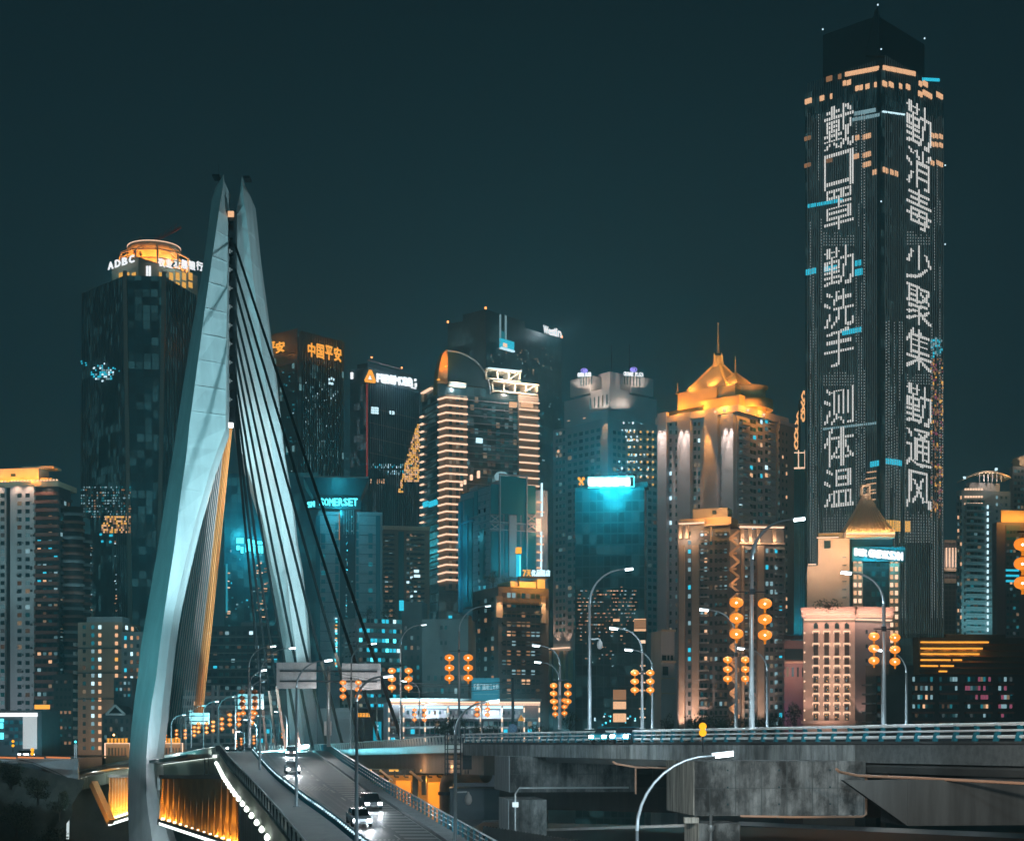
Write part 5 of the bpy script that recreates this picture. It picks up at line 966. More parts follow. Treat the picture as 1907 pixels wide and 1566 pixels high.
RLEG = [(328, 449, 449.2, 450.5, 456), (348, 447, 447.5, 452, 466), (380, 440.5, 441, 455, 470), (396, 437.4, 438, 458, 472), (450, 437, 437.5, 464, 478), (540, 436, 436.5, 474, 491), (603, 436, 436.5, 482, 500), (683, 436, 436.5, 491.7, 511), (769, 435, 436, 501, 521), (798, 435, 438, 503, 524), (825, 441, 446, 505, 527), (876, 456, 463, 512, 535), (915, 468, 475, 516, 541), (954, 480, 487, 522, 546), (1002, 489, 497, 528, 551), (1050, 498, 506, 532.6, 560), (1086, 507, 515, 536, 563), (1131, 516, 524, 540, 568), (1185, 523.6, 534, 547.6, 572), (1231, 530, 546, 553, 575), (1290, 533.5, 556, 561, 582), (1340, 537, 562, 567, 592), (1400, 541, 564, 567.5, 594), (1470, 545, 566, 568, 596), (1760, 550, 570, 572, 600)]
def loft(rows, yf, offs, back):
    mb = MB(); rings = []
    for r in rows:
        y = r[0]; Y = yf(y); w = [P(x, y, Y+o) for x, o in zip(r[1:], offs)]
        for p in w: p.z = CZ+(HZ-y)/F*Y
        c = (w[0]+w[-1])/2; w += [w[-1]*.85+c*.15+Vector((0, back, 0)), w[0]*.85+c*.15+Vector((0, back, 0))]; rings.append(w)
    n = len(rings[0])
    for a, b in zip(rings, rings[1:]):
        for i in range(n): j = (i+1) % n; mb.face([b[i], b[j], a[j], a[i]])
    mb.face(rings[0]); mb.face(list(reversed(rings[-1]))); return mb
lyf = lambda y: 358-(y-325)/1070*26
ryf = lambda y: 362+(y-325)/1070*32
loft(LLEG, lyf, (9, 0, 4.5), 9).build('tower_leg', tower_paint, bridge)
loft(RLEG, ryf, (6, 3, 0, 6), 9).build('tower_leg', tower_paint, bridge)
# joint lines cast in the legs
for rows, yf, cols, ys in ((LLEG, lyf, (2, 3), list(range(430, 1560, 48))), (RLEG, ryf, (2, 3, 4), list(range(430, 1380, 58)))):
    mb = MB()
    for y in ys:
        for a, b in zip(rows, rows[1:]):
            if a[0] <= y < b[0]:
                t = (y-a[0])/(b[0]-a[0]); xs = [a[c]+(b[c]-a[c])*t for c in cols]; of = ({2: 0, 3: 4.5} if rows is LLEG else {2: 3, 3: 0, 4: 6})
                for c, c2, x, x2 in zip(cols, cols[1:], xs, xs[1:]): p = P(x, y, yf(y)+of[c]-.1); q = P(x2, y, yf(y)+of[c2]-.1); q.z = p.z; mb.bar(p, q, .1, .1)
    mb.build('casting_joint', mat('joint_grey', (.545, .585, .595), .65), bridge)
mb = MB(); a = P(423.5, 393, 361); b = P(437.5, 393, 361); z0 = P(430, 790, 361).z
for p in (a, b): mb.bar(p, (p.x, p.y, z0), .5, .8)
mb.hexa([Vector((a.x, 362.5, z0)), Vector((b.x, 362.5, z0)), Vector((b.x, 364, z0)), Vector((a.x, 364, z0))], [Vector((a.x, 362.5, a.z)), Vector((b.x, 362.5, a.z)), Vector((b.x, 364, a.z)), Vector((a.x, 364, a.z))])
for k in range(13): z = a.z-2-k*3.8; mb.box(((a.x+b.x)/2, 361.6, z), 1.7, 1, 1.5)
mb.build('anchor_frame', metal_d, bridge)
for k in range(9): mb = MB(); mb.box((a.x+.55, 360.9, a.z-9.5-k*4.15), .28, .2, .9); mb.box((a.x+1.0, 360.9, a.z-9.2-k*4.15), .2, .2, .3); mb.build('anchor_lamp', emi('tower_lamp', (.6, .85, .9), .3), bridge)
mb = MB(); mb.box(P(430, 404, 360), 1.3, .5, 1.2); mb.build('cabin_lamp', WARM, bridge)
mb = MB(); mb.box(P(426.5, 796, 360), 1.8, 1, 1); mb.build('tower_flood_lamp', emi('tower_flood', (.9, .95, .95), 3), bridge)
mb = MB(); mb.box(P(404, 333, 362), 1.6, 3, .5); mb.tube([P(407, 330, 360), P(407, 306, 360)], .04, 5); mb.build('top_platform', metal_d, bridge); mb = MB(); mb.box(P(461, 336, 366), 1.4, 3, .5); mb.build('top_platform', metal_d, bridge)
# right-hand stays (black, towards the viewer side of the deck)
bots = [(749, 1379, 268), (707, 1381, 285), (671, 1383, 300), (637, 1385, 315), (608, 1386, 325), (583, 1396, 335), (559, 1396, 342), (532, 1396, 349), (515, 1397, 354), (497, 1397, 358)]
tops = [452, 498, 532, 574, 612, 648, 688, 715, 742, 765]
brownc = mat('lit_cable_brown', (.085, .038, .025), .75, .0)  # warm lamp light on the lower cables put into this brown
for k, ((bx, by, bD), ty) in enumerate(zip(bots, tops)):
    t = P(436.5, ty, 361); b = P(bx, by, bD); m = t.lerp(b, .5)-Vector((0, 0, .9)); s = b.lerp(t, .17)
    for o in (-.13, .13):
        mb = MB(); d = Vector((o, 0, 0)); mb.tube([t+d, t.lerp(m, .5)+d-Vector((0, 0, .2)), m+d, m.lerp(b, .6)+d, s+d-Vector((0, 0, .2))], .17, 6); c_ = mb.build('stay_cable', rope, bridge)
        mb = MB(); mb.tube([s+d-Vector((0, 0, .2)), b+d], .2, 6); mb.build('lit_cable_end', brownc, c_)
# left-hand stays (receding fan, the nearest carry orange lamp light in their colour)
fanm = mat('fan_cable_grey', (.7, .52, .5), .6); fano = mat('fan_cable_lit_orange', (.62, .22, .06), .6)
for k in range(15):
    t = P(431-.8*k/14, 786-22*k, 366); b = P(373-4.3*k, 1352-.5*k, 372+k*13); mb = MB(); m = t.lerp(b, .5)-Vector((0, 0, .6+.12*k))
    for o in ((-.13, .2) if k < 4 else (0,)): mb.tube([t+Vector((o, 0, 0)), m+Vector((o, 0, 0)), b+Vector((o, 0, 0))], .15 if k < 4 else .12, 5)
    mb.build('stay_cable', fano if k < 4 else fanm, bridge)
for k in range(3): light('SPOT', P(418-k*4, 1260-k*150, 352), (1, .38, .05), 7000, bridge, P(412+k*2, 1000-k*60, 371), 60, size=.3)
light('SPOT', P(425, 800, 361), (1, .55, .35), 90000, bridge, P(395, 1100, 372), 30, size=.3)
# tower floodlights
light('SPOT', P(1010, 1364, 285), (.50, .84, .92), 900000, bridge, P(390, 840, 352), 42, .5, 1.5)
light('SPOT', P(330, 1600, 305), (.7, .88, .95), 30000, bridge, P(285, 1470, 332), 80, .6, .5)
light('SPOT', P(560, 1376, 292), (.5, .88, 1), 90000, bridge, P(330, 1250, 335), 50, .6, 1)
light('SPOT', P(60, 1395, 250), (.14, .75, .85), 330000, bridge, P(340, 850, 352), 75, .6, 1)
light('SPOT', P(560, 1392, 340), (.8, .95, 1), 70000, bridge, P(552, 1310, 385), 90, .6, .5)
light('SPOT', P(1060, 1362, 290), (.50, .84, .92), 1050000, bridge, P(520, 1050, 372), 34, .6, 1.2)
light('SPOT', P(470, 1392, 345), (.5, .9, 1), 60000, bridge, P(520, 1000, 375), 60, .6, .5)
light('SPOT', P(296, 1410, 322), (.9, .92, 1), 9000, bridge, P(288, 1360, 335), 120, .6, .5)
# decks ---------------------------------------------------------
def strip3(name, pts, prof, m, parent):
    """sweep: pts = list of world points on the edge; prof = list of (dx along side normal, dz) closed ring"""
    mb = MB(); R_ = []
    for i, p in enumerate(pts):
        d = (pts[min(i+1, len(pts)-1)]-pts[max(i-1, 0)]); d.z = 0; d.normalize(); s = Vector((-d.y, d.x, 0))
        R_.append([p+s*a+Vector((0, 0, b)) for a, b in prof])
    n = len(prof)
    for a, b in zip(R_, R_[1:]):
        for i in range(n): j = (i+1) % n; mb.face([a[i], a[j], b[j], b[i]])
    mb.face(R_[0]); mb.face(list(reversed(R_[-1]))); return mb.build(name, m, parent)
def rect_(a0, a1, z0, z1): return [(a0, z0), (a1, z0), (a1, z1), (a0, z1)]
def along(pts, step, start=0):
    out = []; s = start; acc = 0
    for a, b in zip(pts, pts[1:]):
        L_ = (b-a).length
        while s <= acc+L_: out.append((a.lerp(b, (s-acc)/L_), (b-a).normalized())); s += step
        acc += L_
    return out
def railing(name, pts, h, rails, step, post, pm, rm, parent, lean=0, pr=.05, dots=None, as_thing=None):
    par = parent
    if as_thing: par = thing(name, *as_thing, pts[0])
    q = MB()
    for p, d in along(pts, step):
        n = Vector((-d.y, d.x, 0)).normalized(); q.bar(p, p+Vector((0, 0, h))+n*lean, post, post)
    build_each(q, 'post', pm, par)
    for z, r in rails:
        q = MB(); pp = [p+Vector((0, 0, z)) for p in pts]; q.tube(pp, r, 6); q.build('rail', rm, par)
    if dots:
        q = MB()
        for p, d in along(pts, dots[0]): q.box(p+Vector((0, 0, dots[1])), dots[2], dots[2], dots[2])
        tag(q.build('rail_lamp', dots[3], par), kind='stuff')
    return par
# main deck: right arm (comes toward the viewer) and left arm (recedes behind the left leg)
def DP(x, z, D): return Vector(((x-CX)/F*D, D, CZ+z))
rt = [DP(890, -.1, 211), DP(860, -.15, 219), DP(800, -.35, 238), DP(740, -.7, 262), DP(680, -1.0, 292), DP(620, -1.35, 322), DP(560, -1.6, 350), DP(480, -1.7, 380), DP(400, -1.7, 430), DP(330, -1.6, 560), DP(300, -1.6, 700)]
strip3('bridge_deck', rt, [(0, -.5), (-14, -.5), (-14, 0), (0, 0)], conc, bridge)
strip3('box_girder', rt[:8], [(-.8, -4.0), (-12, -4.0), (-12, -.51), (-.8, -.51)], mat('girder_brown', (.22, .17, .14), .8, noise=.2, nscale=.5, streak=True), bridge)
strip3('deck_edge_beam', rt[:8], [(.25, -1), (0.01, -1), (0.01, .1), (.25, .1)], steel, bridge)
railing('r', rt[:8], 1.35, ((1.4, .09), (.15, .12)), 2.1, .3, mat('pale_railing', (.62, .64, .62), .5), steel, bridge, lean=.2, dots=(1.6, -.45, .22, ICED))
# ------------------------------------------------ the ramp in front
RW = [(1399.5, 360, 392, 480, 578, 590), (1400, 320, 398, 475, 583, 600), (1402, 280, 410, 471, 588, 612), (1412, 250, 417, 479, 601, 625), (1424, 226, 425, 489, 618, 640), (1439, 207, 437, 502, 638, 661), (1454, 192, 450, 517, 658, 683), (1476, 176, 470, 544, 690, 715), (1498, 164, 489, 571, 725, 750), (1517, 154, 505, 598, 754, 783), (1539, 145, 522, 627, 787, 818), (1566, 135, 543, 659, 826, 864), (1620, 120, 585, 730, 905, 955), (1700, 104, 640, 830, 1020, 1090)]
def rowp(r, x, dz=0): p = P(x, r[0], r[1]); p.z += dz; return p
ramp = thing('approach_ramp', 'curved concrete approach ramp with walkway and guardrails descending from the bridge toward the viewer', 'ramp', rowp(RW[6], 560))
def sheet(name, i0, f0, i1, f1, m, parent, dz=0, th=.5, kind=None, rows=RW):
    mb = MB(); pts = []
    for r in rows:
        a = rowp(r, r[i0]*(1-f0)+r[i1]*f0, dz) if True else 0; b = rowp(r, r[i0]*(1-f1)+r[i1]*f1, dz); pts.append((a, b))
    v = Vector((0, 0, th))
    for (a, b), (c, d) in zip(pts, pts[1:]):
        mb.face([a, c, d, b]) ; mb.face([a-v, b-v, d-v, c-v]); mb.face([a, a-v, c-v, c]); mb.face([b, d, d-v, b-v])
    (a, b), (c, d) = pts[0], pts[-1]; mb.face([a, b, b-v, a-v]); mb.face([c, c-v, d-v, d])
    o = mb.build(name, m, parent)
    if kind: o['kind'] = kind
    return o
sheet('ramp_slab', 2, 0, 5, 1, conc, ramp, -.01, 1.2)
sheet('road', 3, 0.02, 4, 1, asph, None, .03, .03, 'structure')
sheet('walkway', 2, .02, 3, .97, pave, ramp, .14, .14)
sheet('side_parapet', 4, 0, 5, 1, mat('parapet_concrete', (.20, .205, .205), .8, noise=.25, nscale=1, streak=True), ramp, .3, .3)
# road marks: rumble stripes on the right lane, pale chevrons, edge line
paint = mat('worn_road_paint', (.38, .38, .37), .6, noise=.3, nscale=2)
mb = MB()
def interp(t):
    for a, b in zip(RW, RW[1:]):
        if a[1] >= t >= b[1]: k = (a[1]-t)/(a[1]-b[1]); return tuple(x+(y-x)*k for x, y in zip(a, b))
def wp(t, f, dz=.04, c0=3, c1=4):
    """world point on the road at depth t, share f of its width"""
    for a, b in zip(RW, RW[1:]):
        if a[1] >= t >= b[1]:
            k = (a[1]-t)/(a[1]-b[1]); return rowp(a, a[c0]*(1-f)+a[c1]*f, dz).lerp(rowp(b, b[c0]*(1-f)+b[c1]*f, dz), k)
def patch(mb, t0, t1, f0, f1, dz=.04): mb.face([wp(t0, f0, dz), wp(t1, f0, dz), wp(t1, f1, dz), wp(t0, f1, dz)])
D_ = 300
while D_ > 122: patch(mb, D_, D_-.95, .60, .97); D_ -= 2.2
mb.build('rumble_marking', mat('rumble_paint', (.26, .26, .25), .6), None)['kind'] = 'structure'
mb = MB()
for D0 in (150, 136, 128, 184):
    for i in range(6):
        for j in range(9): f = .1+.05*j+(i % 2)*.025; patch(mb, D0-i*.9, D0-i*.9-.45, f, f+.025)
for D0 in range(116, 318, 4):
    patch(mb, D0+4, D0, .035, .052); patch(mb, D0+4, D0, .972, .985)
    if D0 % 8 == 0: patch(mb, D0+3, D0, .53, .55)
mb.build('road_marking', paint, None)['kind'] = 'structure'
mb = MB()
for D0 in (236, 208, 176, 152, 131): patch(mb, D0, D0-.5, 0.01, .99, .036)
random.seed(21)
for _ in range(26): D0 = random.uniform(126, 280); f = random.uniform(.08, .8); patch(mb, D0, D0-random.uniform(2, 7), f, f+random.uniform(.05, .16), .0345)
for f in (.14, .22, .36, .44): [patch(mb, D0+6, D0, f, f+.03, .0335) for D0 in range(116, 310, 6)]
mb.build('road_patch', mat('dark_asphalt_patch', (.022, .024, .026), .45), None)['kind'] = 'structure'
ol = [rowp(r, r[2]) for r in RW if r[1] >= 104][1:]; bl = [rowp(r, r[3]) for r in RW][1:]; rr_ = [rowp(r, r[5], .3) for r in RW][1:]
op = railing('walkway_railing', ol, 1.35, ((1.38, .1), (1.12, .04), (.12, .09)), 1.7, .12, mat('pale_railing'), mat('pale_railing'), None, lean=.12, as_thing=('steel railing with slim uprights along the outer edge of the ramp walkway', 'railing'))
q = MB()
for p, d in along(ol, 3.4): q.bar(p, p+Vector((-.1, 0, 1.36)), .16)
build_each(q, 'main_post', metal_d, op); q = MB()
for p, d in along(ol, .85): q.bar(p+Vector((0, 0, .12)), p+d*.9+Vector((0, 0, 1.36)), .07)
q.build('lattice_infill', mat('pale_railing'), op)
strip3('side_pier_wall', ol[4:], [(.8, -22), (1.8, -22), (1.8, -1.3), (.8, -1.3)], conc, ramp)
strip3('edge_fascia', ol, [(-.05, -2.1), (-.3, -2.1), (-.3, -.02), (-.05, -.02)], mat('green_grey_fascia', (.16, .19, .15), .6), ramp)
for p, d in along(ol[:-1], 6.4):
    n = Vector((-d.y, d.x, 0)).normalized(); q = MB(); n_ = n if n.x < 0 else -n; c_ = p+n_*.62+Vector((0, 0, -1.75))
    q.lathe(c_, [(0, -.36), (.23, -.22), (.28, -.02), (.18, .22), (0, .36)], 8); q.build('edge_lamp', emi('edge_lamp_glow', (.88, .97, .86), 5), ramp)
for D0 in (140, 155, 172, 195, 225, 262): r = interp(D0); light('POINT', rowp(r, r[2], -1.6)+Vector((-1.4, -.5, 0)), (.9, 1, .9), 60, ramp, size=.4)
railing('kerb_guardrail', bl, .95, ((.95, .09), (.5, .05)), 1.2, .2, teal_paint, teal_paint, None, as_thing=('low teal guardrail with small white lamps between ramp walkway and road', 'guardrail'), dots=(1.2, .62, .2, ICE))
railing('ramp_guardrail', rr_, 1.2, ((1.2, .08), (.8, .06), (.4, .06)), 2.0, .22, teal_paint, steel, None, as_thing=('triple tube steel guardrail along the right side of the ramp', 'guardrail'), dots=(2.0, .08, .16, ICE))
q = MB(); strip3('ramp_side_wall', rr_[1:], [(-.1, -3.4), (-.6, -3.4), (-.6, -.6), (-.1, -.6)], conc, ramp)
# ------------------------------------------------ left arm of the bridge with its orange lit truss
la = [P(402, 1404, 285), P(380, 1407, 300), P(345, 1412, 322), P(296, 1419, 352), P(240, 1426, 375), P(200, 1433, 385), P(165, 1441, 390), P(140, 1448, 392)]
larm = thing('side_walkway_bridge', 'footbridge arm behind the left bridge leg with a line of white lamps along it', 'footbridge', la[2])
strip3('deck', la, [(0, -.6), (5, -.6), (5, 0), (0, 0)], conc, larm); strip3('deck', la, [(0, -.6), (-5, -.6), (-5, 0), (0, 0)], conc, larm)
strip3('fascia', la, [(-.3, -3.4), (-.01, -3.4), (-.01, 0), (-.3, 0)], mat('green_grey_fascia'), larm); strip3('fascia', la, [(.01, -3.4), (.3, -3.4), (.3, 0), (.01, 0)], mat('green_grey_fascia'), larm)
q = MB()
for p, d in along(la, .5): q.bar(p+Vector((0, -.35, -3.3)), p+Vector((0, -.35, 1.3)), .09)
build_each(q, 'fascia_slat', mat('slat_steel', (.34, .37, .34), .5, .3), larm)
q = MB(); q.tube([p+Vector((0, -.4, 1.35)) for p in la], .09, 6); q.build('handrail', steel, larm)
for i, (a, b) in enumerate(zip(la, la[1:])):
    if i < 4: q = MB(); q.bar(a+Vector((0, -.75, -.35)), b+Vector((0, -.75, -.35)), .6, .5); q.build('light_line', emi('deck_light_line', (.88, .97, .92), 2.6), larm)
for p, d in along(la[4:], 1.5): q = MB(); q.box(p+Vector((0, -.75, -.5)), .5, .5, .55); q.build('edge_lamp', emi('deck_light_line'), larm)
for x, y, D in ((385, 1404, 293), (355, 1408, 313), (325, 1412, 332), (300, 1415, 345), (220, 1428, 376), (175, 1436, 384)): light('POINT', P(x, y+3, D-4), (.9, 1, .92), 900, larm, size=.5)
orp = mat('truss_ochre_paint', (.55, .36, .16), .6, noise=.15, nscale=.6); trs = thing('lower_deck_truss', 'steel truss of the lower rail deck glowing orange beneath the ramp edge', 'truss', P(370, 1566, 300))
def truss(x0, x1, yt, y0, y1, D0, D1, n):
    def at(t, y, o=0): D = D0+(D1-D0)*t; return P(x0+(x1-x0)*t, y, D+o)
    q = MB(); a, b = at(0, yt, .9), at(1, yt, .9); c, d = at(1, y1, .9), at(0, y0, .9); v = Vector((0, .4, 0)); q.hexa([d, c, c+v, d+v], [a, b, b+v, a+v]); q.build('back_panel', mat('truss_panel', (.30, .17, .07), .8, noise=.3, nscale=.4), trs)
    for k in range(n):
        t = k/n; t2 = (k+.5)/n; t3 = (k+1)/n; yb = y0+(y1-y0)*t2
        q = MB(); q.hexa([at(t2, yb)+Vector((-.75, 0, 0)), at(t2, yb)+Vector((.75, 0, 0)), at(t2, yb)+Vector((.75, .3, 0)), at(t2, yb)+Vector((-.75, .3, 0))], [at(t2, yt)+Vector((-.22, 0, 0)), at(t2, yt)+Vector((.22, 0, 0)), at(t2, yt)+Vector((.22, .3, 0)), at(t2, yt)+Vector((-.22, .3, 0))]); q.build('truss_post', orp, trs)
        q = MB(); q.bar(at(t+.1/n, yb-2, -.5), at(t+.28/n, yt, -.5), .14); q.build('tie_rod', white_r, trs)
        q = MB(); q.box(at(t2, yb+1, -1.6), .6, .6, .5); q.build('flood_or_fill_lamp', emi('truss_lamp', (1, .8, .5), 5), trs); light('POINT', at(t2, yb-5, -1.2), (1, .42, .05), 330, trs, size=.25); light('SPOT', at(t2, yb-2, -2.2), (1, .42, .05), 2600, trs, at(t2, yt, .5), 60, size=.3)
    q = MB(); q.bar(at(0, yt-1), at(1, yt-1), .5, .7); q.build('top_chord', metal_d, trs); q = MB(); q.bar(at(0, y0+9, -2), at(1, y1+9, -2), .45, .5); q.build('light_line', emi('deck_light_line'), trs); q = MB(); q.bar(at(0, y0+5, -.3), at(1, y1+5, -.3), 1, 1.2); q.build('bottom_chord', metal_d, trs)
truss(298, 443, 1447, 1524, 1572, 318, 262, 13); truss(203, 241, 1446, 1526, 1514, 380, 372, 7)
q = MB(); q.bar(P(174, 1458, 372), P(207, 1530, 366), 1.5); q.build('diagonal_strut', orp, trs); light('POINT', P(196, 1512, 362), (1, .4, .05), 900, trs); light('POINT', P(184, 1480, 364), (1, .4, .05), 500, trs)
q = MB(); q.bar(P(128, 1462, 360), P(126, 1562, 360), .5); q.build('vertical_light_strip', emi('vertical_strip_light', (.75, .9, .9), .9), trs)
mb = MB()
for k in range(9): mb.bar(P(381, 1448+4*k-2, 291), P(400, 1448+4*k-2, 289), .08)
for x in (381, 388, 395, 400): mb.bar(P(x, 1404, 290), P(x, 1483, 290), .12)
mb.bar(P(381, 1480, 289), P(424, 1480, 286), .25); mb.build('maintenance_cage', metal_d, larm)
mb = MB(); mb.hexa([P(292, 1447, 326), P(336, 1447, 322), P(336, 1447, 330), P(292, 1447, 334)][::1], [P(292, 1446.9, 326), P(336, 1446.9, 322), P(336, 1446.9, 330), P(292, 1446.9, 334)]); 
mb = MB(); mb.hexa([P(293, 1471, 330), P(315, 1466, 328), P(336, 1462, 326), P(336, 1462, 331), P(293, 1471, 335)], [P(293, 1446, 330), P(315, 1446, 328), P(336, 1446, 326), P(336, 1446, 331), P(293, 1446, 335)]); mb.build('leg_bracket', tower_paint, bridge)
# ------------------------------------------------ underpass right of the ramp
und = thing('underpass_wall', 'ochre lit underpass wall with dark columns below the brown box girder', 'wall', P(760, 1530, 245))
och = mat('ochre_wall', (.45, .33, .18), .8, noise=.25, nscale=.5)
mb = MB(); a, b = P(660, 1620, 262), P(850, 1620, 262); v = Vector((0, .5, 0)); u_ = P(850, 1440, 262).z; mb.hexa([a, b, b+v, a+v], [Vector((p.x, p.y, u_)) for p in (a, b, b+v, a+v)]); mb.build('wall', och, und)
for x0, x1, y0, y1 in ((737, 765, 1453, 1520), (797, 826, 1456, 1560)): q = MB(); w = Face((P(0, 0, 258).x, 258), (1, 0)); w.pslab(q, x0, y0, x1, y1, 0, 1.5); q.build('wall_panel', mat('ochre_panel', (.40, .24, .08), .8), und)
for x0, x1, y1 in ((715, 724, 1482), (768, 778, 1490), (785, 793, 1480)): q = MB(); w = Face((P(0, 0, 254).x, 254), (1, 0)); w.pslab(q, x0, 1444, x1, y1, 0, 1.5); q.build('column', dark_r, und)
q = MB(); w = Face((P(0, 0, 252).x, 252), (1, 0)); w.pslab(q, 660, 1432, 850, 1443, 0, 8); q.build('soffit_beam', metal_d, und)
for xa, ya, xb, yb in ((708, 1434, 730, 1452), (764, 1436, 786, 1454)): q = MB(); q.bar(P(xa, ya, 248), P(xb, yb, 250), .3); q.build('diagonal_brace', cream, und)
for x in (700, 735, 753, 797, 815, 686): q = MB(); q.bar(P(x, 1434, 247), P(x, 1446, 247), .25); q.bar(P(x, 1446, 247), P(x+8, 1446.5, 247), .25); q.build('hanger', metal_d, und)
for x, y in ((690, 1450), (728, 1450), (758, 1455), (795, 1452), (818, 1452), (790, 1485), (818, 1500)): light('POINT', P(x, y, 255.5), (1, .42, .06), 480, und, size=.3)
for x in (688, 729, 738, 787, 825): q = MB(); q.box(P(x, 1436, 247.5), .7, .3, .3); q.build('soffit_lamp', GOLD, und)
for x in (680, 710, 770, 840): light('POINT', P(x, 1428, 228 if x > 800 else 245), (1, .55, .25), 250, und, size=.5)
t = thing('bent_pipe', 'large brown service pipe bending down beside the underpass wall', 'pipe', P(832, 1530, 236)); q = MB(); q.tube([P(905, 1444, 225), P(860, 1444, 232), P(843, 1445, 234), P(834, 1451, 235), P(831, 1462, 236), P(830, 1640, 236)], 1.0, 12); q.build('pipe', mat('rusty_pipe', (.20, .11, .06), .6, noise=.3), t)
q = MB(); q.lathe(P(830, 1480, 236), [(1.15, 0), (1.15, .5)], 12); q.build('pipe_collar', metal_d, t)
t = thing('dark_tank', 'dark rectangular service tank behind the camera pole', 'tank', P(890, 1530, 215)); q = MB(); w = Face((P(0, 0, 215).x, 215), (1, 0)); w.pslab(q, 838, 1470, 932, 1526, 0, 8); q.build('body', mat('tank_steel', (.035, .05, .06), .4, .4, noise=.3), t); q = MB(); w.pslab(q, 836, 1467, 934, 1471, .3, 8.3); q.build('rim', metal_d, t)
t = thing('service_ladder', 'dark steel service ladder hanging between the bridge deck and the elevated road', 'ladder', P(835, 1440, 214)); 
for x in (829, 833.5, 858): q = MB(); q.bar(P(x, 1362, 214), P(x, 1443, 214), .16); q.build('ladder_rail', metal_d, t)
for k in range(9): q = MB(); q.bar(P(829, 1368+k*9, 214), P(858, 1368+k*9, 214), .12); q.build('rung', metal_d, t)
q = MB(); [q.bar(P(x, 1362, 212), P(x, 1440, 212), .12) for x in (866, 872)]; [q.box(P(870, y, 212), 1.2, .6, 1.4) for y in (1393, 1412, 1432)]; q.build('cable_tray', metal_d, t)
def grime(m, sc_=(.9, .9, .10), lo=.42, hi=.62, dark=.25):
    n = m.node_tree; b = n.nodes['Principled BSDF']; src = b.inputs['Base Color'].links[0].from_socket
    t = n.nodes.new('ShaderNodeTexCoord'); mp = n.nodes.new('ShaderNodeMapping'); mp.inputs['Scale'].default_value = sc_; mp.inputs['Location'].default_value = (3, 7, 1); n.links.new(t.outputs['Object'], mp.inputs[0])
    z = n.nodes.new('ShaderNodeTexNoise'); z.inputs['Scale'].default_value = 1.1; z.inputs['Detail'].default_value = 8; z.inputs['Roughness'].default_value = .75; n.links.new(mp.outputs[0], z.inputs[0])
    r = n.nodes.new('ShaderNodeMapRange'); n.links.new(z.outputs[0], r.inputs[0]); r.inputs[1].default_value = lo; r.inputs[2].default_value = hi; r.inputs[3].default_value = dark; r.inputs[4].default_value = 1
    x = n.nodes.new('ShaderNodeMixRGB'); x.blend_type = 'MULTIPLY'; x.inputs[0].default_value = 1; n.links.new(src, x.inputs[1]); n.links.new(r.outputs[0], x.inputs[2]); n.links.new(x.outputs[0], b.inputs['Base Color'])
grime(wornc, (.5, .5, .3), .40, .60, .16); grime(conc, dark=.5); grime(tower_paint, (.35, .35, .05), .38, .6, .82)
# ================================================================ elevated road on the right
def OX(px): k = (px-875)/(1907-875); return 1/(1/190+(1/90-1/190)*k)
XS = [868, 890, 950, 1020, 1100, 1200, 1300, 1400, 1500, 1600, 1700, 1800, 1907, 2010]
ov = [DP(x, .02, OX(x)) for x in XS]
elev = thing('elevated_road', 'concrete elevated road with stained fascia crossing the right half of the view', 'overpass', ov[4])
strip3('deck_slab', ov, [(0, -.3), (16, -.3), (16, 0), (0, 0)], asph, elev)
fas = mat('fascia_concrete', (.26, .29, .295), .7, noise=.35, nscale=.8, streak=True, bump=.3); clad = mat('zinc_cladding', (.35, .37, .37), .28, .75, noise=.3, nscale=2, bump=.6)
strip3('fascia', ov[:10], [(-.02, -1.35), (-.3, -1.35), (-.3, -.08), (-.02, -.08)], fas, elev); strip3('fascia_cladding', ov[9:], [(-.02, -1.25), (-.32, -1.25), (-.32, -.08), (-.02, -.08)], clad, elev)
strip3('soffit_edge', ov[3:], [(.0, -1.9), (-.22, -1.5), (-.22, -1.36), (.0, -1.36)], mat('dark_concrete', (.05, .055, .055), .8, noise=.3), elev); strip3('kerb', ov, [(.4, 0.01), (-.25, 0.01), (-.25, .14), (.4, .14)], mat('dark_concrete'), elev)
q = MB()
for p, d in along(ov, 1.27): n = Vector((-d.y, d.x, 0)).normalized()*.32; q.bar(p+n+Vector((0, 0, -1.3)), p+n+Vector((0, 0, -.1)), .045, .03)
q.build('fascia_joint', mat('joint_dark', (.05, .06, .06), .8), elev)
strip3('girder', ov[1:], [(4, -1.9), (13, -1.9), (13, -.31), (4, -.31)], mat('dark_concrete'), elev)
gr = thing('elevated_road_guardrail', 'teal posted guardrail with bright steel rails along the elevated road', 'guardrail', ov[0])
for z, r in ((1.12, .11), (.76, .07), (.4, .11)): q = MB(); q.tube([p+Vector((0, -.05, z)) for p in ov], r, 8); q.build('rail', mat('bright_rail_steel', (.85, .87, .87), .4, .2), gr)
for p, d in along(ov, 2.05):
    q = MB(); n = Vector((-d.y, d.x, 0)).normalized(); n = n if n.y < 0 else -n; u = d*.15
    pr = [(0, .14), (.22, .14), (.16, .45), (.02, .8), (.12, 1.16), (-.06, 1.16), (-.18, .8), (-.1, .45)]
    q.hexa([p-u+n*a+Vector((0, 0, b)) for a, b in pr], [p+u+n*a+Vector((0, 0, b)) for a, b in pr]); q.build('post', teal_paint, gr)
def concbeam(name, label, cat, D, xl, xc, xr, yt, yb, a, m, mats2=None):
    B = Bld(name, label, cat, D, xl, xc, xr, yt, a, m, ybot=yb, wall=True, pname='beam'); return B
lightc = mat('lit_board_concrete', (.5, .49, .44), .85, noise=.4, nscale=2.2, streak=True, bump=.5)  # paler copy of the pier concrete carries the light on end faces
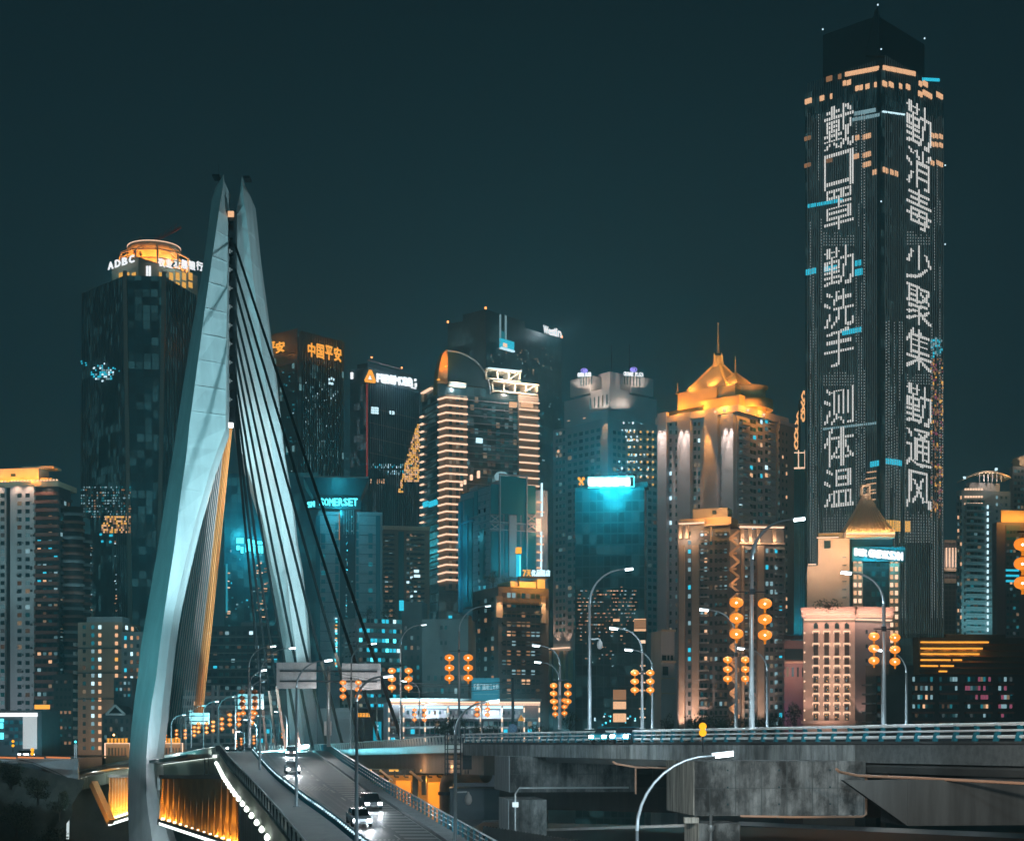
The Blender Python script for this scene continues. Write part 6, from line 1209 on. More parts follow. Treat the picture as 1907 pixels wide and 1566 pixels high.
grime(fas, (.8, .8, .2), .4, .6, .4); grime(lightc, (1.5, 1.5, .15), .4, .6, .35)
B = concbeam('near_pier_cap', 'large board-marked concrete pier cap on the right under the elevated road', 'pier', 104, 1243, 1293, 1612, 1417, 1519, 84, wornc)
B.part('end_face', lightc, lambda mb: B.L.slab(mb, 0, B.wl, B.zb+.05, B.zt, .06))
mb = MB()
for i in range(4):
    for j in range(3): mb.lathe(B.Rf.w(2.2+i*3.4, B.zb+.7+j*1.1, .02)+Vector((0, 0, 0)), [(.0, 0), (.07, 0), (.07, .02)], 8); B.Rf.slab(mb, 2.2+i*3.4-.05, 2.2+i*3.4+.05, B.zb+.7+j*1.1, B.zb+.8+j*1.1, .01)
mb.build('tie_hole', DARKW, B.root); mb = MB()
for i in range(9): B.Rf.slab(mb, 1+i*1.7, 1.05+i*1.7, B.zb, B.zt, .012)
B.Rf.slab(mb, 0, 16, (B.zb+B.zt)/2, (B.zb+B.zt)/2+.04, .012); mb.build('board_joint', mat('joint_dark'), B.root)
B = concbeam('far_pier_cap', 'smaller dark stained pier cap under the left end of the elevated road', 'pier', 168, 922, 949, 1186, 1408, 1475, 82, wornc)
B.part('end_face', mat('lit_end_concrete', (.30, .33, .34), .85, noise=.35, nscale=2, streak=True, bump=.4), lambda mb: B.L.slab(mb, 0, B.wl, B.zb+.05, B.zt, .06)); mb = MB()  # light on this end face put into its paler concrete
for i in range(12): B.Rf.slab(mb, 1.2+i*2, 1.26+i*2, B.zb, B.zt, .012)
B.Rf.slab(mb, 0, 24, (B.zb+B.zt)/2, (B.zb+B.zt)/2+.05, .012); mb.build('board_joint', mat('joint_dark'), B.root)
B = concbeam('slim_column', 'slim concrete column with a wide side face below the smaller pier cap', 'pier', 160, 930, 948, 1018, 1489, 1760, 84, wornc); B.part('end_face', mat('lit_end_concrete'), lambda mb: B.L.slab(mb, 0, B.wl, B.zb, B.zt, .06)); mb = MB(); mb.tube([B.Rf.w(.6, B.zt-8, .25), B.Rf.w(.6, B.zt+.6, .25), B.Rf.w(1, B.zt+1.2, .25), B.Rf.w(12, B.zt+1.2, .25)], .1, 8); mb.build('drain_pipe', steel, B.root); mb = MB(); mb.box(B.Rf.w(.6, B.zt-.7, .3), .6, .5, .5); mb.build('pipe_clamp', steel, B.root)
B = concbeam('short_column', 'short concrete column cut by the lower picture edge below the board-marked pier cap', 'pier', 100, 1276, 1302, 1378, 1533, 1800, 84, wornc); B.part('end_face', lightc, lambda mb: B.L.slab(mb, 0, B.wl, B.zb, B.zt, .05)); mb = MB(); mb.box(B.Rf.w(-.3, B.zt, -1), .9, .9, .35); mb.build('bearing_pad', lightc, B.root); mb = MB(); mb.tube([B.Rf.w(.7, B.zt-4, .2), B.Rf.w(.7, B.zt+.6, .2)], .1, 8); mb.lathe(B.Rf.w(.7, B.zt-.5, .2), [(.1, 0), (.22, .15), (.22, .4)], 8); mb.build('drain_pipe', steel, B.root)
B = concbeam('haunched_pier_wall', 'slanted dark concrete pier wall under the right end of the elevated road', 'pier', 88, 1640, 1690, 2060, 1452, 1537, 84, mat('shaded_pier_concrete', (.032, .036, .036), .9, noise=.6, nscale=.8, streak=True))  # shade under the road put into this concrete's colour
for f_, a in ():
    pass
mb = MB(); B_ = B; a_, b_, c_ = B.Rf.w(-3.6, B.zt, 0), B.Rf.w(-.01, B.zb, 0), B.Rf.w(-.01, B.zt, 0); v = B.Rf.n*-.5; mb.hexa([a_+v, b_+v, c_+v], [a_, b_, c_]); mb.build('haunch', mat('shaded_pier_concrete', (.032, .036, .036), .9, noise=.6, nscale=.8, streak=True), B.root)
# service pipes along the soffit
t = thing('soffit_drain_pipe', 'rust brown drain pipe running under the elevated road with one drop leg', 'pipe', P(1613, 1440, 98)); rp_ = mat('brown_pipe', (.30, .17, .11), .5)
q = MB(); q.tube([P(1558, 1432, 96), P(1564, 1437, 95), P(1600, 1444, 94), P(1700, 1448, 90), P(1920, 1459, 84), P(2000, 1463, 82)], .09, 8); q.build('pipe', rp_, t); q = MB(); q.tube([P(1613, 1445, 94), P(1613, 1516, 94), P(1606, 1520, 94), P(1480, 1521, 98), P(1380, 1519, 101)], .08, 8); q.build('drop_leg', rp_, t)
t = thing('short_drain_pipe', 'thin brown drain pipe on the back wall between the two pier caps', 'pipe', P(1184, 1440, 140)); q = MB(); q.tube([P(1142, 1418, 142), P(1148, 1422, 141), P(1184, 1428, 140), P(1250, 1430, 136)], .09, 8); q.build('pipe', rp_, t); q = MB(); q.tube([P(1184, 1428, 140), P(1184, 1478, 140)], .09, 8); q.build('drop_leg', rp_, t)
# back walls and lower roads
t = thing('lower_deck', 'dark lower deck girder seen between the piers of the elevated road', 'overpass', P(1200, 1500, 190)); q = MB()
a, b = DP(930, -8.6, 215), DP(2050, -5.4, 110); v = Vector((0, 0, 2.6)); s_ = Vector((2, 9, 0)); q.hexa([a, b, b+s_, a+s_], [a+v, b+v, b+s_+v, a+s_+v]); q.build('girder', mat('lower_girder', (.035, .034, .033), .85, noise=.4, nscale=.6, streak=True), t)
q = MB(); a, b = DP(930, -6, 217), DP(2050, -2.9, 113); v = Vector((0, 0, 4.8)); q.hexa([a, b, b+s_, a+s_], [a+v, b+v, b+s_+v, a+s_+v]); q.build('back_wall', mat('shadow_wall', (.025, .028, .03), .85, noise=.4, nscale=.5), t)  # shadow under the deck put into this near-black wall colour
q = MB(); a, b = DP(900, -11.2, 232), DP(2100, -6.6, 118); s_ = Vector((-4, -26, -1.4)); q.face([a, a+s_, b+s_, b]); q.face([a-Vector((0, 0, .5)), b-Vector((0, 0, .5)), b+s_-Vector((0, 0, .5)), a+s_-Vector((0, 0, .5))]); q.build('lower_road', asph)['kind'] = 'structure'
q = MB(); q.bar(DP(1380, -6.3, 128), DP(1960, -5.6, 97), .5, .3); q.bar(DP(1000, -9.6, 180), DP(1380, -6.35, 128.3), .4, .25); q.build('kerb_line', white_r, t)
t = thing('corrugated_barrier', 'wet looking corrugated metal barrier with glints for car light trails beside the ramp foot', 'barrier', P(1000, 1566, 150)); q = MB()
a, b = DP(900, -10.2, 152), DP(1260, -12.2, 140); n_ = 60; W_ = b-a; up = Vector((0, 3, -2.6))
for k in range(n_): 
    p0 = a+W_*(k/n_); p1 = a+W_*((k+.5)/n_)+Vector((0, .12, .12)); p2 = a+W_*((k+1)/n_); q.face([p0, p0+up*(-1), p1+up*(-1), p1]); q.face([p1, p1-up, p2-up, p2]); 
    q.face([p0+up, p0, p1, p1+up]); q.face([p1+up, p1, p2, p2+up])
q.build('corrugated_sheet', mat('wet_zinc', (.4, .42, .42), .2, .9), t)
for x, y, c_ in ((975, 1528, (1, .85, .7)), (1010, 1531, (.6, .9, 1)), (1050, 1533, (1, .8, .65)), (1090, 1537, (.6, .9, 1)), (1125, 1542, (1, .9, .8))): light('POINT', P(x, y, 141), c_, 260, t, size=.22)  # lights added by the sheet for streaked glints; no lamps stand there
# spots added off the lamp posts to brighten the overpass concrete and rails
light('SPOT', P(1330, 1405, 58), (.8, .93, 1), 5200, elev, P(1420, 1440, 104), 110, size=.3)
light('SPOT', P(1180, 1380, 80), (.95, .93, .85), 11000, elev, P(1262, 1470, 104), 60, size=.4)
light('SPOT', P(800, 1420, 120), (.55, .85, 1), 9000, elev, P(940, 1450, 170), 40, size=.6)
light('SPOT', P(1800, 1330, 70), (1, .9, .8), 11000, elev, P(1790, 1410, 95), 60, size=.4)
light('SPOT', P(1500, 1240, 60), (.7, .9, 1), 26000, elev, P(1350, 1390, 115), 40, size=.5)
light('SPOT', P(1000, 1240, 110), (.7, .9, 1), 26000, elev, P(1000, 1390, 160), 60, size=.5)
for x, D in ((930, 165), (1080, 142), (1230, 124), (1380, 110), (1530, 99), (1680, 88), (1830, 79)): light('SPOT', P(x, 1290, D-6), (.8, .93, 1), 900, elev, P(x+40, 1376, D+4), 95, size=.3)
# ================================================================ street lamps
polem = mat('pole_paint', (.36, .42, .45), .4, .35); lens = emi('lamp_lens', (.85, .95, 1), 14); lensd = emi('lamp_lens_faint', (.8, .95, 1), 2.5); brtm = emi('far_lamp_lens', (.82, .96, 1), 9)
def lamp(px, pyb, hx, hy, Y, w=.2, on=2, label='', bars=(), power=0, cam_=None, group='street lamps', start=None, arms2=()):
    z0 = max(.05, P(px, pyb, Y).z) if pyb < 1560 else max(.05, P(px, pyb, Y).z); b = P(px, pyb, Y); b.z = z0
    t = thing('street_lamp', label, 'street lamp', b, group); h = P(hx, hy, Y); reach = h.x-b.x; drop = abs(reach)*(.95 if start is None else start)
    zc = h.z-drop; q = MB(); n = 9; top = Vector((b.x, Y, zc)); q.tube([b, b.lerp(top, .5), top], [w, w*.8, w*.62], 8)
    q.lathe((b.x, b.y, b.z), [(w*2.2, 0), (w*2.2, .08), (w*1.1, .1)], 8); q.build('pole', polem, t)
    arc = [Vector((b.x+reach*.93*(1-math.cos(a)), Y, zc+drop*.98*math.sin(a))) for a in [k/n*math.pi/2 for k in range(n+1)]]
    q = MB(); q.tube(arc, [w*.62-(w*.28)*k/n for k in range(n+1)], 8); q.build('arm', polem, t)
    s = 1 if reach > 0 else -1; a = arc[-1]; d = Vector((s, 0, .12)).normalized(); L_ = max(.9, abs(reach)*.24) if abs(reach) > .5 else .5
    q = MB(); q.bar(a+Vector((0, 0, .05)), a+d*L_+Vector((0, 0, .05)), .32*w/.15*.7, .12); hd = q.build('lamp_head', steel, t)
    q = MB(); q.bar(a+d*L_*.18+Vector((0, -.05, -.06)), a+d*L_*.96+Vector((0, -.05, -.06)), .3*w/.15*.75, .16*w/.15*.8); q.build('lens', (lensd, brtm, lens)[on] if on >= 0 else steel, hd)
    for (z_, x0, x1) in bars: q = MB(); zz = P(px, z_, Y).z; q.bar((P(x0, z_, Y).x, Y, zz), (P(x1, z_, Y).x, Y, zz), .07); q.build('lantern_bar', metal_d, t); q = MB(); q.box((b.x, Y, zz-.18), w*1.6, w*1.6, .36); q.build('clamp', metal_d, t)
    if cam_:
        zz = P(px, cam_, Y).z; q = MB(); q.bar((b.x, Y, zz), (b.x+.85, Y, zz+.05), .1); q.build('camera_arm', polem, t); q = MB(); q.lathe((b.x+.95, Y, zz-.95), [(0, 0), (.2, .1), (.28, .35), (.24, .65), (.1, .85), (.05, 1)], 12); q.build('dome_camera', white_r, t)
    if power: light('SPOT', a+d*L_*.6-Vector((0, .1, .3)), (.70, .90, 1), power*(.3 if px < 880 else .9), t, a+d*L_*.6+Vector((0, -1.5, -10)), 140, .8, .4)
    return t
LP = [
 (463, 1392, 505, 1203, 225, .16, 1, 'lamp post whose head is nearest the bridge leg base, left of the left blank sign', (), 9000),
 (484, 1436, 541, 1206, 211, .17, 2, 'tall lamp post on the walkway whose head meets the right bridge leg', (), 12000),
 (552, 1501, 606, 1229, 161, .17, 2, 'lamp post on the walkway with its head over the left blank sign', (), 12000),
 (664, 1640, 714, 1259, 119, .17, 0, 'tall lamp post standing in front of the road, its arm crossing the right blank sign', (), 9000),
 (654, 1392, 692, 1198, 225, .15, 1, 'lamp post with lanterns just left of the right blank sign', ((1263, 637, 668),), 5000),
 (746, 1378, 786, 1163, 235, .17, 0, 'lamp post with lanterns between the right blank sign and the colonnade building', ((1239, 728, 762),), 4000),
 (855, 1372, 905, 1128, 205, .17, 0, 'lamp post with lanterns at the left end of the elevated road', ((1212, 837, 873),), 3000),
 (848, 1700, 912, 1306, 118, .18, 0, 'nearer lamp post with a white dome camera, in front of the dark service tank', (), 0),
 (1098, 1358, 1166, 1059, 150, .2, 1, 'tall lamp post with dome camera before the dark teal glass tower', (), 2000),
 (1043, 1358, 1004, 1202, 170, .16, 1, 'lamp post facing left, upper of two beside the small pier cap lanterns', ((1297, 1031, 1058), (1266, 1031, 1058)), 2500),
 (1041, 1358, 1007, 1233, 186, .13, 2, 'shorter lamp post facing left just behind a taller one at the hotel podium', (), 2500),
 (1196, 1357, 1150, 1170, 145, .16, 2, 'lamp post facing left with lanterns before the dark teal glass tower', ((1252, 1182, 1211),), 4000),
 (1215, 1357, 1177, 1210, 160, .14, 2, 'shorter lamp post facing left right of the lanterns before the dark teal glass tower', (), 3000),
 (1400, 1357, 1480, 966, 108, .2, 1, 'tallest lamp post with the largest lanterns before the zigzag lit tower', ((1102, 1369, 1427),), 3000),
 (1371, 1357, 1318, 1135, 138, .16, 2, 'lamp post facing left before the dark side of the zigzag lit tower', ((1219, 1355, 1388),), 4000),
 (1429, 1357, 1385, 1207, 148, .14, 2, 'short lamp post facing left just right of the tallest lamp post', (), 3000),
 (1646, 1354, 1584, 1066, 118, .19, 2, 'lamp post facing left with lanterns beside the rose stone hotel', ((1171, 1627, 1666),), 5000),
 (1688, 1354, 1643, 1210, 142, .15, 2, 'short lamp post facing left between the rose stone hotel and the long balcony block', (), 3000),
 (1186, 1760, 1336, 1404, 66, .125, 2, 'big foreground lamp post curving up in front of the elevated road', (), 1500),
 (781, 1375, 757, 1268, 250, .12, 1, 'small lamp post facing left between hanging lanterns before the colonnade building', (), 0),
 (702, 1376, 678, 1283, 262, .11, 0, 'small lamp post facing left above the teal banner', (), 0),
 (437, 1392, 462, 1281, 262, .12, 1, 'lamp post behind the dark lanterns left of the small blank sign', (), 2000),
 (407, 1392, 433, 1297, 300, .12, 0, 'lamp post with a faint head beside the stay cable fan', (), 0),
 (379, 1392, 401, 1306, 330, .12, 1, 'thin lamp post behind the smallest blank sign', (), 0),
 (356, 1392, 377, 1314, 350, .1, -1, 'unlit thin lamp post left of the smallest blank sign', (), 0),
 (337, 1395, 352, 1324, 360, .12, -1, 'unlit lamp post between two others at the bridge gate', (), 0),
 (319, 1400, 340, 1331, 342, .17, 0, 'bright silver lamp post standing at the bridge gate', (), 0),
 (304, 1400, 322, 1338, 380, .1, -1, 'faintest thin lamp post beside the bridge leg', (), 0),
 (505, 1394, 486, 1333, 330, .16, 0, 'short silver lamp post facing left beside the bridge stay cables', (), 0),
 (478, 1394, 460, 1340, 350, .1, 1, 'tiny lamp post facing left under the small blank sign', (), 0),
 (455, 1398, 448, 1362, 300, .1, 2, 'tiny glaring lamp post at the crest of the ramp', (), 3000),
 (534, 1394, 517, 1325, 345, .1, 1, 'tiny lamp post facing left before the right bridge leg', (), 0),
]
for a in LP: lamp(*a[:8], bars=a[8], power=a[9], cam_={848: 1475, 1098: 1190}.get(a[0]))
for x, D in ((463, 225),):
    t = thing('twin_lamp_arms', 'pair of extra curved lamp arms on the post left of the left blank sign', 'street lamp', P(466, 1392, 231), 'street lamps'); q = MB(); q.tube([P(466, 1392, 231), P(466, 1272, 231)], .13, 6); q.build('pole', polem, t)
    for hy, on in ((1248, brtm), (1266, steel)):
        q = MB(); q.tube([P(466+24*(1-math.cos(a)), hy+24-22*math.sin(a), 231) for a in [k/8*math.pi/2 for k in range(9)]], .08, 6); q.build('arm', polem, t); q = MB(); q.bar(P(485, hy+1, 231), P(496, hy-.5, 231), .25, .2); q.build('lens', on, t)
# ================================================================ red paper lanterns
def lantern_proto(lit):
    t = thing('lantern_string', '', 'lantern string', (0, 0, 0)); 
    m = bpy.data.materials.new('lantern_fabric_'+('lit' if lit else 'dark')); m.use_nodes = True; N = m.node_tree.nodes; L = m.node_tree.links; b = N['Principled BSDF']
    b.inputs['Base Color'].default_value = (.75, .22, .04, 1) if lit else (.12, .04, .02, 1); b.inputs['Roughness'].default_value = .7
    tcx = N.new('ShaderNodeTexCoord'); sp = N.new('ShaderNodeSeparateXYZ'); L.new(tcx.outputs['Object'], sp.inputs[0]); at = N.new('ShaderNodeMath'); at.operation = 'ARCTAN2'; L.new(sp.outputs[0], at.inputs[0]); L.new(sp.outputs[1], at.inputs[1])
    sn = N.new('ShaderNodeMath'); sn.operation = 'SINE'; mm = N.new('ShaderNodeMath'); mm.operation = 'MULTIPLY'; mm.inputs[1].default_value = 24; L.new(at.outputs[0], mm.inputs[0]); L.new(mm.outputs[0], sn.inputs[0])
    mr_ = N.new('ShaderNodeMapRange'); L.new(sn.outputs[0], mr_.inputs[0]); mr_.inputs[1].default_value = -1; mr_.inputs[3].default_value = .62 if lit else .03; mr_.inputs[4].default_value = 1.0 if lit else .06
    b.inputs['Emission Color'].default_value = (1, .31, .03, 1); L.new(mr_.outputs[0], b.inputs['Emission Strength'])
    if lit:
        tr = N.new('ShaderNodeBsdfTransparent'); ms = N.new('ShaderNodeMixShader'); ms.inputs[0].default_value = .22; L.new(b.outputs[0], ms.inputs[1]); L.new(tr.outputs[0], ms.inputs[2]); L.new(ms.outputs[0], N['Material Output'].inputs[0])
    q = MB(); q.tube([(0, 0, .15), (0, 0, -3.2)], .012, 4); q.build('cord', metal_d, t)
    for k in range(3):
        zc = -.45-1.12*k; q = MB(); n = 10
        q.lathe((0, 0, 0), [(.5*math.sin(math.pi*j/n)**.8 if 0 < j < n else .12, zc+.36*math.cos(math.pi*j/n)) for j in range(n+1)], 24)
        o = q.build('lantern', m, t)
        q = MB(); q.lathe((0, 0, zc), [(0, .42), (.15, .42), (.15, .34), (0, .34)], 10); q.build('cap', mat('lantern_gold_cap', (.5, .25, .05), .5), o)
        q = MB(); q.lathe((0, 0, zc-.36), [(0, .02), (.13, .02), (.13, -.06), (.07, -.1), (.09, -.3), (0, -.3)], 8); q.build('tassel', emi('tassel_glow', (1, .30, .03), .7) if lit else brownc, o)
        if lit: q = MB(); q.lathe((0, 0, zc-.02), [(0, -.09), (.09, 0), (0, .09)], 8); q.build('bulb', emi('lantern_bulb', (1, .85, .6), 22), o)
    return t
pl, pd = lantern_proto(True), lantern_proto(False); used = set()
def ltree(src, parent=None):
    c = src.copy(); C.objects.link(c); c.parent = parent
    for ch in src.children: ltree(ch, c)
    return c
def lstring(x, y, wpx, D, lit, label, sy=1.0):
    s = pl if lit else pd
    if id(s) in used: t = ltree(s)
    else: t = s; used.add(id(s))
    w = wpx/F*D; t.location = P(x, y, D)+Vector((0, -.12, w*.45)); t.scale = (w, w, w*sy); t.rotation_euler.z = random.random()*3; t['label'] = label; t['group'] = 'orange lantern strings on the lamp posts'
    return t
LS = [
 (1371, 1122, 26, 108, 1, 'largest left hand string of orange lanterns on the tallest lamp post'), (1424, 1124, 26, 108, 1, 'largest right hand string of orange lanterns on the tallest lamp post'),
 (1355, 1229, 17, 138, 1, 'left lantern string on the lamp post before the dark side of the zigzag lit tower'), (1388, 1229, 17, 138, 1, 'right lantern string on the lamp post before the zigzag lattice'),
 (1627, 1185, 20, 118, 1, 'left lantern string on the lamp post beside the rose stone hotel'), (1666, 1187, 20, 118, 1, 'right lantern string on the lamp post beside the rose stone hotel'),
 (1182, 1253, 15.5, 145, 1, 'left lantern string before the dark teal glass tower'), (1211, 1253, 15.5, 145, 1, 'right lantern string before the dark teal glass tower'),
 (1031, 1277, 14, 170, 1, 'left nearer lantern string before the hotel podium columns'), (1057.5, 1277, 14, 170, 1, 'right nearer lantern string before the hotel podium columns'),
 (1034, 1306, 11.5, 200, 1, 'lower left lantern string partly behind another at the hotel podium'), (1051, 1304, 11.5, 200, 1, 'lower right lantern string partly behind another at the hotel podium'),
 (837, 1225, 18, 205, 1, 'left lantern string on the lamp post left of the teal road sign'), (872, 1225, 18, 205, 1, 'right lantern string touching the teal road sign post lamp'),
 (888.5, 1310, 10, 260, 1, 'small left lantern string below the teal road sign'), (908, 1310, 10, 260, 1, 'small right lantern string below the teal road sign'),
 (772, 1321.7, 8.7, 270, 1, 'small left lantern string before the left columns of the colonnade building'), (790.5, 1322, 8.7, 270, 1, 'small right lantern string before the left columns of the colonnade building'),
 (730, 1249, 15, 235, 1, 'left lantern string right of the right blank sign'), (761, 1249, 15, 235, 1, 'right lantern string right of the right blank sign'),
 (639, 1271, 12.5, 225, 1, 'left lantern string in front of the right blank sign'), (667.5, 1271, 12.5, 225, 1, 'right lantern string in front of the right blank sign'),
 (451, 1288, 11, 240, 0, 'unlit brown lantern string left of the small blank sign'), (475, 1288, 11, 240, 0, 'unlit brown lantern string in front of the small blank sign'),
 (453, 1306, 10.5, 275, 1, 'orange lantern string below the left unlit brown one'), (475, 1306, 10.5, 275, 1, 'orange lantern string below the right unlit brown one'),
 (445, 1329, 9.5, 285, 1, 'orange lantern string left of the glaring crest lamp'), (470, 1326, 9.5, 285, 1, 'orange lantern string over the glaring crest lamp'),
 (428, 1331, 8.7, 300, 1, 'orange lantern string on the faint lamp post beside the cable fan'), (413.5, 1338.5, 8.7, 300, 1, 'orange lantern string left of the crest railing tip'),
 (397, 1344, 7.8, 320, 1, 'orange lantern string under the smallest blank sign at its right'), (385, 1347, 7.8, 325, 1, 'orange lantern string under the smallest blank sign at its middle'), (370, 1347, 7.4, 335, 1, 'orange lantern string under the smallest blank sign at its left'), (362, 1354, 7.2, 340, 1, 'orange lantern string left of the smallest blank sign'),
 (345, 1360, 6.5, 352, 1, 'tiny lantern string above the right of the bridge gate'), (329, 1360, 6.8, 352, 1, 'tiny lantern string above the middle of the bridge gate'), (309, 1369, 5.5, 370, 1, 'tiny lantern string above the left of the bridge gate'),
 (473, 1371, 6, 340, 1, 'tiny lantern string on the left of the cyan crest glow'), (440, 1379, 5, 350, 1, 'tiny low lantern string under the glaring crest lamp'), (449.5, 1375, 5, 350, 1, 'second tiny low lantern string right under the glaring crest lamp'),
 (527, 1359, 6.5, 350, 1, 'small lantern string at the left foot of the right bridge leg'), (574, 1359, 6.5, 400, 1, 'small lantern string behind the right bridge leg'),
 (1903, 1014, 32, 80, 1, 'biggest lantern string cut by the right picture edge'),
]
for (x, y, w, D, lit, lab) in LS: lstring(x, y, w, D, lit, lab, .93 if w < 20 else 1.0)
for x, y, D in ((1371, 1150, 106), (1424, 1150, 106), (1647, 1205, 116), (1900, 1050, 78), (837, 1240, 203)): pass
lamp(1925, 1360, 1960, 900, 80, .2, 1, 'lamp post just outside the right edge carrying the biggest lantern string', bars=((990, 1895, 1955),), group='street lamps')
# ================================================================ signs
gt = thing('sign_gantry', 'steel gantry carrying two blank silver sign backs across the road', 'sign gantry', P(612, 1386, 250))
q = MB(); q.tube([P(612, 1390, 250), P(612, 1240, 250)], .3, 8); q.build('post', steel, gt)
for y in (1249, 1268): q = MB(); q.bar(P(521, y, 249.2), P(702, y+1, 249.2), .25); q.build('cross_arm', metal_d, gt)
crink = mat('crinkled_silver_sheet', (.62, .60, .60), .32, .55, noise=.28, nscale=.5, bump=.5)
for x0, y0, x1, y1 in ((515, 1233, 589, 1282), (637, 1235, 709, 1284)):
    q = MB(); Face((P(0, 0, 250).x, 250), (1, 0)).pslab(q, x0, y0, x1, y1, 0, .2); pn = q.build('blank_sign', crink, gt)
    q = MB(); [Face((P(0, 0, 250).x, 250), (1, 0)).pslab(q, x, y0, x+.4, y1, .03) for x in [x0+(x1-x0)*k/7 for k in range(1, 7)]]; q.build('panel_rib', steel, pn)
q = MB(); q.hexa([P(604, 1343, 250), P(609, 1343, 250), P(609, 1343, 250.3), P(604, 1343, 250.3)][::1], [P(604, 1370, 250)+Vector((0, 0, 4.4)), P(609, 1370, 250)+Vector((0, 0, 4.4)), P(609, 1370, 250.3)+Vector((0, 0, 4.4)), P(604, 1370, 250.3)+Vector((0, 0, 4.4))]) if False else q.box(P(606, 1369, 250), .35, .15, 2.2); q.box(P(615, 1369, 250), .35, .15, 2.2); q.build('light_board', white_r, gt)
for nm, x0, y0, x1, y1, D, px_ in (('small blank sign behind the unlit lanterns on its own post', 443, 1292, 491, 1320, 300, 438), ('smallest blank sign in front of the grey stay cable fan', 353, 1327, 390, 1348, 360, 346)):
    t = thing('blank_road_sign', nm, 'road sign', P(px_, 1392, D)); q = MB(); q.tube([P(px_, 1395, D), P(px_, y0+2, D)], .22, 6); q.build('post', steel, t); f_ = Face((P(0, 0, D).x, D), (1, 0)); q = MB(); f_.pslab(q, x0, y0, x1, y1, 0, .2); q.build('panel', crink, t)
    for k in (.28, .75): q = MB(); q.bar(P(px_, y0+(y1-y0)*k, D-.4), P(x1-3, y0+(y1-y0)*k, D-.4), .16); q.build('cross_arm', metal_d, t)
    light('POINT', P((x0+x1)/2, y1+12, D-9), (.9, .95, 1), 700, t, size=.5)
light('POINT', P(560, 1300, 232), (1, .92, .9), 2200, gt, size=.8); light('POINT', P(672, 1305, 232), (1, .92, .9), 2200, gt, size=.8)
def flat_text(txt, D, x0, y0, x1, y1, m, par, name='lettering', out=.04):
    vs, fs, tr, asp = glyph(txt); a, b = P(x0, y1, D), P(x1, y0, D); q = MB()
    for fc in fs: q.face([(a.x+(b.x-a.x)*vs[i][0], D-out, a.z+(b.z-a.z)*vs[i][1]) for i in fc])
    return q.build(name, m, par)
t = thing('teal_road_sign', 'teal road sign with one white line of Chinese characters over small letters', 'road sign', P(897, 1372, 235)); f_ = Face((P(0, 0, 235).x, 235), (1, 0))
q = MB(); q.tube([P(897, 1372, 235.4), P(897, 1262, 235.4)], .13, 8); q.build('post', steel, t)
q = MB(); f_.pslab(q, 878, 1262, 930.5, 1304.5, 0, .12); pn = q.build('panel', mat('sign_teal_sheet', (.01, .23, .33), .4, emit=(.01, .25, .36), es=.55), t)
wt = mat('sign_white_letters', (.7, .7, .7), .5, emit=(.5, .75, .8), es=.8); q = MB()
for b_ in ((879, 1263, 929.5, 1263.7), (879, 1302.8, 929.5, 1303.5), (879, 1263, 879.7, 1303.5), (928.8, 1263, 929.5, 1303.5)): f_.pslab(q, *b_, .03)
q.build('border', mat('sign_border', (.2, .4, .45), .5), pn)
for i, ch in enumerate('千厮门嘉陵江大桥'): flat_text(ch, 235, 881.5+i*5.95, 1273, 886.8+i*5.95, 1284.5, wt, pn, 'character')
flat_text('QIANSIMEN JIALINGJIANG BRIDGE', 235, 882, 1291, 928, 1294, mat('sign_small_letters', (.3, .45, .5), .5, emit=(.1, .4, .45), es=.5), pn)
t = thing('warning_sign', 'orange triangular warning sign before the colonnade building', 'road sign', P(970, 1372, 200)); q = MB(); q.tube([P(970, 1372, 200.2), P(970, 1336, 200.2)], .06, 6); q.build('post', steel, t)
a = P(964, 1342, 200); b = P(977.5, 1342, 200); c = P(970.5, 1330, 200); v = Vector((0, .08, 0)); q = MB(); q.hexa([a+v, b+v, c+v], [a, b, c]); q.build('panel', mat('sign_orange', (.7, .3, .04), .5, emit=(1, .4, .03), es=.45), t); q = MB(); q.box(P(970.5, 1340, 199.9), .08, .03, .12); q.box(P(970.5, 1337.8, 199.9), .09, .03, .28); q.build('symbol', metal_d, t)
t = thing('round_blue_sign', 'dark round blue sign on a tall grey post before the colonnade building', 'road sign', P(955, 1372, 205)); q = MB(); q.tube([P(955, 1372, 205), P(955, 1262, 205)], .2, 8); [q.bar(P(951, y, 205), P(959, y, 205), .1) for y in (1268, 1276, 1284)]; q.build('post', mat('dark_pole', (.08, .14, .16), .5), t)
q = MB(); c = P(955, 1356, 204.7); q.hexa([c+Vector((.58*math.cos(k*math.pi/8), .1, .58*math.sin(k*math.pi/8))) for k in range(16)], [c+Vector((.58*math.cos(k*math.pi/8), 0, .58*math.sin(k*math.pi/8))) for k in range(16)]); q.build('disc', mat('sign_blue', (.01, .05, .12), .4, emit=(.01, .1, .2), es=.4), t); q = MB(); q.bar(c+Vector((-.25, -.03, -.25)), c+Vector((.25, -.03, .25)), .09, .04); q.bar(c+Vector((.25, -.03, -.25)), c+Vector((-.25, -.03, .25)), .09, .04); q.build('symbol', mat('sign_cyan_mark', (.05, .3, .5), .5), t)
t = thing('teal_banner', 'upright teal lit banner board behind the bridge railing', 'banner', P(703, 1378, 300)); f_ = Face((P(0, 0, 300).x, 300), (1, 0)); q = MB(); f_.pslab(q, 695, 1343, 710, 1380, 0, .3); q.build('panel', emi('teal_banner_light', (.01, .42, .6), .75), t); q = MB(); [f_.pslab(q, 701.5, y, 704.5, y+2.6, .06) for y in (1350, 1357, 1364)]; build_each(q, 'symbol', ICE, t)
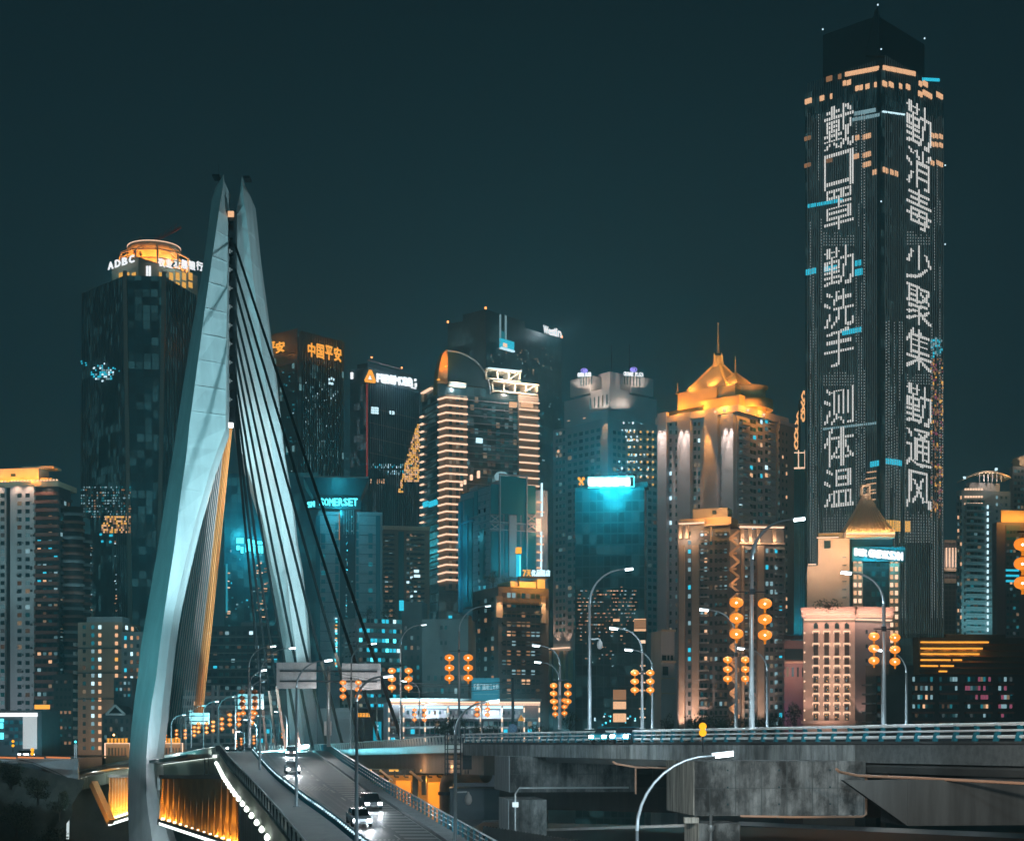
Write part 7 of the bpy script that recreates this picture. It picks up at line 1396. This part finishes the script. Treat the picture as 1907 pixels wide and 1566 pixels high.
t = thing('led_text_board', 'orange LED text board left of the teal banner', 'sign', P(677, 1378, 310)); q = MB(); q.bar(P(677, 1380, 310.5), P(677, 1334, 310.5), .3); q.build('post', metal_d, t); f_ = Face((P(0, 0, 310).x, 310), (1, 0)); q = MB(); f_.pslab(q, 661, 1325, 695, 1337, -.1, .3); q.build('housing', metal_d, t)
for i in range(5): q = MB(); [f_.pslab(q, 664+i*5.6+dx, 1327.5+dy, 664+i*5.6+dx+w_, 1327.5+dy+h_, .05) for dx, dy, w_, h_ in ((0, 0, 4.4, 1.3), (0, 2.8, 4.4, 1.2), (0, 5.6, 4.4, 1.4), (.3, 0, 1, 7), (2.9, 0, 1, 7))]; q.build('led_segment', ORG, t)
def beacon_sign(nm, px_, y0, y1, D, col, r, label):
    t = thing(nm, label, 'lamp', P(px_, 1388, D)); q = MB(); q.tube([P(px_, 1400, D), P(px_, y0, D)], .06, 6); q.build('post', metal_d, t)
    for y in (y0, y1): q = MB(); c = P(px_, y, D-.1); rr2 = r/F*D; q.hexa([c+Vector((rr2*math.cos(k*math.pi/6), .12, rr2*math.sin(k*math.pi/6))) for k in range(12)], [c+Vector((rr2*math.cos(k*math.pi/6), 0, rr2*math.sin(k*math.pi/6))) for k in range(12)]); q.build('lens', col, t)
beacon_sign('warning_light', 1309, 1352, 1364, 116, emi('amber_glow', (1, .42, .02), 1.6), 7, 'amber double warning light on the elevated road before the zigzag lit tower'); beacon_sign('traffic_light', 60, 1396, 1403, 300, emi('amber_glow'), 3.4, 'amber traffic light on the far left road'); beacon_sign('signal_lamp', 24, 1380, 1388, 320, emi('amber_glow'), 2.6, 'small orange signal lamp under the big white lit frame')
# bridge gate with orange characters
for x0, x1, D, lab in ((195, 243, 400, 'gate building with an orange lit sign and white lit frame left of the bridge leg'), (296, 341, 390, 'gate building with orange lettering and white frame right of the bridge leg')):
    t = thing('gate_building', lab, 'building', P((x0+x1)/2, 1415, D)); f_ = Face((P(0, 0, D).x, D), (1, 0)); q = MB(); f_.pslab(q, x0+1, 1385, x1-1, 1430, -.3, 5); q.build('wall', mat('gate_wall', (.30, .20, .12), .8), t)
    q = MB(); f_.pslab(q, x0, 1383, x1, 1384.6, .3); f_.pslab(q, x0, 1384.6, x0+1.7, 1411, .3); f_.pslab(q, x1-1.7, 1384.6, x1, 1411, .3); build_each(q, 'light_frame', PINK, t)
    n = 6
    for i in range(n): q = MB(); a = x0+5+(x1-x0-8)*i/n; [f_.pslab(q, a+dx, 1374.5+dy, a+dx+w_, 1374.5+dy+h_, .6, -.3) for dx, dy, w_, h_ in ((0, 0, 5, 1.6), (0, 3.3, 5, 1.2), (0, 6, 5, 1.6), (1.8, 0, 1.6, 8))]; q.build('orange_character', ORG, t)
    for i in range(6): q = MB(); f_.pslab(q, x0+7+i*6, 1392, x0+9+i*6, 1408, -.2); q.build('door_post', metal_d, t)
    if x0 < 200: q = MB(); q.tube([P(212, 1384, D-1), P(212, 1368, D-1)], .08, 5); q.build('lamp_stem', metal_d, t); q = MB(); q.lathe(P(212, 1368, D-1), [(0, -.3), (.3, 0), (0, .3)], 8); q.build('globe_lamp', emi('warm_globe', (1, .5, .15), 10), t)
    light('POINT', P((x0+x1)/2, 1392, D-4), (1, .5, .2), 600, t)
# ================================================================ cars (headlights on, standing in their lanes)
glassc = mat('car_glass', (.01, .012, .014), .08); tyre = mat('tyre_rubber', (.015, .015, .015), .8); headl = emi('headlight', (.95, .98, 1), 30)
def car(D, fx, col, label, yaw=None, pos=None, power=500, big=1, group='cars on the road'):
    if pos is None: p = wp(D, fx, .045); p2 = wp(D-6, fx, .045); d = (p2-p)
    else: p = pos; d = Vector((math.sin(yaw), -math.cos(yaw), 0))
    t = thing('car', label, 'car', p, group); q0 = d.normalized(); sd = Vector((-q0.y, q0.x, 0)).normalized(); up = sd.cross(q0)*-1
    if up.z < 0: up = -up
    m = mat('car_paint_'+label.split()[0], col, .25, .4)
    def X(a, b, c): return p+q0*a*big+sd*b*big+up*c*big
    prof = [(-2.2, .35), (-2.2, .95), (-1.2, 1.0), (1.0, .98), (2.15, .8), (2.25, .38)]
    q = MB(); q.hexa([X(a, -.88, c) for a, c in prof], [X(a, .88, c) for a, c in prof]); b = q.build('body', m, t)
    prof = [(-1.9, .99), (-1.2, 1.45), (.3, 1.45), (1.15, .98)]
    q = MB(); q.hexa([X(a, -.74, c) for a, c in prof], [X(a, .74, c) for a, c in prof]); q.build('cabin', glassc, t); q = MB(); q.hexa([X(a, -.7, 1.46) for a in (-1.15, .25)]+[X(.25, .7, 1.46), X(-1.15, .7, 1.46)], [X(a, -.7, 1.5) for a in (-1.15, .25)]+[X(.25, .7, 1.5), X(-1.15, .7, 1.5)]); q.build('roof', m, t)
    for a in (-1.4, 1.4):
        for s in (-.8, .8): q = MB(); q.hexa([X(a+.33*math.cos(k*math.pi/6), s-.12, .33+.33*math.sin(k*math.pi/6)) for k in range(12)], [X(a+.33*math.cos(k*math.pi/6), s+.12, .33+.33*math.sin(k*math.pi/6)) for k in range(12)]); q.build('wheel', tyre, t)
    for s in (-.62, .62):
        q = MB(); q.hexa([X(2.24, s-.2, .55), X(2.24, s+.2, .55), X(2.3, s+.2, .55), X(2.3, s-.2, .55)], [X(2.16, s-.2, .78), X(2.16, s+.2, .78), X(2.26, s+.2, .76), X(2.26, s-.2, .76)]); q.build('headlight', headl, t)
        if power: light('SPOT', X(2.4, s, .66), (.85, .93, 1), power, t, X(16, s, -.3), 55, .7, .08)
    q = MB(); q.bar(X(2.3, -.26, .5), X(2.3, .26, .5), .02, .12); q.build('number_plate', white_r, t)
    return t
car(146, .28, (.35, .36, .38), 'silver car with bright headlights nearest the viewer on the ramp, left lane', power=700)
car(160, .70, (.03, .03, .035), 'black car with bright headlights on the ramp, right lane', power=700)
car(206, .30, (.5, .5, .5), 'white car with bright headlights farther up the ramp', power=700)
car(262, .55, (.12, .03, .03), 'maroon car coming over the crest of the ramp', power=2500)
for px_, D, lab, c_ in ((424, 345, 'grey car with glaring headlights left of the ramp crest', (.3, .3, .3)), (436, 352, 'dark car with glaring headlights behind the crest railing tip', (.04, .04, .05))):
    p = P(px_, 1371, D); p.z = CZ-1.6 + .0; car(0, 0, c_, lab, yaw=-.12 if px_ < 430 else -.13, pos=p+Vector((0, 0, .0)), power=800, big=1.15)
for px_, D, lab, c_ in ((1128, 150, 'taxi with its headlights on, on the elevated road before the dark teal glass tower', (.02, .25, .3)), (1168, 144, 'teal car with headlights just right of the taxi on the elevated road', (.02, .2, .3))):
    p = DP(px_, .02, D); car(0, 0, c_, lab, yaw=-.4, pos=p, power=300)
q = thing('light_trail_rail', 'cyan-white vehicle light trail at the crest of the ramp, built as a lit rail', 'barrier', P(480, 1405, 300)); mb = MB(); a = P(477, 1403.5, 300); b = P(572, 1396, 322); mb.bar(a, b, .35, .45); mb.build('trail_rail', white_r, q); mb = MB(); mb.bar(a+Vector((0, -.25, .12)), b+Vector((0, -.25, .12)), .12, .6); mb.build('light_strip', emi('crest_light', (.55, .95, 1), 5), q)  # vehicle light trail built as a glowing rail; no barrier stands here
mb = MB()
for k in range(8): p_ = a.lerp(b, k/7); mb.box(p_-Vector((0, 0, .8)), .2, .2, .8)
build_each(mb, 'post', white_r, q)
for k in (.15, .5, .85): p_ = a.lerp(b, k); light('POINT', p_+Vector((0, -1.2, .5)), (.2, .85, 1), 2600, q, size=.5)
t = thing('overhead_wires', 'thin overhead wires strung from the gantry post to the dark pole with the round sign', 'wires', P(612, 1249, 250))
for ya, yb in ((1249, 1268), (1254, 1272), (1268, 1280)): q = MB(); a, b = P(612, ya, 250), P(955, yb, 205); q.tube([a.lerp(b, k/8)-Vector((0, 0, 1.1*(1-(k/4-1)**2))) for k in range(9)], .03, 4); q.build('wire', metal_d, t)
# ================================================================ ground, slope, road at the left
gm = mat('dark_ground', (.035, .042, .04), .95, noise=.4, nscale=.05)
mb = MB(); mb.face([(-6000, -50, 0), (6000, -50, 0), (6000, 9000, 0), (-6000, 9000, 0)]); mb.build('ground', gm)['kind'] = 'structure'
lf = thing('retaining_wall', 'pale grey retaining wall with a stepped rail above the dark slope at the left', 'wall', P(90, 1450, 360))
mb = MB(); f_ = [P(-60, 1412, 345), P(145, 1412, 360), P(145, 1452, 360), P(128, 1452, 360), P(60, 1421, 355), P(-60, 1419, 345)]
mb.hexa([p+Vector((0, 1.2, 0)) for p in f_], f_); mb.build('wall', mat('pale_wall', (.24, .28, .29), .85, noise=.2, nscale=.4), lf)
mb = MB(); pp = [P(38, 1414, 352), P(66, 1420, 353), P(105, 1436, 356), P(133, 1450, 358)]; mb.tube([p+Vector((0, -1, 0)) for p in pp], .1, 5); mb.tube([p+Vector((0, -1, -1)) for p in pp], .07, 5)
mb.build('stair_rail', metal_d, lf); light('SPOT', P(100, 1380, 330), (.5, .8, 1), 9000, lf, P(90, 1430, 358), 90)
mb = MB(); hs = []; random.seed(5)
nx, ny = 26, 14
def hp(i, j): 
    u = i/nx; v = j/ny; X = P(-80+230*u, 0, 350).x; z = (P(0, 1419, 350).z if u < .35 else P(0, 1419+34*(u-.35)/.65, 350).z)*(1-v)+0*v; return Vector((X+random.uniform(-.6, .6), 352-34*v-6*v*v+random.uniform(-1.2, 1.2)*(0 < j), z+random.uniform(-.9, .9)*(0 < j < ny)))
G = [[hp(i, j) for j in range(ny+1)] for i in range(nx+1)]
for i in range(nx):
    for j in range(ny): mb.face([G[i][j], G[i][j+1], G[i+1][j+1], G[i+1][j]], sm=True)
mb.build('slope', mat('dark_scrub_slope', (.035, .04, .032), .95, noise=.6, nscale=.5, bump=.6))['kind'] = 'structure'
mb = MB(); a, b = P(-80, 1410, 345), P(160, 1410, 362); a.z = b.z = P(0, 1411, 352).z; mb.hexa([a, b, b+Vector((0, 60, 0)), a+Vector((0, 60, 0))], [p+Vector((0, 0, .2)) for p in (a, b, b+Vector((0, 60, 0)), a+Vector((0, 60, 0)))]); mb.build('road', asph)['kind'] = 'structure'
t = thing('lit_kerb_wall', 'low kerb wall with orange light strips on the far left road', 'wall', P(60, 1413, 342))
for x0, x1 in ((-10, 30), (33, 82), (86, 131)): q = MB(); q.bar(P(x0, 1409.5, 343+x0*.02), P(x1, 1411, 343+x1*.02), .3, .35); q.build('light_strip', emi('kerb_light', (1, .33, .12), .8), t)
q = MB(); q.bar(P(-20, 1412, 343.2), P(133, 1413, 346.2), .5, .3); q.build('coping', conc, t)
for x, lab, c_ in ((42, 'white car with its lights on, left on the far left road', (.5, .5, .5)), (57, 'blue car with its lights on, right on the far left road', (.05, .1, .2))): p = P(x, 1409.5, 348); car(0, 0, c_, lab, yaw=.25, pos=p, power=150)
t = thing('striped_post', 'white ladder-like marker post with a cyan lamp above the retaining wall', 'post', P(140.5, 1412, 352)); q = MB(); [q.bar(P(x, 1412, 352), P(x, 1384, 352), .12) for x in (139, 142.5)]; q.build('post', white_r, t); q = MB(); [q.bar(P(139, y, 352), P(142.5, y, 352), .1) for y in range(1386, 1412, 3)]; build_each(q, 'rung', white_r, t); q = MB(); q.lathe(P(140.5, 1381, 352), [(0, -.3), (.35, 0), (0, .35)], 8); q.build('lamp', CYB, t)
mb = MB(); mb.hexa([P(132, 1640, 395), P(245, 1640, 395), P(245, 1640, 405), P(132, 1640, 405)], [P(132, 1456, 395), P(245, 1456, 395), P(245, 1452, 405), P(132, 1452, 405)]); t = thing('abutment_wall', 'dark abutment wall behind the orange diagonal strut', 'wall', P(190, 1560, 395)); mb.build('wall', mat('abutment', (.09, .11, .115), .85, noise=.3, nscale=.3), t)
# ================================================================ trees
def leafm(n, a): return mat(n, a, .6, noise=.5, nscale=.7)
lm = [leafm('leaf_dark', (.03, .05, .035)), leafm('leaf_mid', (.045, .07, .045)), leafm('leaf_light', (.06, .085, .05))]; bark = mat('bark', (.05, .04, .03), .9)
def tree(px_, pyb, wpx, hpx, D, label, n=420, seed=1, cat='tree', name='tree'):
    rnd = random.Random(seed); b = P(px_, pyb, D); w = wpx/F*D; h = hpx/F*D; t = thing(name, label, cat, b); q = MB()
    q.tube([b, b+Vector((w*.02, 0, h*.3)), b+Vector((-w*.02, 0, h*.75))], [w*.045, w*.03, w*.01], 7)
    cl = []
    for k in range(9): a = rnd.uniform(0, 6.28); r = rnd.uniform(.12, .36)*w; c = b+Vector((r*math.cos(a), r*math.sin(a)*.7, h*rnd.uniform(.35, .85))); cl.append((c, rnd.uniform(.14, .26)*w)); q.tube([b+Vector((0, 0, h*.25)), b.lerp(c, .6)+Vector((0, 0, h*.05)), c], [w*.02, w*.012, w*.005], 5)
    q.build('trunk', bark, t); q = MB(); s = max(.10, w*.028)
    for k in range(n):
        c, r = rnd.choice(cl); v = Vector((rnd.gauss(0, 1), rnd.gauss(0, 1), rnd.gauss(0, .8))).normalized()*r*rnd.uniform(.5, 1.12); p = c+v
        x = Vector((rnd.gauss(0, 1), rnd.gauss(0, 1), rnd.gauss(0, 1))).normalized()*s*rnd.uniform(.6, 1.4); y = x.cross(Vector((rnd.gauss(0, 1), rnd.gauss(0, 1), rnd.gauss(0, 1)))).normalized()*s*rnd.uniform(.5, 1)
        q.face([p-x, p-y, p+x, p+y], rnd.choice((0, 0, 1, 2)))
    q.build('crown', lm, t)
for i, a in enumerate(((1480, 1368, 50, 62, 395, 'dark bushy tree left of the rose stone hotel', 900), (1300, 1372, 72, 42, 330, 'dark tree before the left foot of the zigzag lit tower'), (1352, 1372, 60, 36, 335, 'dark tree under the zigzag lattice'), (1398, 1372, 62, 38, 332, 'dark tree before the right wing of the zigzag lit tower'), (1440, 1372, 56, 44, 338, 'dark tree at the right corner of the zigzag lit tower'),
    (1242, 1372, 36, 46, 345, 'dark tree before the small white building'), (840, 1372, 80, 34, 300, 'low dark tree in front of the colonnade building middle'), (1062, 1372, 40, 50, 345, 'dark tree at the foot of the hotel podium'), (900, 1372, 50, 22, 305, 'low dark shrub tree under the teal road sign'), (1000, 1372, 40, 24, 305, 'low dark tree at the right end of the colonnade building'))): tree(*a[:6], n=(a[6] if len(a) > 6 else 600), seed=i+3)
for i, (x, y, w, h, D, lab) in enumerate(((684, 1151, 32, 20, 466, 'left roof garden tree on the cyan windowed hotel'), (722, 1151, 34, 18, 468, 'right roof garden tree on the cyan windowed hotel'), (918, 1093, 34, 32, 433, 'roof tree on the orange signed dark block, left'), (944, 1092, 24, 22, 436, 'small roof tree beside the blade sign of the dark block'), (1544, 1132, 60, 10, 398, 'row-like low roof garden shrub on the rose stone hotel'))): tree(x, y, w, h, D, lab, n=320, seed=40+i)
for i, (x, y, w, h) in enumerate(((20, 1470, 60, 50), (70, 1500, 60, 60), (110, 1530, 44, 60), (30, 1560, 70, 60), (90, 1590, 60, 50))): tree(x, y, w, h, 335-i*4, ('scrub tree high on the dark slope at the left edge', 'scrub tree in the middle of the dark slope', 'scrub tree beside the vertical light strip', 'scrub tree at the lower left corner', 'lowest scrub tree on the dark slope')[i], n=1500, seed=60+i)

# ================================================================ night haze
mb = MB(); mb.box((0, 600, -1), 3200, 1500, 300); hz = mb.build('haze', bpy.data.materials.new('haze_air')); hz['kind'] = 'stuff'
m = hz.data.materials[0]; m.use_nodes = True; n = m.node_tree; n.nodes.remove(n.nodes['Principled BSDF']); pv = n.nodes.new('ShaderNodeVolumePrincipled'); pv.inputs['Density'].default_value = HAZE; pv.inputs['Color'].default_value = (.42, .85, .95, 1); pv.inputs['Anisotropy'].default_value = .6
n.links.new(pv.outputs[0], n.nodes['Material Output'].inputs['Volume']); sc.cycles.volume_bounces = 0
